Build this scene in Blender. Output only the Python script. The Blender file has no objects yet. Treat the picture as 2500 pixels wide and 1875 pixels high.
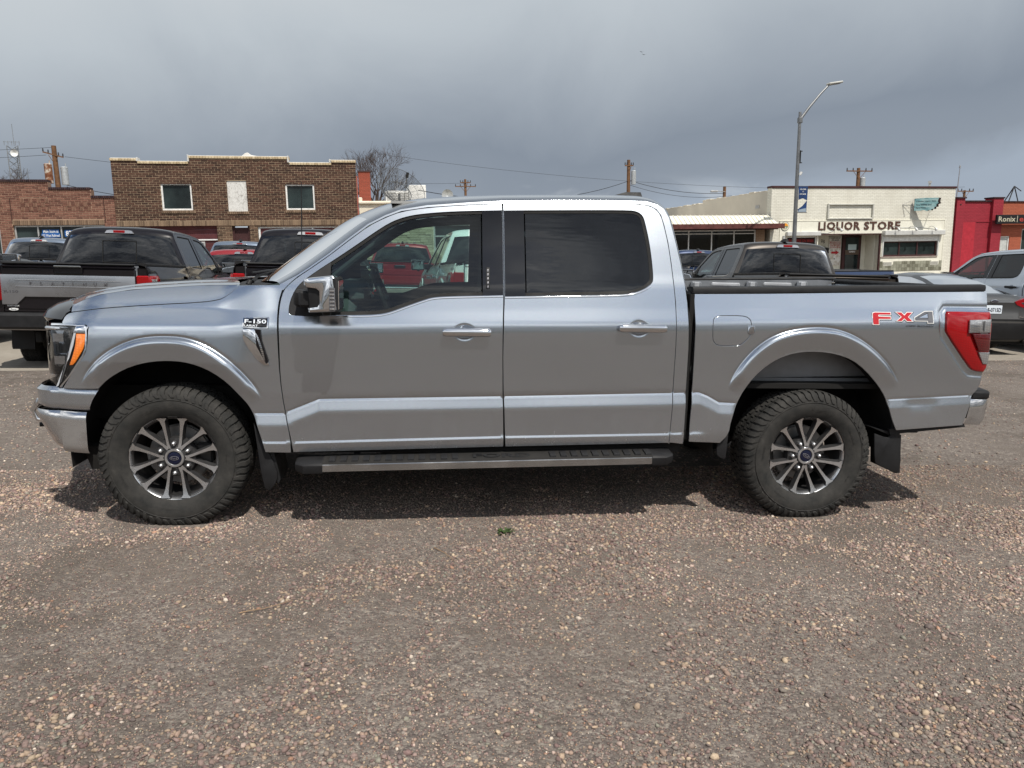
import bpy, math, random
import numpy as np
from mathutils import Matrix, Vector
from mathutils.geometry import delaunay_2d_cdt
PI = math.pi
R = math.radians
random.seed(7); rng = np.random.default_rng(7)
S = bpy.context.scene
COL = S.collection

# ------------------------------------------------------------------ camera, sky, sun, exposure
C0 = np.array([1.42767, -5.19149, 1.5319])          # camera position, metres
RW = np.array([[0.993892, 0.034136, 0.104943], [-0.109224, 0.168454, 0.97964], [-0.015763, 0.985118, -0.171153]])
# the parking lot falls gently to the right: frame of the lot surface against the level world
M3 = np.array([[0.999181, 0.006605, 0.039934], [-0.006744, 0.999972, 0.003351], [-0.03991, -0.003618, 0.999197]])
M3 = np.linalg.qr(M3)[0] * np.sign(np.diag(np.linalg.qr(M3)[1]))
LOT = Matrix.Translation(C0) @ Matrix(M3.tolist()).to_4x4() @ Matrix.Translation(-C0)
cam_d = bpy.data.cameras.new("camera"); cam = bpy.data.objects.new("camera", cam_d); COL.objects.link(cam)
cam_d.sensor_width = 36.0; cam_d.lens = 36.0 * 1841.3 / 2500.0; cam_d.clip_start = 0.05; cam_d.clip_end = 3000
rot = Matrix([[RW[0][0], RW[0][1], -RW[0][2]], [RW[1][0], RW[1][1], -RW[1][2]], [RW[2][0], RW[2][1], -RW[2][2]]])
cam.matrix_world = Matrix.Translation(C0) @ rot.to_4x4()
S.camera = cam
SUN_TO = Vector((-0.22, 0.57, -1.0)).normalized()     # the way the sunlight travels
S.view_settings.view_transform = 'Standard'; S.view_settings.look = 'None'
S.view_settings.exposure = 0.0; S.view_settings.gamma = 1.0; S.view_settings.use_curve_mapping = False
sun_d = bpy.data.lights.new("sun", 'SUN'); sun_d.energy = 4.6; sun_d.angle = R(0.55); sun_d.color = (1.0, 0.95, 0.87)
sun = bpy.data.objects.new("sun", sun_d); COL.objects.link(sun)
sun.matrix_world = Matrix.Translation((4, -10, 20)) @ SUN_TO.to_track_quat('-Z', 'Y').to_matrix().to_4x4()
S.cycles.max_bounces = 8; S.cycles.glossy_bounces = 4; S.cycles.transparent_max_bounces = 12
S.cycles.caustics_reflective = False; S.cycles.caustics_refractive = False

class NT:
    """small helper for node trees"""
    def __init__(s, tree): s.t = tree; s.n = tree.nodes; s.l = tree.links
    def new(s, kind, **kw):
        n = s.n.new(kind)
        for k, v in kw.items():
            setattr(n, k, v)
        return n
    def put(s, sock, v):
        if isinstance(v, bpy.types.NodeSocket): s.l.new(v, sock)
        elif v is not None:
            if hasattr(sock.default_value, '__len__') and not hasattr(v, '__len__'): v = (v,) * len(sock.default_value)
            if hasattr(v, '__len__') and len(v) == 3 and len(sock.default_value) == 4: v = (*v, 1)
            sock.default_value = v
    def math(s, op, a, b=None, c=None, clamp=False):
        n = s.new('ShaderNodeMath', operation=op, use_clamp=clamp)
        s.put(n.inputs[0], a)
        if b is not None: s.put(n.inputs[1], b)
        if c is not None: s.put(n.inputs[2], c)
        return n.outputs[0]
    def vmath(s, op, a, b=None):
        n = s.new('ShaderNodeVectorMath', operation=op); s.put(n.inputs[0], a)
        if b is not None: s.put(n.inputs[1], b)
        return n.outputs[0]
    def mix(s, fac, a, b, blend='MIX'):
        n = s.new('ShaderNodeMix', data_type='RGBA', blend_type=blend)
        s.put(n.inputs[0], fac); s.put(n.inputs[6], a); s.put(n.inputs[7], b)
        return n.outputs[2]
    def ramp(s, fac, stops, interp='LINEAR'):
        n = s.new('ShaderNodeValToRGB'); n.color_ramp.interpolation = interp
        while len(n.color_ramp.elements) < len(stops): n.color_ramp.elements.new(0.5)
        for e, (p, c) in zip(n.color_ramp.elements, stops):
            e.position = p; e.color = (*c, 1) if hasattr(c, '__len__') else (c, c, c, 1)
        s.put(n.inputs[0], fac); return n.outputs[0]
    def noise(s, vec, scale, detail=4, rough=0.55, dist=0.0, out=0):
        n = s.new('ShaderNodeTexNoise'); s.put(n.inputs['Vector'], vec)
        n.inputs['Scale'].default_value = scale; n.inputs['Detail'].default_value = detail
        n.inputs['Roughness'].default_value = rough; n.inputs['Distortion'].default_value = dist
        return n.outputs[out]
    def mapr(s, v, a, b, c=0.0, d=1.0, smooth=True):
        n = s.new('ShaderNodeMapRange', interpolation_type='SMOOTHSTEP' if smooth else 'LINEAR'); s.put(n.inputs[0], v)
        for i, q in enumerate((a, b, c, d)): n.inputs[i + 1].default_value = q
        return n.outputs[0]
    def sep(s, v):
        n = s.new('ShaderNodeSeparateXYZ'); s.put(n.inputs[0], v); return n.outputs
    def comb(s, x, y, z):
        n = s.new('ShaderNodeCombineXYZ'); s.put(n.inputs[0], x); s.put(n.inputs[1], y); s.put(n.inputs[2], z); return n.outputs[0]

W = bpy.data.worlds.new("World"); S.world = W; W.use_nodes = True
w = NT(W.node_tree); w.n.clear()
dirv = w.new('ShaderNodeTexCoord').outputs['Generated']
dx, dy, dz = w.sep(dirv)
sky = w.new('ShaderNodeTexSky', sky_type='NISHITA', sun_disc=False)
to_sun = -SUN_TO
sky.sun_elevation = math.asin(to_sun.z); sky.sun_rotation = math.atan2(to_sun.x, to_sun.y)
sky.air_density = 1.0; sky.dust_density = 1.5; sky.ozone_density = 2.0
up = w.math('MAXIMUM', dz, 0.0)
den = w.math('ADD', up, 0.11)
cp = w.comb(w.math('DIVIDE', dx, den), w.math('DIVIDE', dy, den), 0.0)
n_big = w.noise(cp, 2.0, 7, 0.6, 0.5)
n_mid = w.noise(w.vmath('ADD', cp, (7.3, 2.1, 0)), 1.9, 7, 0.6, 0.4)
n_fine = w.noise(w.vmath('ADD', dirv, (1.7, 0, 0)), 3.2, 6, 0.55, 0.4)
# broken cloud toward the sun (south, behind the camera), a closed grey deck in the north
north = w.mapr(dy, -0.35, 0.35)
cover = w.math('ADD', w.math('ADD', w.math('MULTIPLY', north, 0.9), w.mapr(n_mid, 0.46, 0.58)), w.mapr(dz, 0.52, 0.38, 0, 0.9), clamp=True)
# grey deck colour: dark band low in the sky, lighter above, veils of rain
t = w.math('ADD', w.mapr(dz, 0.02, 0.36, 0, 1, False), w.math('MULTIPLY', w.math('SUBTRACT', n_fine, 0.5), 0.48))
t = w.math('SUBTRACT', t, w.math('MULTIPLY', w.math('MULTIPLY', dx, 0.36), north))
deck = w.ramp(t, [(0.0, (0.36, 0.42, 0.50)), (0.10, (0.275, 0.318, 0.378)), (0.26, (0.248, 0.290, 0.350)), (0.48, (0.360, 0.406, 0.462)), (0.74, (0.505, 0.555, 0.60)), (1.0, (0.60, 0.64, 0.67))])
# low bright cumulus tops just over the horizon
cum = w.math('MULTIPLY', w.mapr(w.noise(w.vmath('MULTIPLY', dirv, (1, 1, 3.2)), 6.5, 5, 0.6, 0.5), 0.54, 0.66), w.mapr(dz, 0.10, 0.045))
deck = w.mix(w.mapr(dz, 0.40, 0.75), deck, (0.33, 0.36, 0.40))
deck = w.mix(w.math('MULTIPLY', cum, 0.55), deck, (0.66, 0.70, 0.73))
broken = w.ramp(n_big, [(0.36, (0.22, 0.25, 0.30)), (0.50, (0.85, 0.90, 0.95)), (0.64, (1.70, 1.70, 1.68))])
broken = w.vmath('MULTIPLY', w.vmath('MULTIPLY', broken, w.mapr(dz, 0.62, 0.88, 1.0, 0.42)), w.mapr(dz, 0.12, 0.36, 0.30, 1.25))
cloudc = w.mix(north, broken, deck)
cloudc = w.vmath('MULTIPLY', cloudc, (10, 10, 10))
final = w.mix(cover, w.vmath('MULTIPLY', sky.outputs[0], (0.85, 0.95, 1.0)), cloudc)
ground_c = w.mix(w.mapr(dz, -0.02, 0.0), (1.6, 1.4, 1.2), final)
bg = w.new('ShaderNodeBackground'); w.put(bg.inputs[0], ground_c); bg.inputs[1].default_value = 0.1
wo = w.new('ShaderNodeOutputWorld'); w.l.new(bg.outputs[0], wo.inputs[0])

# ------------------------------------------------------------------ materials
MATS = {}
def mat(name, col=(0.5, 0.5, 0.5), rough=0.5, metal=0.0, coat=0.0, emit=None, alpha=1.0, spec=0.5, fn=None, trans=0.0):
    if name in MATS: return MATS[name]
    m = bpy.data.materials.new(name); m.use_nodes = True
    k = NT(m.node_tree); b = k.n['Principled BSDF']
    k.put(b.inputs['Base Color'], col); b.inputs['Roughness'].default_value = rough; b.inputs['Metallic'].default_value = metal
    b.inputs['Coat Weight'].default_value = coat; b.inputs['Coat Roughness'].default_value = 0.04
    b.inputs['Specular IOR Level'].default_value = spec if spec != .5 or rough < .5 or metal > .3 else .25; b.inputs['Transmission Weight'].default_value = trans
    if fn: fn(k, b)
    MATS[name] = m
    return m
def obj_co(k): return k.new('ShaderNodeTexCoord').outputs['Object']
def bump(k, b, h, dist=0.01, strength=1.0):
    n = k.new('ShaderNodeBump'); n.inputs['Distance'].default_value = dist; n.inputs['Strength'].default_value = strength
    k.put(n.inputs['Height'], h); k.l.new(n.outputs[0], b.inputs['Normal'])
def vary(k, b, col, amount=0.15, scale=8, rough=None, detail=5):
    """break up a flat colour and its gloss with soft noise"""
    co = obj_co(k); n = k.noise(co, scale, detail)
    dark = tuple(c * (1 - amount) for c in col); light = tuple(min(1, c * (1 + amount)) for c in col)
    k.put(b.inputs['Base Color'], k.ramp(n, [(0.3, dark), (0.7, light)]))
    if rough: k.put(b.inputs['Roughness'], k.mapr(n, 0.3, 0.7, rough[0], rough[1]))
def simple(name, col, rough=0.6, metal=0.0, amount=0.15, scale=8, bumpd=0.0, bscale=60, coat=0.0):
    def fn(k, b):
        vary(k, b, col, amount, scale, (max(0.02, rough - 0.08), min(1, rough + 0.08)))
        if bumpd: bump(k, b, k.noise(obj_co(k), bscale, 4), bumpd)
    return mat(name, col, rough, metal, coat, fn=fn)
def paint(name, col, metal=0.55, rough=0.33, dirt=0.55, dirtcol=(0.20, 0.165, 0.13), coatw=1.0, spec=0.5):
    def fn(k, b):
        co = obj_co(k); z = k.sep(co)[2]
        fl = k.new('ShaderNodeTexVoronoi', feature='F1'); k.put(fl.inputs['Vector'], co); fl.inputs['Scale'].default_value = 900
        base = k.mix(0.10, col, fl.outputs['Color'], 'OVERLAY')
        n = k.noise(co, 2.6, 8, 0.62); n2 = k.noise(k.vmath('MULTIPLY', co, (1, 1, 0.16)), 26, 5, 0.6)
        low = k.mapr(z, 1.05, 0.42); film = k.math('MULTIPLY', k.math('MULTIPLY', low, k.math('ADD', n, n2)), dirt, clamp=True)
        specks = k.math('MULTIPLY', k.mapr(k.noise(co, 55, 3, 0.6), 0.62, 0.74), 0.025)
        d = k.math('ADD', k.math('MULTIPLY', film, 0.75), k.math('MULTIPLY', specks, 1.0), clamp=True)
        k.put(b.inputs['Base Color'], k.mix(d, base, dirtcol))
        k.put(b.inputs['Metallic'], k.math('MULTIPLY', k.math('SUBTRACT', 1.0, d), metal))
        k.put(b.inputs['Roughness'], k.math('ADD', rough, k.math('MULTIPLY', d, 0.5)))
        k.put(b.inputs['Coat Weight'], k.math('SUBTRACT', coatw, k.math('MULTIPLY', d, 1.0), clamp=True))
        k.put(b.inputs['Coat Roughness'], k.math('ADD', 0.03, k.math('MULTIPLY', d, 0.5)))
    return mat(name, col, rough, metal, 1.0, spec=spec, fn=fn)
def glass(name, tint=(0.5, 0.62, 0.6), opacity=0.0, dark=(0.01, 0.012, 0.014), ripple=0.0):
    """thin pane: fresnel mirror over a tinted see-through layer"""
    if name in MATS: return MATS[name]
    m = bpy.data.materials.new(name); m.use_nodes = True; k = NT(m.node_tree); k.n.clear()
    tr = k.new('ShaderNodeBsdfTransparent'); k.put(tr.inputs[0], tint)
    df = k.new('ShaderNodeBsdfDiffuse'); k.put(df.inputs[0], dark)
    m1 = k.new('ShaderNodeMixShader'); m1.inputs[0].default_value = opacity; k.l.new(tr.outputs[0], m1.inputs[1]); k.l.new(df.outputs[0], m1.inputs[2])
    gl = k.new('ShaderNodeBsdfGlossy'); k.put(gl.inputs[0], (1, 1, 1)); gl.inputs['Roughness'].default_value = 0.015
    fr = k.new('ShaderNodeFresnel'); fr.inputs[0].default_value = 1.50
    if ripple:
        bn = k.new('ShaderNodeBump'); bn.inputs['Distance'].default_value = ripple; bn.inputs['Strength'].default_value = 1.0
        k.put(bn.inputs['Height'], k.noise(k.vmath('MULTIPLY', obj_co(k), (0.5, 1, 2.6)), 3.5, 3, 0.5)); k.l.new(bn.outputs[0], gl.inputs['Normal']); k.l.new(bn.outputs[0], fr.inputs['Normal'])
    m2 = k.new('ShaderNodeMixShader'); k.put(m2.inputs[0], k.math('MULTIPLY', fr.outputs[0], 1.05, clamp=True))
    k.l.new(m1.outputs[0], m2.inputs[1]); k.l.new(gl.outputs[0], m2.inputs[2])
    o = k.new('ShaderNodeOutputMaterial'); k.l.new(m2.outputs[0], o.inputs[0])
    MATS[name] = m; return m

SILVER = paint("silver_metallic_paint", (0.455, 0.488, 0.53), 0.96, 0.20, 0.17)
BLACKP = paint("black_paint", (0.006, 0.005, 0.007), 0.0, 0.3, 0.06, coatw=0.7, spec=0.1)
DARKBLUE = paint("dark_blue_paint", (0.012, 0.03, 0.085), 0.3, 0.3, 0.2)
BLUEGREY = paint("blue_grey_paint", (0.16, 0.20, 0.26), 0.5, 0.3, 0.2)
BRONZE = paint("bronze_grey_paint", (0.055, 0.048, 0.042), 0.7, 0.32, 0.15, coatw=0.6)
WHITEP = paint("white_paint", (0.80, 0.81, 0.80), 0.0, 0.35, 0.2)
REDP = paint("red_paint", (0.25, 0.010, 0.016), 0.2, 0.3, 0.2)
GREYP = paint("dark_grey_paint", (0.05, 0.052, 0.054), 0.5, 0.42, 0.3)
LSILVER = paint("pale_silver_paint", (0.50, 0.55, 0.61), 0.5, 0.3, 0.25)
def f_chrome(k, b):
    n = k.noise(obj_co(k), 12, 6, 0.65); k.put(b.inputs['Roughness'], k.mapr(n, 0.35, 0.75, 0.02, 0.09))
CHROME = mat("chrome", (0.68, 0.69, 0.71), 0.07, 1.0, fn=f_chrome)
def f_chd(k, b):
    co = obj_co(k); n = k.noise(co, 9, 7, 0.7); z = k.sep(co)[2]
    d = k.math('MULTIPLY', k.mapr(n, 0.25, 0.6), k.mapr(z, 0.68, 0.50, 0.15, 0.65), clamp=True)
    k.put(b.inputs['Base Color'], k.mix(k.math('MULTIPLY', d, 0.8), (0.58, 0.58, 0.59), (0.20, 0.18, 0.15)))
    k.put(b.inputs['Roughness'], k.math('ADD', 0.06, k.math('MULTIPLY', d, 0.20)))
    k.put(b.inputs['Metallic'], k.math('SUBTRACT', 1.0, k.math('MULTIPLY', d, 0.6)))
DCHROME = mat("dusty_chrome", (0.7, 0.7, 0.7), 0.2, 1.0, fn=f_chd)
STEPM = simple("dusty_step_metal", (0.42, 0.415, 0.41), 0.18, 0.9, 0.15, 5)
BLKPL = simple("black_plastic", (0.014, 0.014, 0.015), 0.55, 0, 0.2, 14, 0.0006, 400)
BLKGL = mat("gloss_black", (0.004, 0.004, 0.006), 0.05, 0.0, 0.0)
RUBBER = simple("black_rubber", (0.012, 0.012, 0.012), 0.7)
def f_tyre(k, b):
    co = obj_co(k); n = k.noise(co, 14, 6, 0.65)
    k.put(b.inputs['Base Color'], k.ramp(n, [(0.3, (0.018, 0.0185, 0.018)), (0.60, (0.040, 0.038, 0.035)), (0.8, (0.066, 0.063, 0.058))]))
    bump(k, b, k.noise(co, 160, 3), 0.0012)
TYRE = mat("dusty_tyre_rubber", (0.05, 0.05, 0.05), 0.82, fn=f_tyre)
MACH = simple("machined_aluminium", (0.60, 0.605, 0.615), 0.28, 0.9, 0.05, 6)
RIMDK = simple("grey_painted_alloy", (0.055, 0.054, 0.055), 0.4, 0.5, 0.2, 6)
STEEL = simple("grey_steel", (0.28, 0.28, 0.28), 0.45, 0.8, 0.2, 10)
UNDER = simple("underbody_black", (0.012, 0.0115, 0.011), 0.8)
LINER = simple("wheel_arch_liner", (0.020, 0.019, 0.018), 0.85, 0, 0.3, 9, 0.001, 150)
BEDIN = simple("bed_inner_paint", (0.20, 0.21, 0.225), 0.45, 0.4)
def f_lamp(c1, c2):
    def fn(k, b):
        co = obj_co(k); x, y, z = k.sep(co)
        g = k.math('FRACT', k.math('MULTIPLY', k.math('ADD', z, k.math('MULTIPLY', x, 0.15)), 70)); g2 = k.math('FRACT', k.math('MULTIPLY', x, 55))
        k.put(b.inputs['Base Color'], k.mix(k.math('ADD', .35, k.math('MULTIPLY', k.math('MULTIPLY', k.mapr(g, 0.3, 0.7), k.mapr(g2, 0.2, 0.6)), .35)), c1, c2))
    return fn
REDL = mat("red_lamp_lens", (0.42, 0.005, 0.008), 0.10, 0.0, 0.25, fn=f_lamp((0.20, 0.001, 0.002), (0.36, 0.001, 0.004)))
REDL2 = mat("deep_red_lamp_lens", (0.16, 0.003, 0.005), 0.08, 0.0, 1.0, fn=f_lamp((0.04, 0.001, 0.002), (0.13, 0.002, 0.004)))
CLRL = mat("clear_lamp_lens", (0.5, 0.5, 0.5), 0.1, 0.6, 1.0, fn=f_lamp((0.20, 0.195, 0.20), (0.52, 0.52, 0.52)))
AMBL = mat("amber_lamp_lens", (0.8, 0.18, 0.01), 0.12, 0.0, 1.0, fn=f_lamp((0.55, 0.11, 0.008), (0.95, 0.26, 0.02)))
WHITE = mat("white_print", (0.78, 0.78, 0.76), 0.5)
REDPR = mat("red_print", (0.44, 0.006, 0.012), 0.35, 0, 0.0)
DKPR = mat("charcoal_print", (0.02, 0.02, 0.022), 0.35, 0, 0.5)
GREYPR = mat("grey_print", (0.11, 0.11, 0.12), 0.3, 0.2, 0.5)
NAVY = mat("navy_emblem", (0.003, 0.006, 0.026), 0.2, 0.0, 0.3)
GL_CLEAR = glass("front_side_glass", (0.60, 0.77, 0.73), 0.05, ripple=0.0012)
GL_WIND = glass("windscreen_glass", (0.50, 0.63, 0.60), 0.25, (0.10, 0.14, 0.14))
GL_DARK = glass("privacy_glass", (0.05, 0.065, 0.075), 0.7, (0.005, 0.006, 0.009), ripple=0.0016)
SEATM = simple("dark_seat_leather", (0.02, 0.02, 0.021), 0.6)
TRIMM = simple("grey_cabin_trim", (0.10, 0.105, 0.11), 0.7)
HEADL = simple("headliner", (0.34, 0.34, 0.33), 0.9)

# ------------------------------------------------------------------ object and mesh helpers
def tag(o, label=None, cat=None, group=None, kind=None):
    if label: o['label'] = label
    if cat: o['category'] = cat
    if group: o['group'] = group
    if kind: o['kind'] = kind
    return o
def empty(name, mw=None, label=None, cat=None, group=None):
    o = bpy.data.objects.new(name, None); COL.objects.link(o); o.empty_display_size = 0.2
    if mw is not None: o.matrix_world = mw
    return tag(o, label, cat, group)
def link(name, me, parent=None, mw=None):
    o = bpy.data.objects.new(name, me); COL.objects.link(o)
    if parent is not None: o.parent = parent
    if mw is not None:
        if parent is not None: o.matrix_local = mw
        else: o.matrix_world = mw
    return o
def kids(o): return [c for c in bpy.data.objects if c.parent == o]
CH = {}
def copy_tree(o, parent=None, skip=(), swap=None, top=True):
    c = o.copy(); COL.objects.link(c)
    if parent is not None: c.parent = parent
    if swap and c.type == 'MESH':
        for i, sl in enumerate(c.material_slots):
            if sl.material in swap: sl.link = 'OBJECT'; sl.material = swap[o.material_slots[i].material]
    for ch in CH.get(o.name, []):
        if ch.name.split('.')[0] in skip: continue
        copy_tree(ch, c, skip, swap, False)
    return c
def index_children():
    CH.clear()
    for o in bpy.data.objects:
        if o.parent is not None: CH.setdefault(o.parent.name, []).append(o)

class MB:
    def __init__(s): s.v = []; s.f = []; s.m = []
    def add(s, vs, fs, mi=0, mx=None):
        b = len(s.v)
        if mx is not None: vs = [tuple(mx @ Vector(p)) for p in vs]
        s.v += [tuple(p) for p in vs]; s.f += [tuple(b + i for i in f) for f in fs]; s.m += [mi] * len(fs)
        return s
    def box(s, a, b, mi=0, ch=0.0, mx=None):
        x0, x1 = sorted((a[0], b[0])); y0, y1 = sorted((a[1], b[1])); z0, z1 = sorted((a[2], b[2]))
        ch = min(ch, (x1 - x0) * .45, (y1 - y0) * .45, (z1 - z0) * .45)
        if ch <= 0:
            v = [(x, y, z) for x in (x0, x1) for y in (y0, y1) for z in (z0, z1)]
            f = [(0, 1, 3, 2), (4, 6, 7, 5), (0, 4, 5, 1), (2, 3, 7, 6), (0, 2, 6, 4), (1, 5, 7, 3)]
            return s.add(v, f, mi, mx)
        v = []; idx = {}
        for ix, (x, sx) in enumerate(((x0, 1), (x1, -1))):
            for iy, (y, sy) in enumerate(((y0, 1), (y1, -1))):
                for iz, (z, sz) in enumerate(((z0, 1), (z1, -1))):
                    idx[ix, iy, iz] = len(v)
                    v += [(x, y + sy * ch, z + sz * ch), (x + sx * ch, y, z + sz * ch), (x + sx * ch, y + sy * ch, z)]
        f = []
        def q(*c): f.append(c)
        for ax in range(3):
            for side in (0, 1):
                o = [a for a in range(3) if a != ax]; loop = []
                for (p, r) in ((0, 0), (1, 0), (1, 1), (0, 1)):
                    k = [0, 0, 0]; k[ax] = side; k[o[0]] = p; k[o[1]] = r; loop.append(idx[tuple(k)] + ax)
                q(*loop)
        for ax in range(3):
            o = [a for a in range(3) if a != ax]
            for p in (0, 1):
                for r in (0, 1):
                    k0 = [0, 0, 0]; k0[o[0]] = p; k0[o[1]] = r; k1 = list(k0); k1[ax] = 1
                    q(idx[tuple(k0)] + o[0], idx[tuple(k0)] + o[1], idx[tuple(k1)] + o[1], idx[tuple(k1)] + o[0])
        for k in idx.values(): q(k, k + 1, k + 2)
        return s.add(v, f, mi, mx)
    def cyl(s, p0, p1, r0, r1=None, n=16, mi=0, caps=True):
        r1 = r0 if r1 is None else r1
        p0, p1 = Vector(p0), Vector(p1); d = (p1 - p0).normalized()
        u = d.orthogonal().normalized(); v_ = d.cross(u)
        vs = []
        for p, r in ((p0, r0), (p1, r1)):
            for i in range(n):
                a = 2 * PI * i / n; vs.append(p + (u * math.cos(a) + v_ * math.sin(a)) * r)
        fs = [(i, (i + 1) % n, n + (i + 1) % n, n + i) for i in range(n)]
        if caps: fs += [tuple(range(n))[::-1], tuple(range(n, 2 * n))]
        return s.add(vs, fs, mi)
    def tube(s, pts, r, n=8, mi=0, caps=True):
        pts = [Vector(p) for p in pts]; N = len(pts)
        rs = r if hasattr(r, '__len__') else [r] * N
        vs = []; u = None
        for i, p in enumerate(pts):
            d = (pts[min(i + 1, N - 1)] - pts[max(i - 1, 0)]).normalized()
            u = (d.orthogonal() if u is None else u - d * u.dot(d)).normalized(); v_ = d.cross(u)
            for k in range(n):
                a = 2 * PI * k / n; vs.append(p + (u * math.cos(a) + v_ * math.sin(a)) * rs[i])
        fs = [(i * n + k, i * n + (k + 1) % n, (i + 1) * n + (k + 1) % n, (i + 1) * n + k) for i in range(N - 1) for k in range(n)]
        if caps: fs += [tuple(range(n))[::-1], tuple((N - 1) * n + k for k in range(n))]
        return s.add(vs, fs, mi)
    def lathe(s, prof, n=48, mi=0, c=(0, 0, 0), closed=False):
        """profile of (y, r) spun about the y axis"""
        P = len(prof); vs = []
        for i in range(n):
            a = 2 * PI * i / n
            for (y, r) in prof: vs.append((c[0] + r * math.cos(a), c[1] + y, c[2] + r * math.sin(a)))
        fs = []
        for i in range(n):
            j = (i + 1) % n
            for k in range(P - 1 if not closed else P):
                k2 = (k + 1) % P; fs.append((i * P + k, i * P + k2, j * P + k2, j * P + k))
        return s.add(vs, fs, mi)
    def prism(s, poly, y0, y1, mi=0, ch=0.0, yf=None, mx=None, mside=None):
        """polygon of (x, z) pushed from y0 (front) to y1 (back); ch rounds off the front edge; yf(x,z) adds a surface"""
        poly = ccw(poly); n = len(poly); g = yf or (lambda x, z: 0.0)
        rings = []
        if ch > 0: rings = [(offset(poly, -ch), y0), (offset(poly, -ch * .3), y0 + ch * .3), (poly, y0 + ch), (poly, y1)]
        else: rings = [(poly, y0), (poly, y1)]
        vs = [(x, y + g(x, z), z) for pl, y in rings for x, z in pl]
        fs = [tuple(range(n))[::1]] + [tuple((len(rings) - 1) * n + i for i in range(n))[::-1]]
        ms = [mi, mi]
        for r in range(len(rings) - 1):
            for i in range(n):
                j = (i + 1) % n; fs.append((r * n + j, r * n + i, (r + 1) * n + i, (r + 1) * n + j)); ms.append(mi if mside is None else mside)
        b = len(s.v)
        if mx is not None: vs = [tuple(mx @ Vector(p)) for p in vs]
        s.v += vs; s.f += [tuple(b + i for i in f) for f in fs]; s.m += ms
        return s
    def mesh(s, name, mats, smooth=35):
        me = bpy.data.meshes.new(name); me.from_pydata(s.v, [], s.f)
        for m in (mats if isinstance(mats, (list, tuple)) else [mats]): me.materials.append(m)
        me.polygons.foreach_set('material_index', s.m)
        if smooth:
            me.polygons.foreach_set('use_smooth', [True] * len(s.f)); me.set_sharp_from_angle(angle=R(smooth))
        me.validate(); me.update(); return me
    def build(s, name, mats, parent=None, smooth=35, mw=None):
        return link(name, s.mesh(name, mats, smooth), parent, mw)
def area(p): return 0.5 * sum(p[i][0] * p[(i + 1) % len(p)][1] - p[(i + 1) % len(p)][0] * p[i][1] for i in range(len(p)))
def ccw(p): return list(p) if area(p) > 0 else list(p)[::-1]
def offset(p, d):
    """grow (d>0) or shrink a counter-clockwise polygon"""
    n = len(p); out = []
    for i in range(n):
        a, b, c = p[i - 1], p[i], p[(i + 1) % n]
        e1 = (b[0] - a[0], b[1] - a[1]); e2 = (c[0] - b[0], c[1] - b[1])
        l1 = math.hypot(*e1) or 1e-9; l2 = math.hypot(*e2) or 1e-9
        n1 = (e1[1] / l1, -e1[0] / l1); n2 = (e2[1] / l2, -e2[0] / l2)
        m = (n1[0] + n2[0], n1[1] + n2[1]); q = max(0.35, (m[0] * n1[0] + m[1] * n1[1]))
        out.append((b[0] + m[0] / q * d, b[1] + m[1] / q * d))
    return out
def resample(p, h, closed=True, corner=25):
    """insert points every h, keep the given vertices"""
    out = []; n = len(p)
    for i in range(n if closed else n - 1):
        a, b = p[i], p[(i + 1) % n]; L = math.hypot(b[0] - a[0], b[1] - a[1]); k = max(1, int(round(L / h)))
        out += [(a[0] + (b[0] - a[0]) * t / k, a[1] + (b[1] - a[1]) * t / k) for t in range(k)]
    if not closed: out.append(p[-1])
    return out
def chaikin(p, it=2, closed=True, corner=50):
    """round a traced outline but keep its real corners"""
    for _ in range(it):
        n = len(p); out = []
        for i in range(n):
            if not closed and i in (0, n - 1): out.append(p[i]); continue
            a, b, c = p[i - 1], p[i], p[(i + 1) % n]
            e1 = (b[0] - a[0], b[1] - a[1]); e2 = (c[0] - b[0], c[1] - b[1])
            ang = abs(math.degrees(math.atan2(e1[0] * e2[1] - e1[1] * e2[0], e1[0] * e2[0] + e1[1] * e2[1])))
            if ang > corner or ang < 0.5: out.append(b)
            else: out += [(b[0] - e1[0] * .25, b[1] - e1[1] * .25), (b[0] + e2[0] * .25, b[1] + e2[1] * .25)]
        p = out
    return p
def inside(px, pz, poly):
    c = np.zeros(px.shape, bool); n = len(poly)
    for i in range(n):
        x0, z0 = poly[i]; x1, z1 = poly[(i + 1) % n]
        if z0 == z1: continue
        m = ((z0 > pz) != (z1 > pz)) & (px < (x1 - x0) * (pz - z0) / (z1 - z0) + x0); c ^= m
    return c
TXT = {}
def text_mesh(s, size=1.0, bold=0.0, extrude=0.0, align='LEFT', spacing=1.0):
    cu = bpy.data.curves.new("lettering", 'FONT'); cu.body = s; cu.size = size; cu.offset = bold; cu.extrude = extrude; cu.resolution_u = 2
    cu.align_x = align; cu.space_character = spacing
    o = bpy.data.objects.new("lettering", cu); COL.objects.link(o)
    dg = bpy.context.evaluated_depsgraph_get(); me = o.evaluated_get(dg).to_mesh()
    v = np.array([p.co[:] for p in me.vertices]).reshape(-1, 3); f = [tuple(p.vertices) for p in me.polygons]
    o.evaluated_get(dg).to_mesh_clear(); bpy.data.objects.remove(o); bpy.data.curves.remove(cu)
    return v, f
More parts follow.
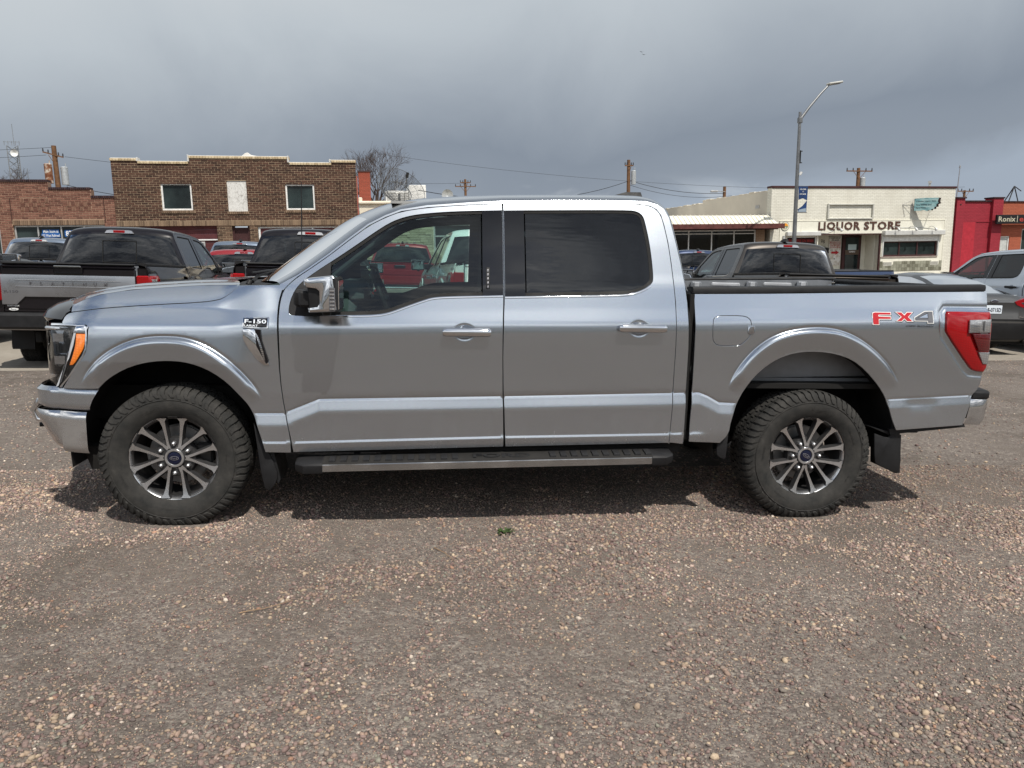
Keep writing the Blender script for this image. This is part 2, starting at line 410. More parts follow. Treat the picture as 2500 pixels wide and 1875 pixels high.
def put_text(mb, s, x, z, width=None, height=None, y=0.0, depth=0.002, bold=0.0, mi=0, yf=None, align='LEFT', spacing=1.0, flip=False):
    """lettering that faces -y; fitted into width x height with its lower left corner at (x, z)"""
    v, f = text_mesh(s, 1.0, bold, 0.01, 'LEFT', spacing)
    if not len(v): return
    a, b = v.min(0), v.max(0)
    sz = (height / (b[1] - a[1])) if height else (width / (b[0] - a[0])); sx = (width / (b[0] - a[0])) if width else sz
    X = (v[:, 0] - a[0]) * sx + x; Z = (v[:, 1] - a[1]) * sz + z; Yv = y - (v[:, 2] > 0) * depth
    if yf is not None: Yv = Yv + yf(X, Z)
    mb.add(list(zip(X, Yv, Z)), f, mi)
# traced side-view outlines of the truck in metres (x, z)
TR = {
 'door_f': [(1.8237, 1.8457), (1.615, 1.8333), (1.3923, 1.8115), (1.2456, 1.7848), (1.1586, 1.749), (1.0655, 1.6988), (0.9601, 1.6161), (0.8562, 1.531), (0.7533, 1.4541), (0.6854, 1.407), (0.6422, 1.3677), (0.6124, 1.3323), (0.5971, 1.2764), (0.5907, 1.2071), (0.5921, 1.1246), (0.5935, 1.0182), (0.5944, 0.8595), (0.611, 0.6893), (0.6433, 0.5195), (0.6543, 0.4328), (1.8386, 0.4625), (1.8239, 0.918), (1.8199, 1.1563), (1.8263, 1.3199), (1.8275, 1.7573)],
 'door_r': [(1.8275, 1.8459), (2.1737, 1.8589), (2.4828, 1.8692), (2.6387, 1.8686), (2.7008, 1.8606), (2.7387, 1.841), (2.7638, 1.8072), (2.7791, 1.7466), (2.7957, 1.6487), (2.807, 1.5294), (2.8139, 1.4114), (2.8205, 1.3016), (2.8199, 1.1707), (2.8233, 1.0434), (2.8222, 0.9265), (2.8235, 0.7792), (2.8167, 0.4827), (1.8467, 0.4625), (1.8224, 0.918), (1.8221, 1.1777), (1.8292, 1.3199), (1.8298, 1.7574)],
 'open_f': [(1.8284, 1.8098), (1.5405, 1.7951), (1.3558, 1.7748), (1.268, 1.7559), (1.1883, 1.7242), (1.1025, 1.667), (0.9968, 1.5882), (0.8922, 1.514), (0.7958, 1.448), (0.7144, 1.3866), (0.6747, 1.3404), (0.649, 1.2773), (0.6407, 1.2148), (0.6552, 1.1979), (0.735, 1.1957), (0.867, 1.2012), (1.1127, 1.2087), (1.1833, 1.2203), (1.2894, 1.2606), (1.3822, 1.294), (1.4324, 1.3091), (1.5406, 1.316), (1.8241, 1.327)],
 'open_r': [(1.8306, 1.8083), (1.9439, 1.8132), (2.5663, 1.8335), (2.6243, 1.826), (2.6578, 1.8003), (2.6697, 1.7436), (2.6853, 1.6459), (2.6949, 1.5268), (2.6964, 1.431), (2.6833, 1.4088), (2.6475, 1.3788), (2.5857, 1.3543), (2.5171, 1.3435), (1.8292, 1.3199)],
 'rail': [(0.5518, 1.3693), (0.6346, 1.4445), (0.7497, 1.5391), (0.8876, 1.6445), (0.9928, 1.7186), (1.0997, 1.7805), (1.172, 1.8085), (1.2816, 1.8267), (1.4661, 1.8452), (1.7652, 1.8621), (1.8279, 1.8656), (2.1746, 1.8795), (2.484, 1.8877), (2.6794, 1.8892), (2.7487, 1.872), (2.7862, 1.8462), (2.8138, 1.7934), (2.8285, 1.7252), (2.8453, 1.635), (2.8647, 1.5233), (2.8795, 1.4128), (2.8897, 1.3029), (2.8916, 1.1938), (2.8988, 1.0442), (2.8997, 0.9272), (2.9008, 0.7518), (2.9026, 0.4764)],
 'bed': [(2.927, 1.3581), (3.4013, 1.3689), (4.02, 1.3884), (4.7604, 1.4071), (4.7549, 1.2958), (4.7688, 1.2862), (4.7687, 1.2618), (4.7748, 1.0561), (4.7751, 0.9537), (4.755, 0.9147), (4.757, 0.8919), (4.7408, 0.8173), (4.7032, 0.7782), (4.6974, 0.7456), (4.6764, 0.6456), (4.662, 0.5903), (4.2333, 0.5574), (4.1964, 0.6243), (4.1615, 0.7111), (4.1385, 0.7659), (4.081, 0.8373), (3.9953, 0.9232), (3.9033, 0.9878), (3.7952, 1.0216), (3.6904, 1.0334), (3.5876, 1.0313), (3.4875, 1.0085), (3.3903, 0.958), (3.306, 0.8826), (3.2526, 0.8021), (3.2183, 0.7218), (3.1856, 0.6234), (3.1775, 0.5341), (3.132, 0.4788), (2.9348, 0.4903), (2.9315, 0.6232), (2.9362, 0.7804), (2.9335, 1.0174), (2.931, 1.1626), (2.9304, 1.3034)],
 'tail': [(4.4781, 1.284), (4.7629, 1.2861), (4.7687, 1.2618), (4.7748, 1.0561), (4.7751, 0.9537), (4.752, 0.9178), (4.6804, 0.9284), (4.6423, 0.954), (4.4716, 1.1545), (4.4624, 1.1843), (4.4669, 1.2625)],
 'tail_w': [(4.6103, 1.2377), (4.7598, 1.2422), (4.7582, 1.1626), (4.6096, 1.1614)],
 'tail_r': [(4.632, 1.1567), (4.7591, 1.1575), (4.7739, 1.0479), (4.6882, 1.051)],
 'tail_w2': [(4.6893, 1.0439), (4.7734, 1.0438), (4.7686, 0.9692), (4.7298, 0.9745)],
 'fuel': [(3.0353, 1.2114), (3.0565, 1.2323), (3.0917, 1.2376), (3.2116, 1.2395), (3.2509, 1.2288), (3.2673, 1.2056), (3.2707, 1.1287), (3.2172, 1.0743), (3.1879, 1.0642), (3.0776, 1.0629), (3.0461, 1.082), (3.0363, 1.1159)],
 'flare_r': [(3.1462, 0.7965), (3.1749, 0.8717), (3.2273, 0.9615), (3.3006, 1.0459), (3.3952, 1.1157), (3.4932, 1.1512), (3.5939, 1.1691), (3.696, 1.1735), (3.7993, 1.1633), (3.9072, 1.1272), (4.02, 1.059), (4.1143, 0.9797), (4.1784, 0.8992), (4.226, 0.828)],
 'crease': [(0.4342, 0.6498), (0.618, 0.6504), (0.6382, 0.6634), (0.7013, 0.6895), (0.8032, 0.7322), (1.8252, 0.7526), (2.8153, 0.7764), (2.9362, 0.7804), (2.9805, 0.7806), (3.0326, 0.7609), (3.1064, 0.7213), (3.2081, 0.7169)],
 'crease2': [(4.1563, 0.7436), (4.696, 0.773)],
 'lip': [(0.4715, 0.4981), (0.6348, 0.4977), (1.835, 0.5286), (2.8002, 0.5444), (2.9007, 0.55)],
 'fender': [(0.3674, 1.3552), (0.3295, 1.3188), (0.2957, 1.2916), (0.2615, 1.2733), (0.1749, 1.2585), (-0.0835, 1.2408), (-0.3382, 1.219), (-0.4419, 1.2037), (-0.5163, 1.1926), (-0.5441, 1.1742), (-0.5554, 1.1391), (-0.5492, 1.129), (-0.4208, 1.1325), (-0.4024, 1.12), (-0.4088, 1.0055), (-0.43, 0.961), (-0.515, 0.8488), (-0.5624, 0.7829), (-0.3585, 0.7887), (-0.3007, 0.8461), (-0.2212, 0.8953), (-0.1432, 0.9243), (-0.0659, 0.9396), (0.0109, 0.9436), (0.0875, 0.9386), (0.1636, 0.919), (0.2394, 0.8828), (0.3147, 0.8256), (0.3744, 0.7594), (0.4194, 0.701), (0.4462, 0.6434), (0.4586, 0.6032), (0.4923, 0.4824), (0.5031, 0.4333), (0.6447, 0.4298), (0.6433, 0.5195), (0.611, 0.6893), (0.5944, 0.8595), (0.5893, 1.0182), (0.588, 1.1245), (0.5865, 1.2071), (0.5922, 1.2763), (0.6069, 1.3322), (0.6181, 1.3637)],
 'light': [(-0.6058, 1.122), (-0.5201, 1.1307), (-0.4208, 1.1325), (-0.4039, 1.1199), (-0.4104, 1.0055), (-0.4297, 0.965), (-0.5146, 0.8529), (-0.5762, 0.7835), (-0.6005, 0.7774), (-0.625, 0.8164), (-0.6322, 0.8812)],
 'amber': [(-0.467, 1.0831), (-0.414, 1.0831), (-0.4216, 1.0131), (-0.4451, 0.9725), (-0.4832, 0.915), (-0.5089, 0.9138), (-0.4922, 0.9547), (-0.472, 1.0195)],
 'flare_f': [(-0.4562, 0.8027), (-0.4224, 0.8607), (-0.3703, 0.9262), (-0.3057, 0.9831), (-0.227, 1.0279), (-0.1496, 1.0552), (-0.073, 1.0673), (0.0032, 1.0699), (0.0793, 1.0661), (0.155, 1.0485), (0.2303, 1.0131), (0.3204, 0.949), (0.3955, 0.8758), (0.4552, 0.8016), (0.496, 0.7307)],
 'flap_f': [(0.4381, 0.595), (0.4902, 0.4802), (0.5575, 0.3315), (0.5608, 0.2634), (0.5155, 0.2036), (0.4776, 0.223)],
 'flap_r': [(4.2266, 0.6897), (4.2633, 0.6059), (4.2939, 0.5003), (4.3158, 0.308), (4.2893, 0.278), (4.1623, 0.3302), (4.1374, 0.357), (4.1187, 0.5321), (4.2095, 0.5004), (4.229, 0.5215)],
 'flap_m': [(3.1353, 0.5288), (3.1888, 0.5308), (3.1824, 0.3767), (3.151, 0.38), (3.1178, 0.411)],
 'mirror': [(0.7459, 1.4081), (0.8879, 1.4211), (0.9042, 1.4081), (0.9184, 1.2398), (0.7587, 1.2338)],
 'handle_f': [(1.4836, 1.1443), (1.7493, 1.1516), (1.75, 1.1046), (1.484, 1.0975)],
 'handle_r': [(2.4775, 1.184), (2.7502, 1.1917), (2.7514, 1.1387), (2.4787, 1.1305)],
 'pock_f': [(1.5445, 1.1735), (1.6648, 1.0743)],
 'pock_r': [(2.5386, 1.2064), (2.6619, 1.1091)],
 'badge': [(0.4016, 1.183), (0.5396, 1.1869), (0.5365, 1.1304), (0.404, 1.1303)],
 'vent': [(0.404, 1.1268), (0.4653, 1.1258), (0.4948, 1.0684), (0.5445, 0.9264), (0.5001, 0.926), (0.4079, 1.0472), (0.3977, 1.1123)],
 'ventdark': [(0.4696, 1.1241), (0.4977, 1.1227), (0.5032, 1.0594), (0.538, 0.9449), (0.5253, 0.9355), (0.4758, 1.0316)],
 'keypad': [(1.7274, 1.4815), (1.7473, 1.482), (1.7459, 1.367), (1.7262, 1.3666)],
}
# ------------------------------------------------------------------ pickup truck body surface
# truck frame: x runs from the front axle to the tail, the driver's side is -y, z is up
def gsm(x, y, sg):
    xs = np.linspace(x[0] - .1, x[-1] + .1, 1200); ys = np.interp(xs, x, y); dx_ = xs[1] - xs[0]
    k = np.exp(-0.5 * (np.arange(-int(4 * sg / dx_), int(4 * sg / dx_) + 1) * dx_ / sg) ** 2); k /= k.sum()
    yp = np.pad(ys, len(k) // 2, mode='reflect', reflect_type='odd'); return xs, np.convolve(yp, k, 'valid')
WX, WY = gsm([.36, .40, .44, .48, .52, .62, .70, .80, .90, 1.03, 1.12, 1.165, 1.25, 1.32, 1.38, 1.44, 1.60, 1.75, 1.85, 1.92],
             [.920, .938, .952, .962, .970, .975, .979, .985, .988, .990, .991, .987, .957, .935, .916, .890, .826, .764, .722, .690], .011)
ZSX, ZSY = [-.9, -.55, -.334, -.08, .18, .30, .40, .6], [1.10, 1.16, 1.22, 1.242, 1.26, 1.29, 1.33, 1.42]
def sstep(a, b, x): t = np.clip((x - a) / (b - a), 0, 1); return t * t * (3 - 2 * t)
def pline(px, pz, pts, ctr=None):
    """distance, side and parameter of points against a polyline"""
    P = np.array(pts); rq = np.zeros(px.shape); best = np.full(px.shape, 1e9); sd = np.zeros(px.shape); tt = np.zeros(px.shape)
    L = np.hypot(*(P[1:] - P[:-1]).T); cum = np.concatenate([[0], np.cumsum(L)])
    for i in range(len(P) - 1):
        ex, ez = P[i + 1] - P[i]; t = np.clip(((px - P[i, 0]) * ex + (pz - P[i, 1]) * ez) / (L[i] ** 2), 0, 1)
        qx, qz = P[i, 0] + ex * t, P[i, 1] + ez * t; d = np.hypot(px - qx, pz - qz); m = d < best
        tt = np.where(m, (cum[i] + t * L[i]) / cum[-1], tt)
        if ctr: rq = np.where(m, np.hypot(qx - ctr[0], qz - ctr[1]), rq)
        best = np.where(m, d, best)
    if ctr: sd = np.where(np.hypot(px - ctr[0], pz - ctr[1]) < rq, 1.0, -1.0)
    return best, sd, tt
FL_F = chaikin(TR['flare_f'], 2, False, 80); FL_R = chaikin(TR['flare_r'], 2, False, 80)
CR = np.array(TR['crease']); CR2 = np.array(TR['crease2']); LP = np.array(TR['lip'])
def ramp_(d, w_):
    """0 to 1 over the width w_, the two ends lightly rounded"""
    t = d / w_; r_ = .10
    return np.clip(t, 0, 1) + r_ * .25 * (np.exp(-(t / r_) ** 2) - np.exp(-((t - 1) / r_) ** 2))
def Wd(x, z):
    """half width of the body at (x, z)"""
    x = np.asarray(x, float); z = np.asarray(z, float)
    zp = z - .022 * (x - 1.8); w_ = np.interp(zp, WX, WY)
    w_ = w_ - np.where(x < -.35, .9 * (x + .35) ** 2, 0) - np.where(x > 4.6, .35 * (x - 4.6) ** 2, 0)
    zs = np.interp(x, ZSX, ZSY); dr = np.maximum(z - zs + .06, 0)
    w_ = w_ - (1 - sstep(.25, .6, x)) * (1.1 * dr ** 2 + .13 * np.clip(z - .93, 0, .3))
    # crease low on the doors: the panel steps out below it
    zc = np.interp(x, CR[:, 0], CR[:, 1]); ok = sstep(.43, .47, x) * (1 - sstep(3.18, 3.24, x)); d = zc - z
    w_ = w_ + ok * (ramp_(d, .062) * .019 - .0035 * np.exp(-((d + .007) / .006) ** 2))
    zc = np.interp(x, CR2[:, 0], CR2[:, 1]); ok = sstep(4.13, 4.18, x); d = zc - z
    w_ = w_ + ok * (ramp_(d, .050) * .013 - .003 * np.exp(-((d + .007) / .006) ** 2))
    w_ = w_ - sstep(4.25, 4.33, x) * (1 - sstep(4.42, 4.52, x)) * .012 * np.exp(-((z - .715) / .035) ** 2) * .7   # the dent behind the wheel
    zl = np.interp(x, LP[:, 0], LP[:, 1]); ok = sstep(.46, .5, x) * (1 - sstep(2.98, 3.06, x)); d = zl - z
    w_ = w_ + ok * .007 * ramp_(d, .013)
    for fl, ct in ((FL_F, (0, .40)), (FL_R, (3.69, .42))):
        b, sd, t = pline(x, z, fl, ct); d = b * sd; fade = sstep(.0, .10, t) * (1 - sstep(.90, 1.0, t))
        inn = np.maximum(d, 0)
        w_ = w_ + fade * (.021 * (1 - np.exp(-inn / .011)) - .22 * np.clip(inn - .03, 0, .10) - .0045 * np.exp(-((d + .008) / .007) ** 2))
    # recess round the tail lamp
    b = pline(x, z, TL_REC)[0]; w_ = w_ - .006 * np.exp(-(b / .016) ** 2)
    # scoops behind the door pulls
    for (cx_, cz_) in HANDLES:
        w_ = w_ - .009 * (1 - sstep(.35, 1.0, np.hypot((x - cx_) / .068, (z - cz_) / .056)))
    return w_
TL_REC = [(4.80, 1.31), (4.47, 1.308), (4.445, 1.28), (4.443, 1.18), (4.455, 1.14), (4.625, .935), (4.66, .91), (4.78, .90)]
HANDLES = [((TR['pock_f'][0][0] + TR['pock_f'][1][0]) / 2, (TR['pock_f'][0][1] + TR['pock_f'][1][1]) / 2), ((TR['pock_r'][0][0] + TR['pock_r'][1][0]) / 2, (TR['pock_r'][0][1] + TR['pock_r'][1][1]) / 2)]
def feature_points():
    """extra mesh points where the surface bends sharply"""
    out = []
    def along(path, offs, step):
        p = np.array(resample([tuple(q) for q in path], step, False)); e = np.gradient(p, axis=0); e /= np.linalg.norm(e, axis=1)[:, None]; n_ = np.stack([-e[:, 1], e[:, 0]], 1)
        for o in offs: out.append(p + n_ * o)
    for fl in (FL_F, FL_R): along(fl, (-.045, -.032, -.022, -.013, -.007, -.001, .004, .009, .015, .022), .011)
    along(CR[CR[:, 0] < 3.22], (-.082, -.070, -.062, -.054, -.042, -.022, -.010, -.002, .004, .010, .018), .018); along(CR2, (-.066, -.056, -.050, -.044, -.03, -.015, -.006, 0, .005, .011, .018), .018)
    along(LP, (-.024, -.016, -.012, -.007, -.002, .003, .010), .02); along(TL_REC, (-.024, -.012, 0, .012, .024), .012)
    for hx, hz in HANDLES:
        for r_ in (.3, .6, .68, .76, .84, .92, 1.0, 1.1):
            a = np.linspace(0, 2 * PI, 36, endpoint=False); out.append(np.stack([hx + .068 * r_ * np.cos(a), hz + .056 * r_ * np.sin(a)], 1))
    zz = []
    return np.concatenate([np.column_stack([o, np.full(len(o), i), np.arange(len(o))]) for i, o in enumerate(out)])
def Yf(x, z): return -Wd(x, z)
FEAT = None
def normals(x, z, sgn=1):
    e = .0015; gx = (Wd(x + e, z) - Wd(x - e, z)) / (2 * e); gz = (Wd(x, z + e) - Wd(x, z - e)) / (2 * e)
    n = np.stack([-gx, -np.ones_like(gx), -gz], -1); return n / np.linalg.norm(n, axis=-1, keepdims=True)
def panel(name, outline, m, parent, holes=(), h=.02, off=0.0, flange=.012, inset=.0034, use_n=True):
    """a pressed body panel: outline in (x, z) laid on the body surface, its edges turned inward"""
    out = ccw(resample(outline, h)); out = offset(out, -inset)
    hl = [ccw(resample(q, h)) for q in holes]
    V = [Vector(p) for p in out]; E_ = [(i, (i + 1) % len(out)) for i in range(len(out))]
    loops = [list(range(len(out)))]
    for q in hl:
        b = len(V); V += [Vector(p) for p in q]; E_ += [(b + i, b + (i + 1) % len(q)) for i in range(len(q))]; loops.append(list(range(b, b + len(q)))[::-1])
    A = np.array([tuple(v) for v in V])
    x0, z0 = A.min(0); x1, z1 = A.max(0)
    gx, gz = np.meshgrid(np.arange(x0 + h / 2, x1, h), np.arange(z0 + h / 2, z1, h)); gx, gz = gx.ravel(), gz.ravel()
    ok = inside(gx, gz, out)
    for q in hl: ok &= ~inside(gx, gz, q)
    gx, gz = gx[ok], gz[ok]
    global FEAT
    if FEAT is None: FEAT = feature_points()
    tagf = np.full((len(gx), 2), -1.0)
    if h < .03:
        F_ = FEAT[(FEAT[:, 0] > x0) & (FEAT[:, 0] < x1) & (FEAT[:, 1] > z0) & (FEAT[:, 1] < z1)]
        ok = inside(F_[:, 0], F_[:, 1], out)
        for q in hl: ok &= ~inside(F_[:, 0], F_[:, 1], q)
        F_ = F_[ok]
        if len(F_):
            # drop grid points that crowd the feature lines
            cell = {}
            for i, p in enumerate(F_): cell.setdefault((int(p[0] / .012), int(p[1] / .012)), []).append(i)
            keep = []
            for a, b in zip(gx, gz):
                ci, cj = int(a / .012), int(b / .012); near = False
                for di in (-1, 0, 1):
                    for dj in (-1, 0, 1):
                        for i in cell.get((ci + di, cj + dj), ()):
                            if (F_[i, 0] - a) ** 2 + (F_[i, 1] - b) ** 2 < .0081 ** 2: near = True
                keep.append(not near)
            keep = np.array(keep, bool); tagf = np.concatenate([np.full((keep.sum(), 2), -1.0), F_[:, 2:]]); gx, gz = np.concatenate([gx[keep], F_[:, 0]]), np.concatenate([gz[keep], F_[:, 1]])
    dmin = np.full(gx.shape, 1e9)
    for lp in loops: dmin = np.minimum(dmin, pline(gx, gz, [tuple(A[i]) for i in lp] + [tuple(A[lp[0]])])[0])
    ok = dmin > min(h * .45, .006); b0_ = len(V); tg_ = tagf[ok]; V += [Vector((a, b)) for a, b in zip(gx[ok], gz[ok])]
    E_ += [(b0_ + i, b0_ + i + 1) for i in range(len(tg_) - 1) if tg_[i, 0] >= 0 and tg_[i, 0] == tg_[i + 1, 0] and tg_[i + 1, 1] == tg_[i, 1] + 1]
    vo, _, fo, ov, _, _ = delaunay_2d_cdt(V, E_, [], 0, 1e-6)
    P = np.array([tuple(v) for v in vo]); T_ = np.array([f for f in fo if len(f) == 3])
    c = P[T_].mean(1); ok = inside(c[:, 0], c[:, 1], out)
    for q in hl: ok &= ~inside(c[:, 0], c[:, 1], q)
    T_ = T_[ok]
    a2 = (P[T_[:, 1], 0] - P[T_[:, 0], 0]) * (P[T_[:, 2], 1] - P[T_[:, 0], 1]) - (P[T_[:, 1], 1] - P[T_[:, 0], 1]) * (P[T_[:, 2], 0] - P[T_[:, 0], 0])
    T_[a2 < 0] = T_[a2 < 0][:, ::-1]
    y = Yf(P[:, 0], P[:, 1]) + off; N = normals(P[:, 0], P[:, 1])
    verts = [(P[i, 0], y[i], P[i, 1]) for i in range(len(P))]; nv = list(N); faces = [tuple(t_) for t_ in T_]
    # map the input boundary to the output vertices
    first = {}
    for i, srcs in enumerate(ov):
        for s_ in srcs: first[s_] = i
    if flange > 0:
        for lp in loops:
            ids = [first[i] for i in lp]; n = len(ids); r1 = []; r2 = []
            for k in range(n):
                a, b_, c_ = P[ids[k - 1]], P[ids[k]], P[ids[(k + 1) % n]]
                e = c_ - a; e = e / (np.linalg.norm(e) or 1); o = np.array([e[1], -e[0]])
                r1.append(len(verts)); verts.append((b_[0] + o[0] * .0010, y[ids[k]] + .0012, b_[1] + o[1] * .0010)); nn = np.array([o[0], -.7, o[1]]); nv.append(nn / np.linalg.norm(nn))
                r2.append(len(verts)); verts.append((b_[0] + o[0] * .0012, y[ids[k]] + flange, b_[1] + o[1] * .0012)); nv.append(np.array([o[0], 0, o[1]]))
            for k in range(n):
                j = (k + 1) % n
                faces += [(ids[j], ids[k], r1[k], r1[j]), (r1[j], r1[k], r2[k], r2[j])]
    me = bpy.data.meshes.new(name); me.from_pydata(verts, [], faces); me.materials.append(m)
    me.polygons.foreach_set('use_smooth', [True] * len(faces))
    if use_n: me.normals_split_custom_set_from_vertices([tuple(n_) for n_ in nv])
    me.update(); return link(name, me, parent)
def ribbon(mb, path, w0, w1, off, mi=0, t=.006):
    """strip laid on the body along a path; w0/w1 are its edges left and right of the path"""
    p = [np.array(q) for q in path]; n = len(p); rows = []
    for i in range(n):
        e = p[min(i + 1, n - 1)] - p[max(i - 1, 0)]; e = e / np.linalg.norm(e); o = np.array([-e[1], e[0]])
        a, b = p[i] + o * w0, p[i] + o * w1; c = (a + b) / 2
        rows.append([(q[0], float(Yf(q[0], q[1])) + o_, q[1]) for q, o_ in ((a, off + t), (a * .88 + b * .12, off), (c, off - t * .25), (a * .12 + b * .88, off), (b, off + t))])
    vs = [q for r in rows for q in r]; mb.add(vs, [(i * 5 + k, i * 5 + k + 1, i * 5 + 5 + k + 1, i * 5 + 5 + k) for i in range(n - 1) for k in range(4)], mi)
def gridmesh(name, G, m, parent, keep=None, smooth=40, flip=False):
    n0, n1 = len(G), len(G[0]); vs = [p for r in G for p in r]
    fs = [(i * n1 + j, i * n1 + j + 1, (i + 1) * n1 + j + 1, (i + 1) * n1 + j) for i in range(n0 - 1) for j in range(n1 - 1) if keep is None or keep(i, j)]
    if flip: fs = [f[::-1] for f in fs]
    used = sorted({i for f in fs for i in f}); mp = {o: i for i, o in enumerate(used)}
    mb = MB(); mb.v = [vs[i] for i in used]; mb.f = [tuple(mp[i] for i in f) for f in fs]; mb.m = [0] * len(fs)
    return mb.build(name, m, parent, smooth)
def spline(pts, n):
    """even resampling of a polyline with light rounding"""
    p = np.array(chaikin([tuple(q) for q in pts], 2, False, 75)) if len(pts[0]) == 2 else np.array(pts, float)
    L = np.concatenate([[0], np.cumsum(np.linalg.norm(p[1:] - p[:-1], axis=1))]); t_ = np.linspace(0, L[-1], n)
    return np.stack([np.interp(t_, L, p[:, k]) for k in range(p.shape[1])], 1)
def bez(a, b, c, d, t): return a * (1 - t) ** 3 + 3 * b * t * (1 - t) ** 2 + 3 * c * t * t * (1 - t) + d * t ** 3
def both(o, parent):
    """the same part on the passenger side"""
    c = o.copy(); COL.objects.link(c); c.parent = o.parent; c.matrix_local = Matrix.Diagonal((1, -1, 1, 1)) @ o.matrix_local
    for ch in kids(o):
        d = ch.copy(); COL.objects.link(d); d.parent = c
    return c

def make_wheel():
    """wheel facing -y, centred on its hub"""
    root = MB().lathe([(.09, .215), (-.085, .222), (-.088, .232), (.09, .232)], 40, 0, closed=True).lathe([(-.02, .0), (-.02, .075), (.02, .09), (.02, .17), (.03, .172), (.03, .0)], 32, 1).build('wheel', [RIMDK, STEEL])
    mb = MB()
    prof = [(-.100, .238), (-.112, .241), (-.118, .250), (-.131, .278), (-.1375, .305), (-.1370, .328), (-.1335, .342), (-.1335, .346), (-.129, .362), (-.120, .380), (-.108, .3895), (-.055, .3945), (0, .396),
            (.055, .3945), (.108, .3895), (.120, .380), (.131, .355), (.1375, .305), (.131, .278), (.112, .241), (.100, .238)]
    mb.lathe(prof, 96)
    def blk(a0, a1, y0, y1, r0a, r1a, skew=0.0):
        """a tread lug between two angles, on the crown"""
        v = []
        for a, dy in ((a0, -skew), (a1, skew)):
            for yy, ra in ((y0, r0a), (y1, r1a)):
                for dr in (-.008, .0): v.append(((ra + dr) * math.cos(a), yy + dy, (ra + dr) * math.sin(a)))
        mb.add(v, [(0, 1, 3, 2), (4, 6, 7, 5), (0, 4, 5, 1), (2, 3, 7, 6), (1, 5, 7, 3)])
    N = 58
    for i in range(N):
        a = 2 * PI * i / N; q = 2 * PI / N; big = (i % 2) * .006
        for sd in (-1, 1):
            # shoulder lug wraps from the crown down the sidewall in an angled foot
            v = []; prf = [(.084, .401), (.108, .3985), (.123, .388), (.1325, .372), (.1375, .352 - big * 1.2)]
            for k, (yy, r_) in enumerate(prf):
                w0, w1 = q * (.08 + .05 * (k == 4)), q * (.80 - .06 * k); sh = -.035 * (k >= 4)
                for w_ in (w0 + sh, w1 + sh):
                    v.append((r_ * math.cos(a + w_), sd * yy, r_ * math.sin(a + w_)))
                    v.append(((r_ - .013) * math.cos(a + w_), sd * (yy - .012), (r_ - .013) * math.sin(a + w_)))
            f = []
            for k in range(4):
                b = k * 4
                f += [(b, b + 2, b + 6, b + 4), (b, b + 4, b + 5, b + 1), (b + 2, b + 3, b + 7, b + 6)]
            f += [(0, 1, 3, 2), (16, 18, 19, 17)]
            mb.add(v, [x[::sd] for x in f])
            # notch bar under every lug foot
            r_ = .338 if i % 2 else .344
            mb.box((-.5 * .0, 0, 0), (0.0001, .0001, .0001)) if False else None
        for y0, y1, ph, sk in ((-.078, -.047, .1, .006), (-.040, -.006, .45, -.006), (.002, .036, .2, .006), (.043, .078, .6, -.006)):
            blk(a + q * ph, a + q * (ph + .78), y0, y1, .4015, .4025, sk)
    # raised lettering round the sidewall
    for s_, a_mid, sz, r_ in (("Hankook", R(112), .026, .292), ("DYNAPRO AT2", R(55), .014, .290), ("Xtreme", R(2), .017, .292), ("M+S LT275/65R18", R(-95), .012, .287), ("Hankook", R(205), .024, .292)):
        v, f = text_mesh(s_, sz, .0004, .01)
        if not len(v): continue
        cxv = (v[:, 0].min() + v[:, 0].max()) / 2; vv = []
        for p in v:
            aa = a_mid - (p[0] - cxv) / r_; rr = r_ + p[1] - sz * .35; ys = np.interp(rr, [.241, .250, .278, .305, .328, .346], [-.112, -.118, -.131, -.1375, -.137, -.1335])
            vv.append((rr * math.cos(aa), ys - (.0016 if p[2] > 0 else -.002), rr * math.sin(aa)))
        mb.add(vv, f)
    mb.lathe([(-.1372, .300 + .034), (-.1392, .302 + .035), (-.1360, .3395)], 72)
    mb.build('tyre', TYRE, root, 32)
    # alloy face: flange ring, six pairs of spokes with flared feet, hub plate
    rb = MB()
    rb.lathe([(-.085, .2465), (-.103, .2475), (-.1065, .243), (-.104, .236), (-.097, .229), (-.080, .221), (-.04, .216)], 96, 0)
    def spoke(poly, y0, y1):
        """poly of (radial, lateral) pairs, machined face and grey flanks"""
        n = len(poly)
        return poly
    for k in range(6):
        a = R(90 + 60 * k); ca, sa = math.cos(a), math.sin(a)
        for sd in (-1, 1):
            ctr = [(.052, .026), (.085, .0335), (.13, .0395), (.175, .046), (.205, .0520), (.222, .0570)]
            hw = [.0095, .0068, .0070, .0088, .0135, .029]
            yy = [-.088, -.086, -.088, -.093, -.099, -.103]; vs = []
            for (r_, l_), h_, y_ in zip(ctr, hw, yy):
                for s_, w_, dy in ((-1, h_, 0), (1, h_, 0), (1, h_ + .0075, .034), (-1, h_ + .0075, .034)):
                    ll = sd * l_ + s_ * w_; vs.append((r_ * ca - ll * sa, y_ + dy, r_ * sa + ll * ca))
            n = len(ctr); fr = [(i * 4, i * 4 + 4, i * 4 + 5, i * 4 + 1) for i in range(n - 1)]
            sdz = [(i * 4 + 1, i * 4 + 5, i * 4 + 6, i * 4 + 2) for i in range(n - 1)] + [(i * 4 + 4, i * 4, i * 4 + 3, i * 4 + 7) for i in range(n - 1)]
            rb.add(vs, fr, 0); rb.add(vs, sdz + [(n * 4 - 4, n * 4 - 1, n * 4 - 2, n * 4 - 3)], 1)
        # web with the lug seat
        rb.cyl((.0845 * ca, -.050, .0845 * sa), (.0845 * ca, -.076, .0845 * sa), .024, .0195, 20, 1)
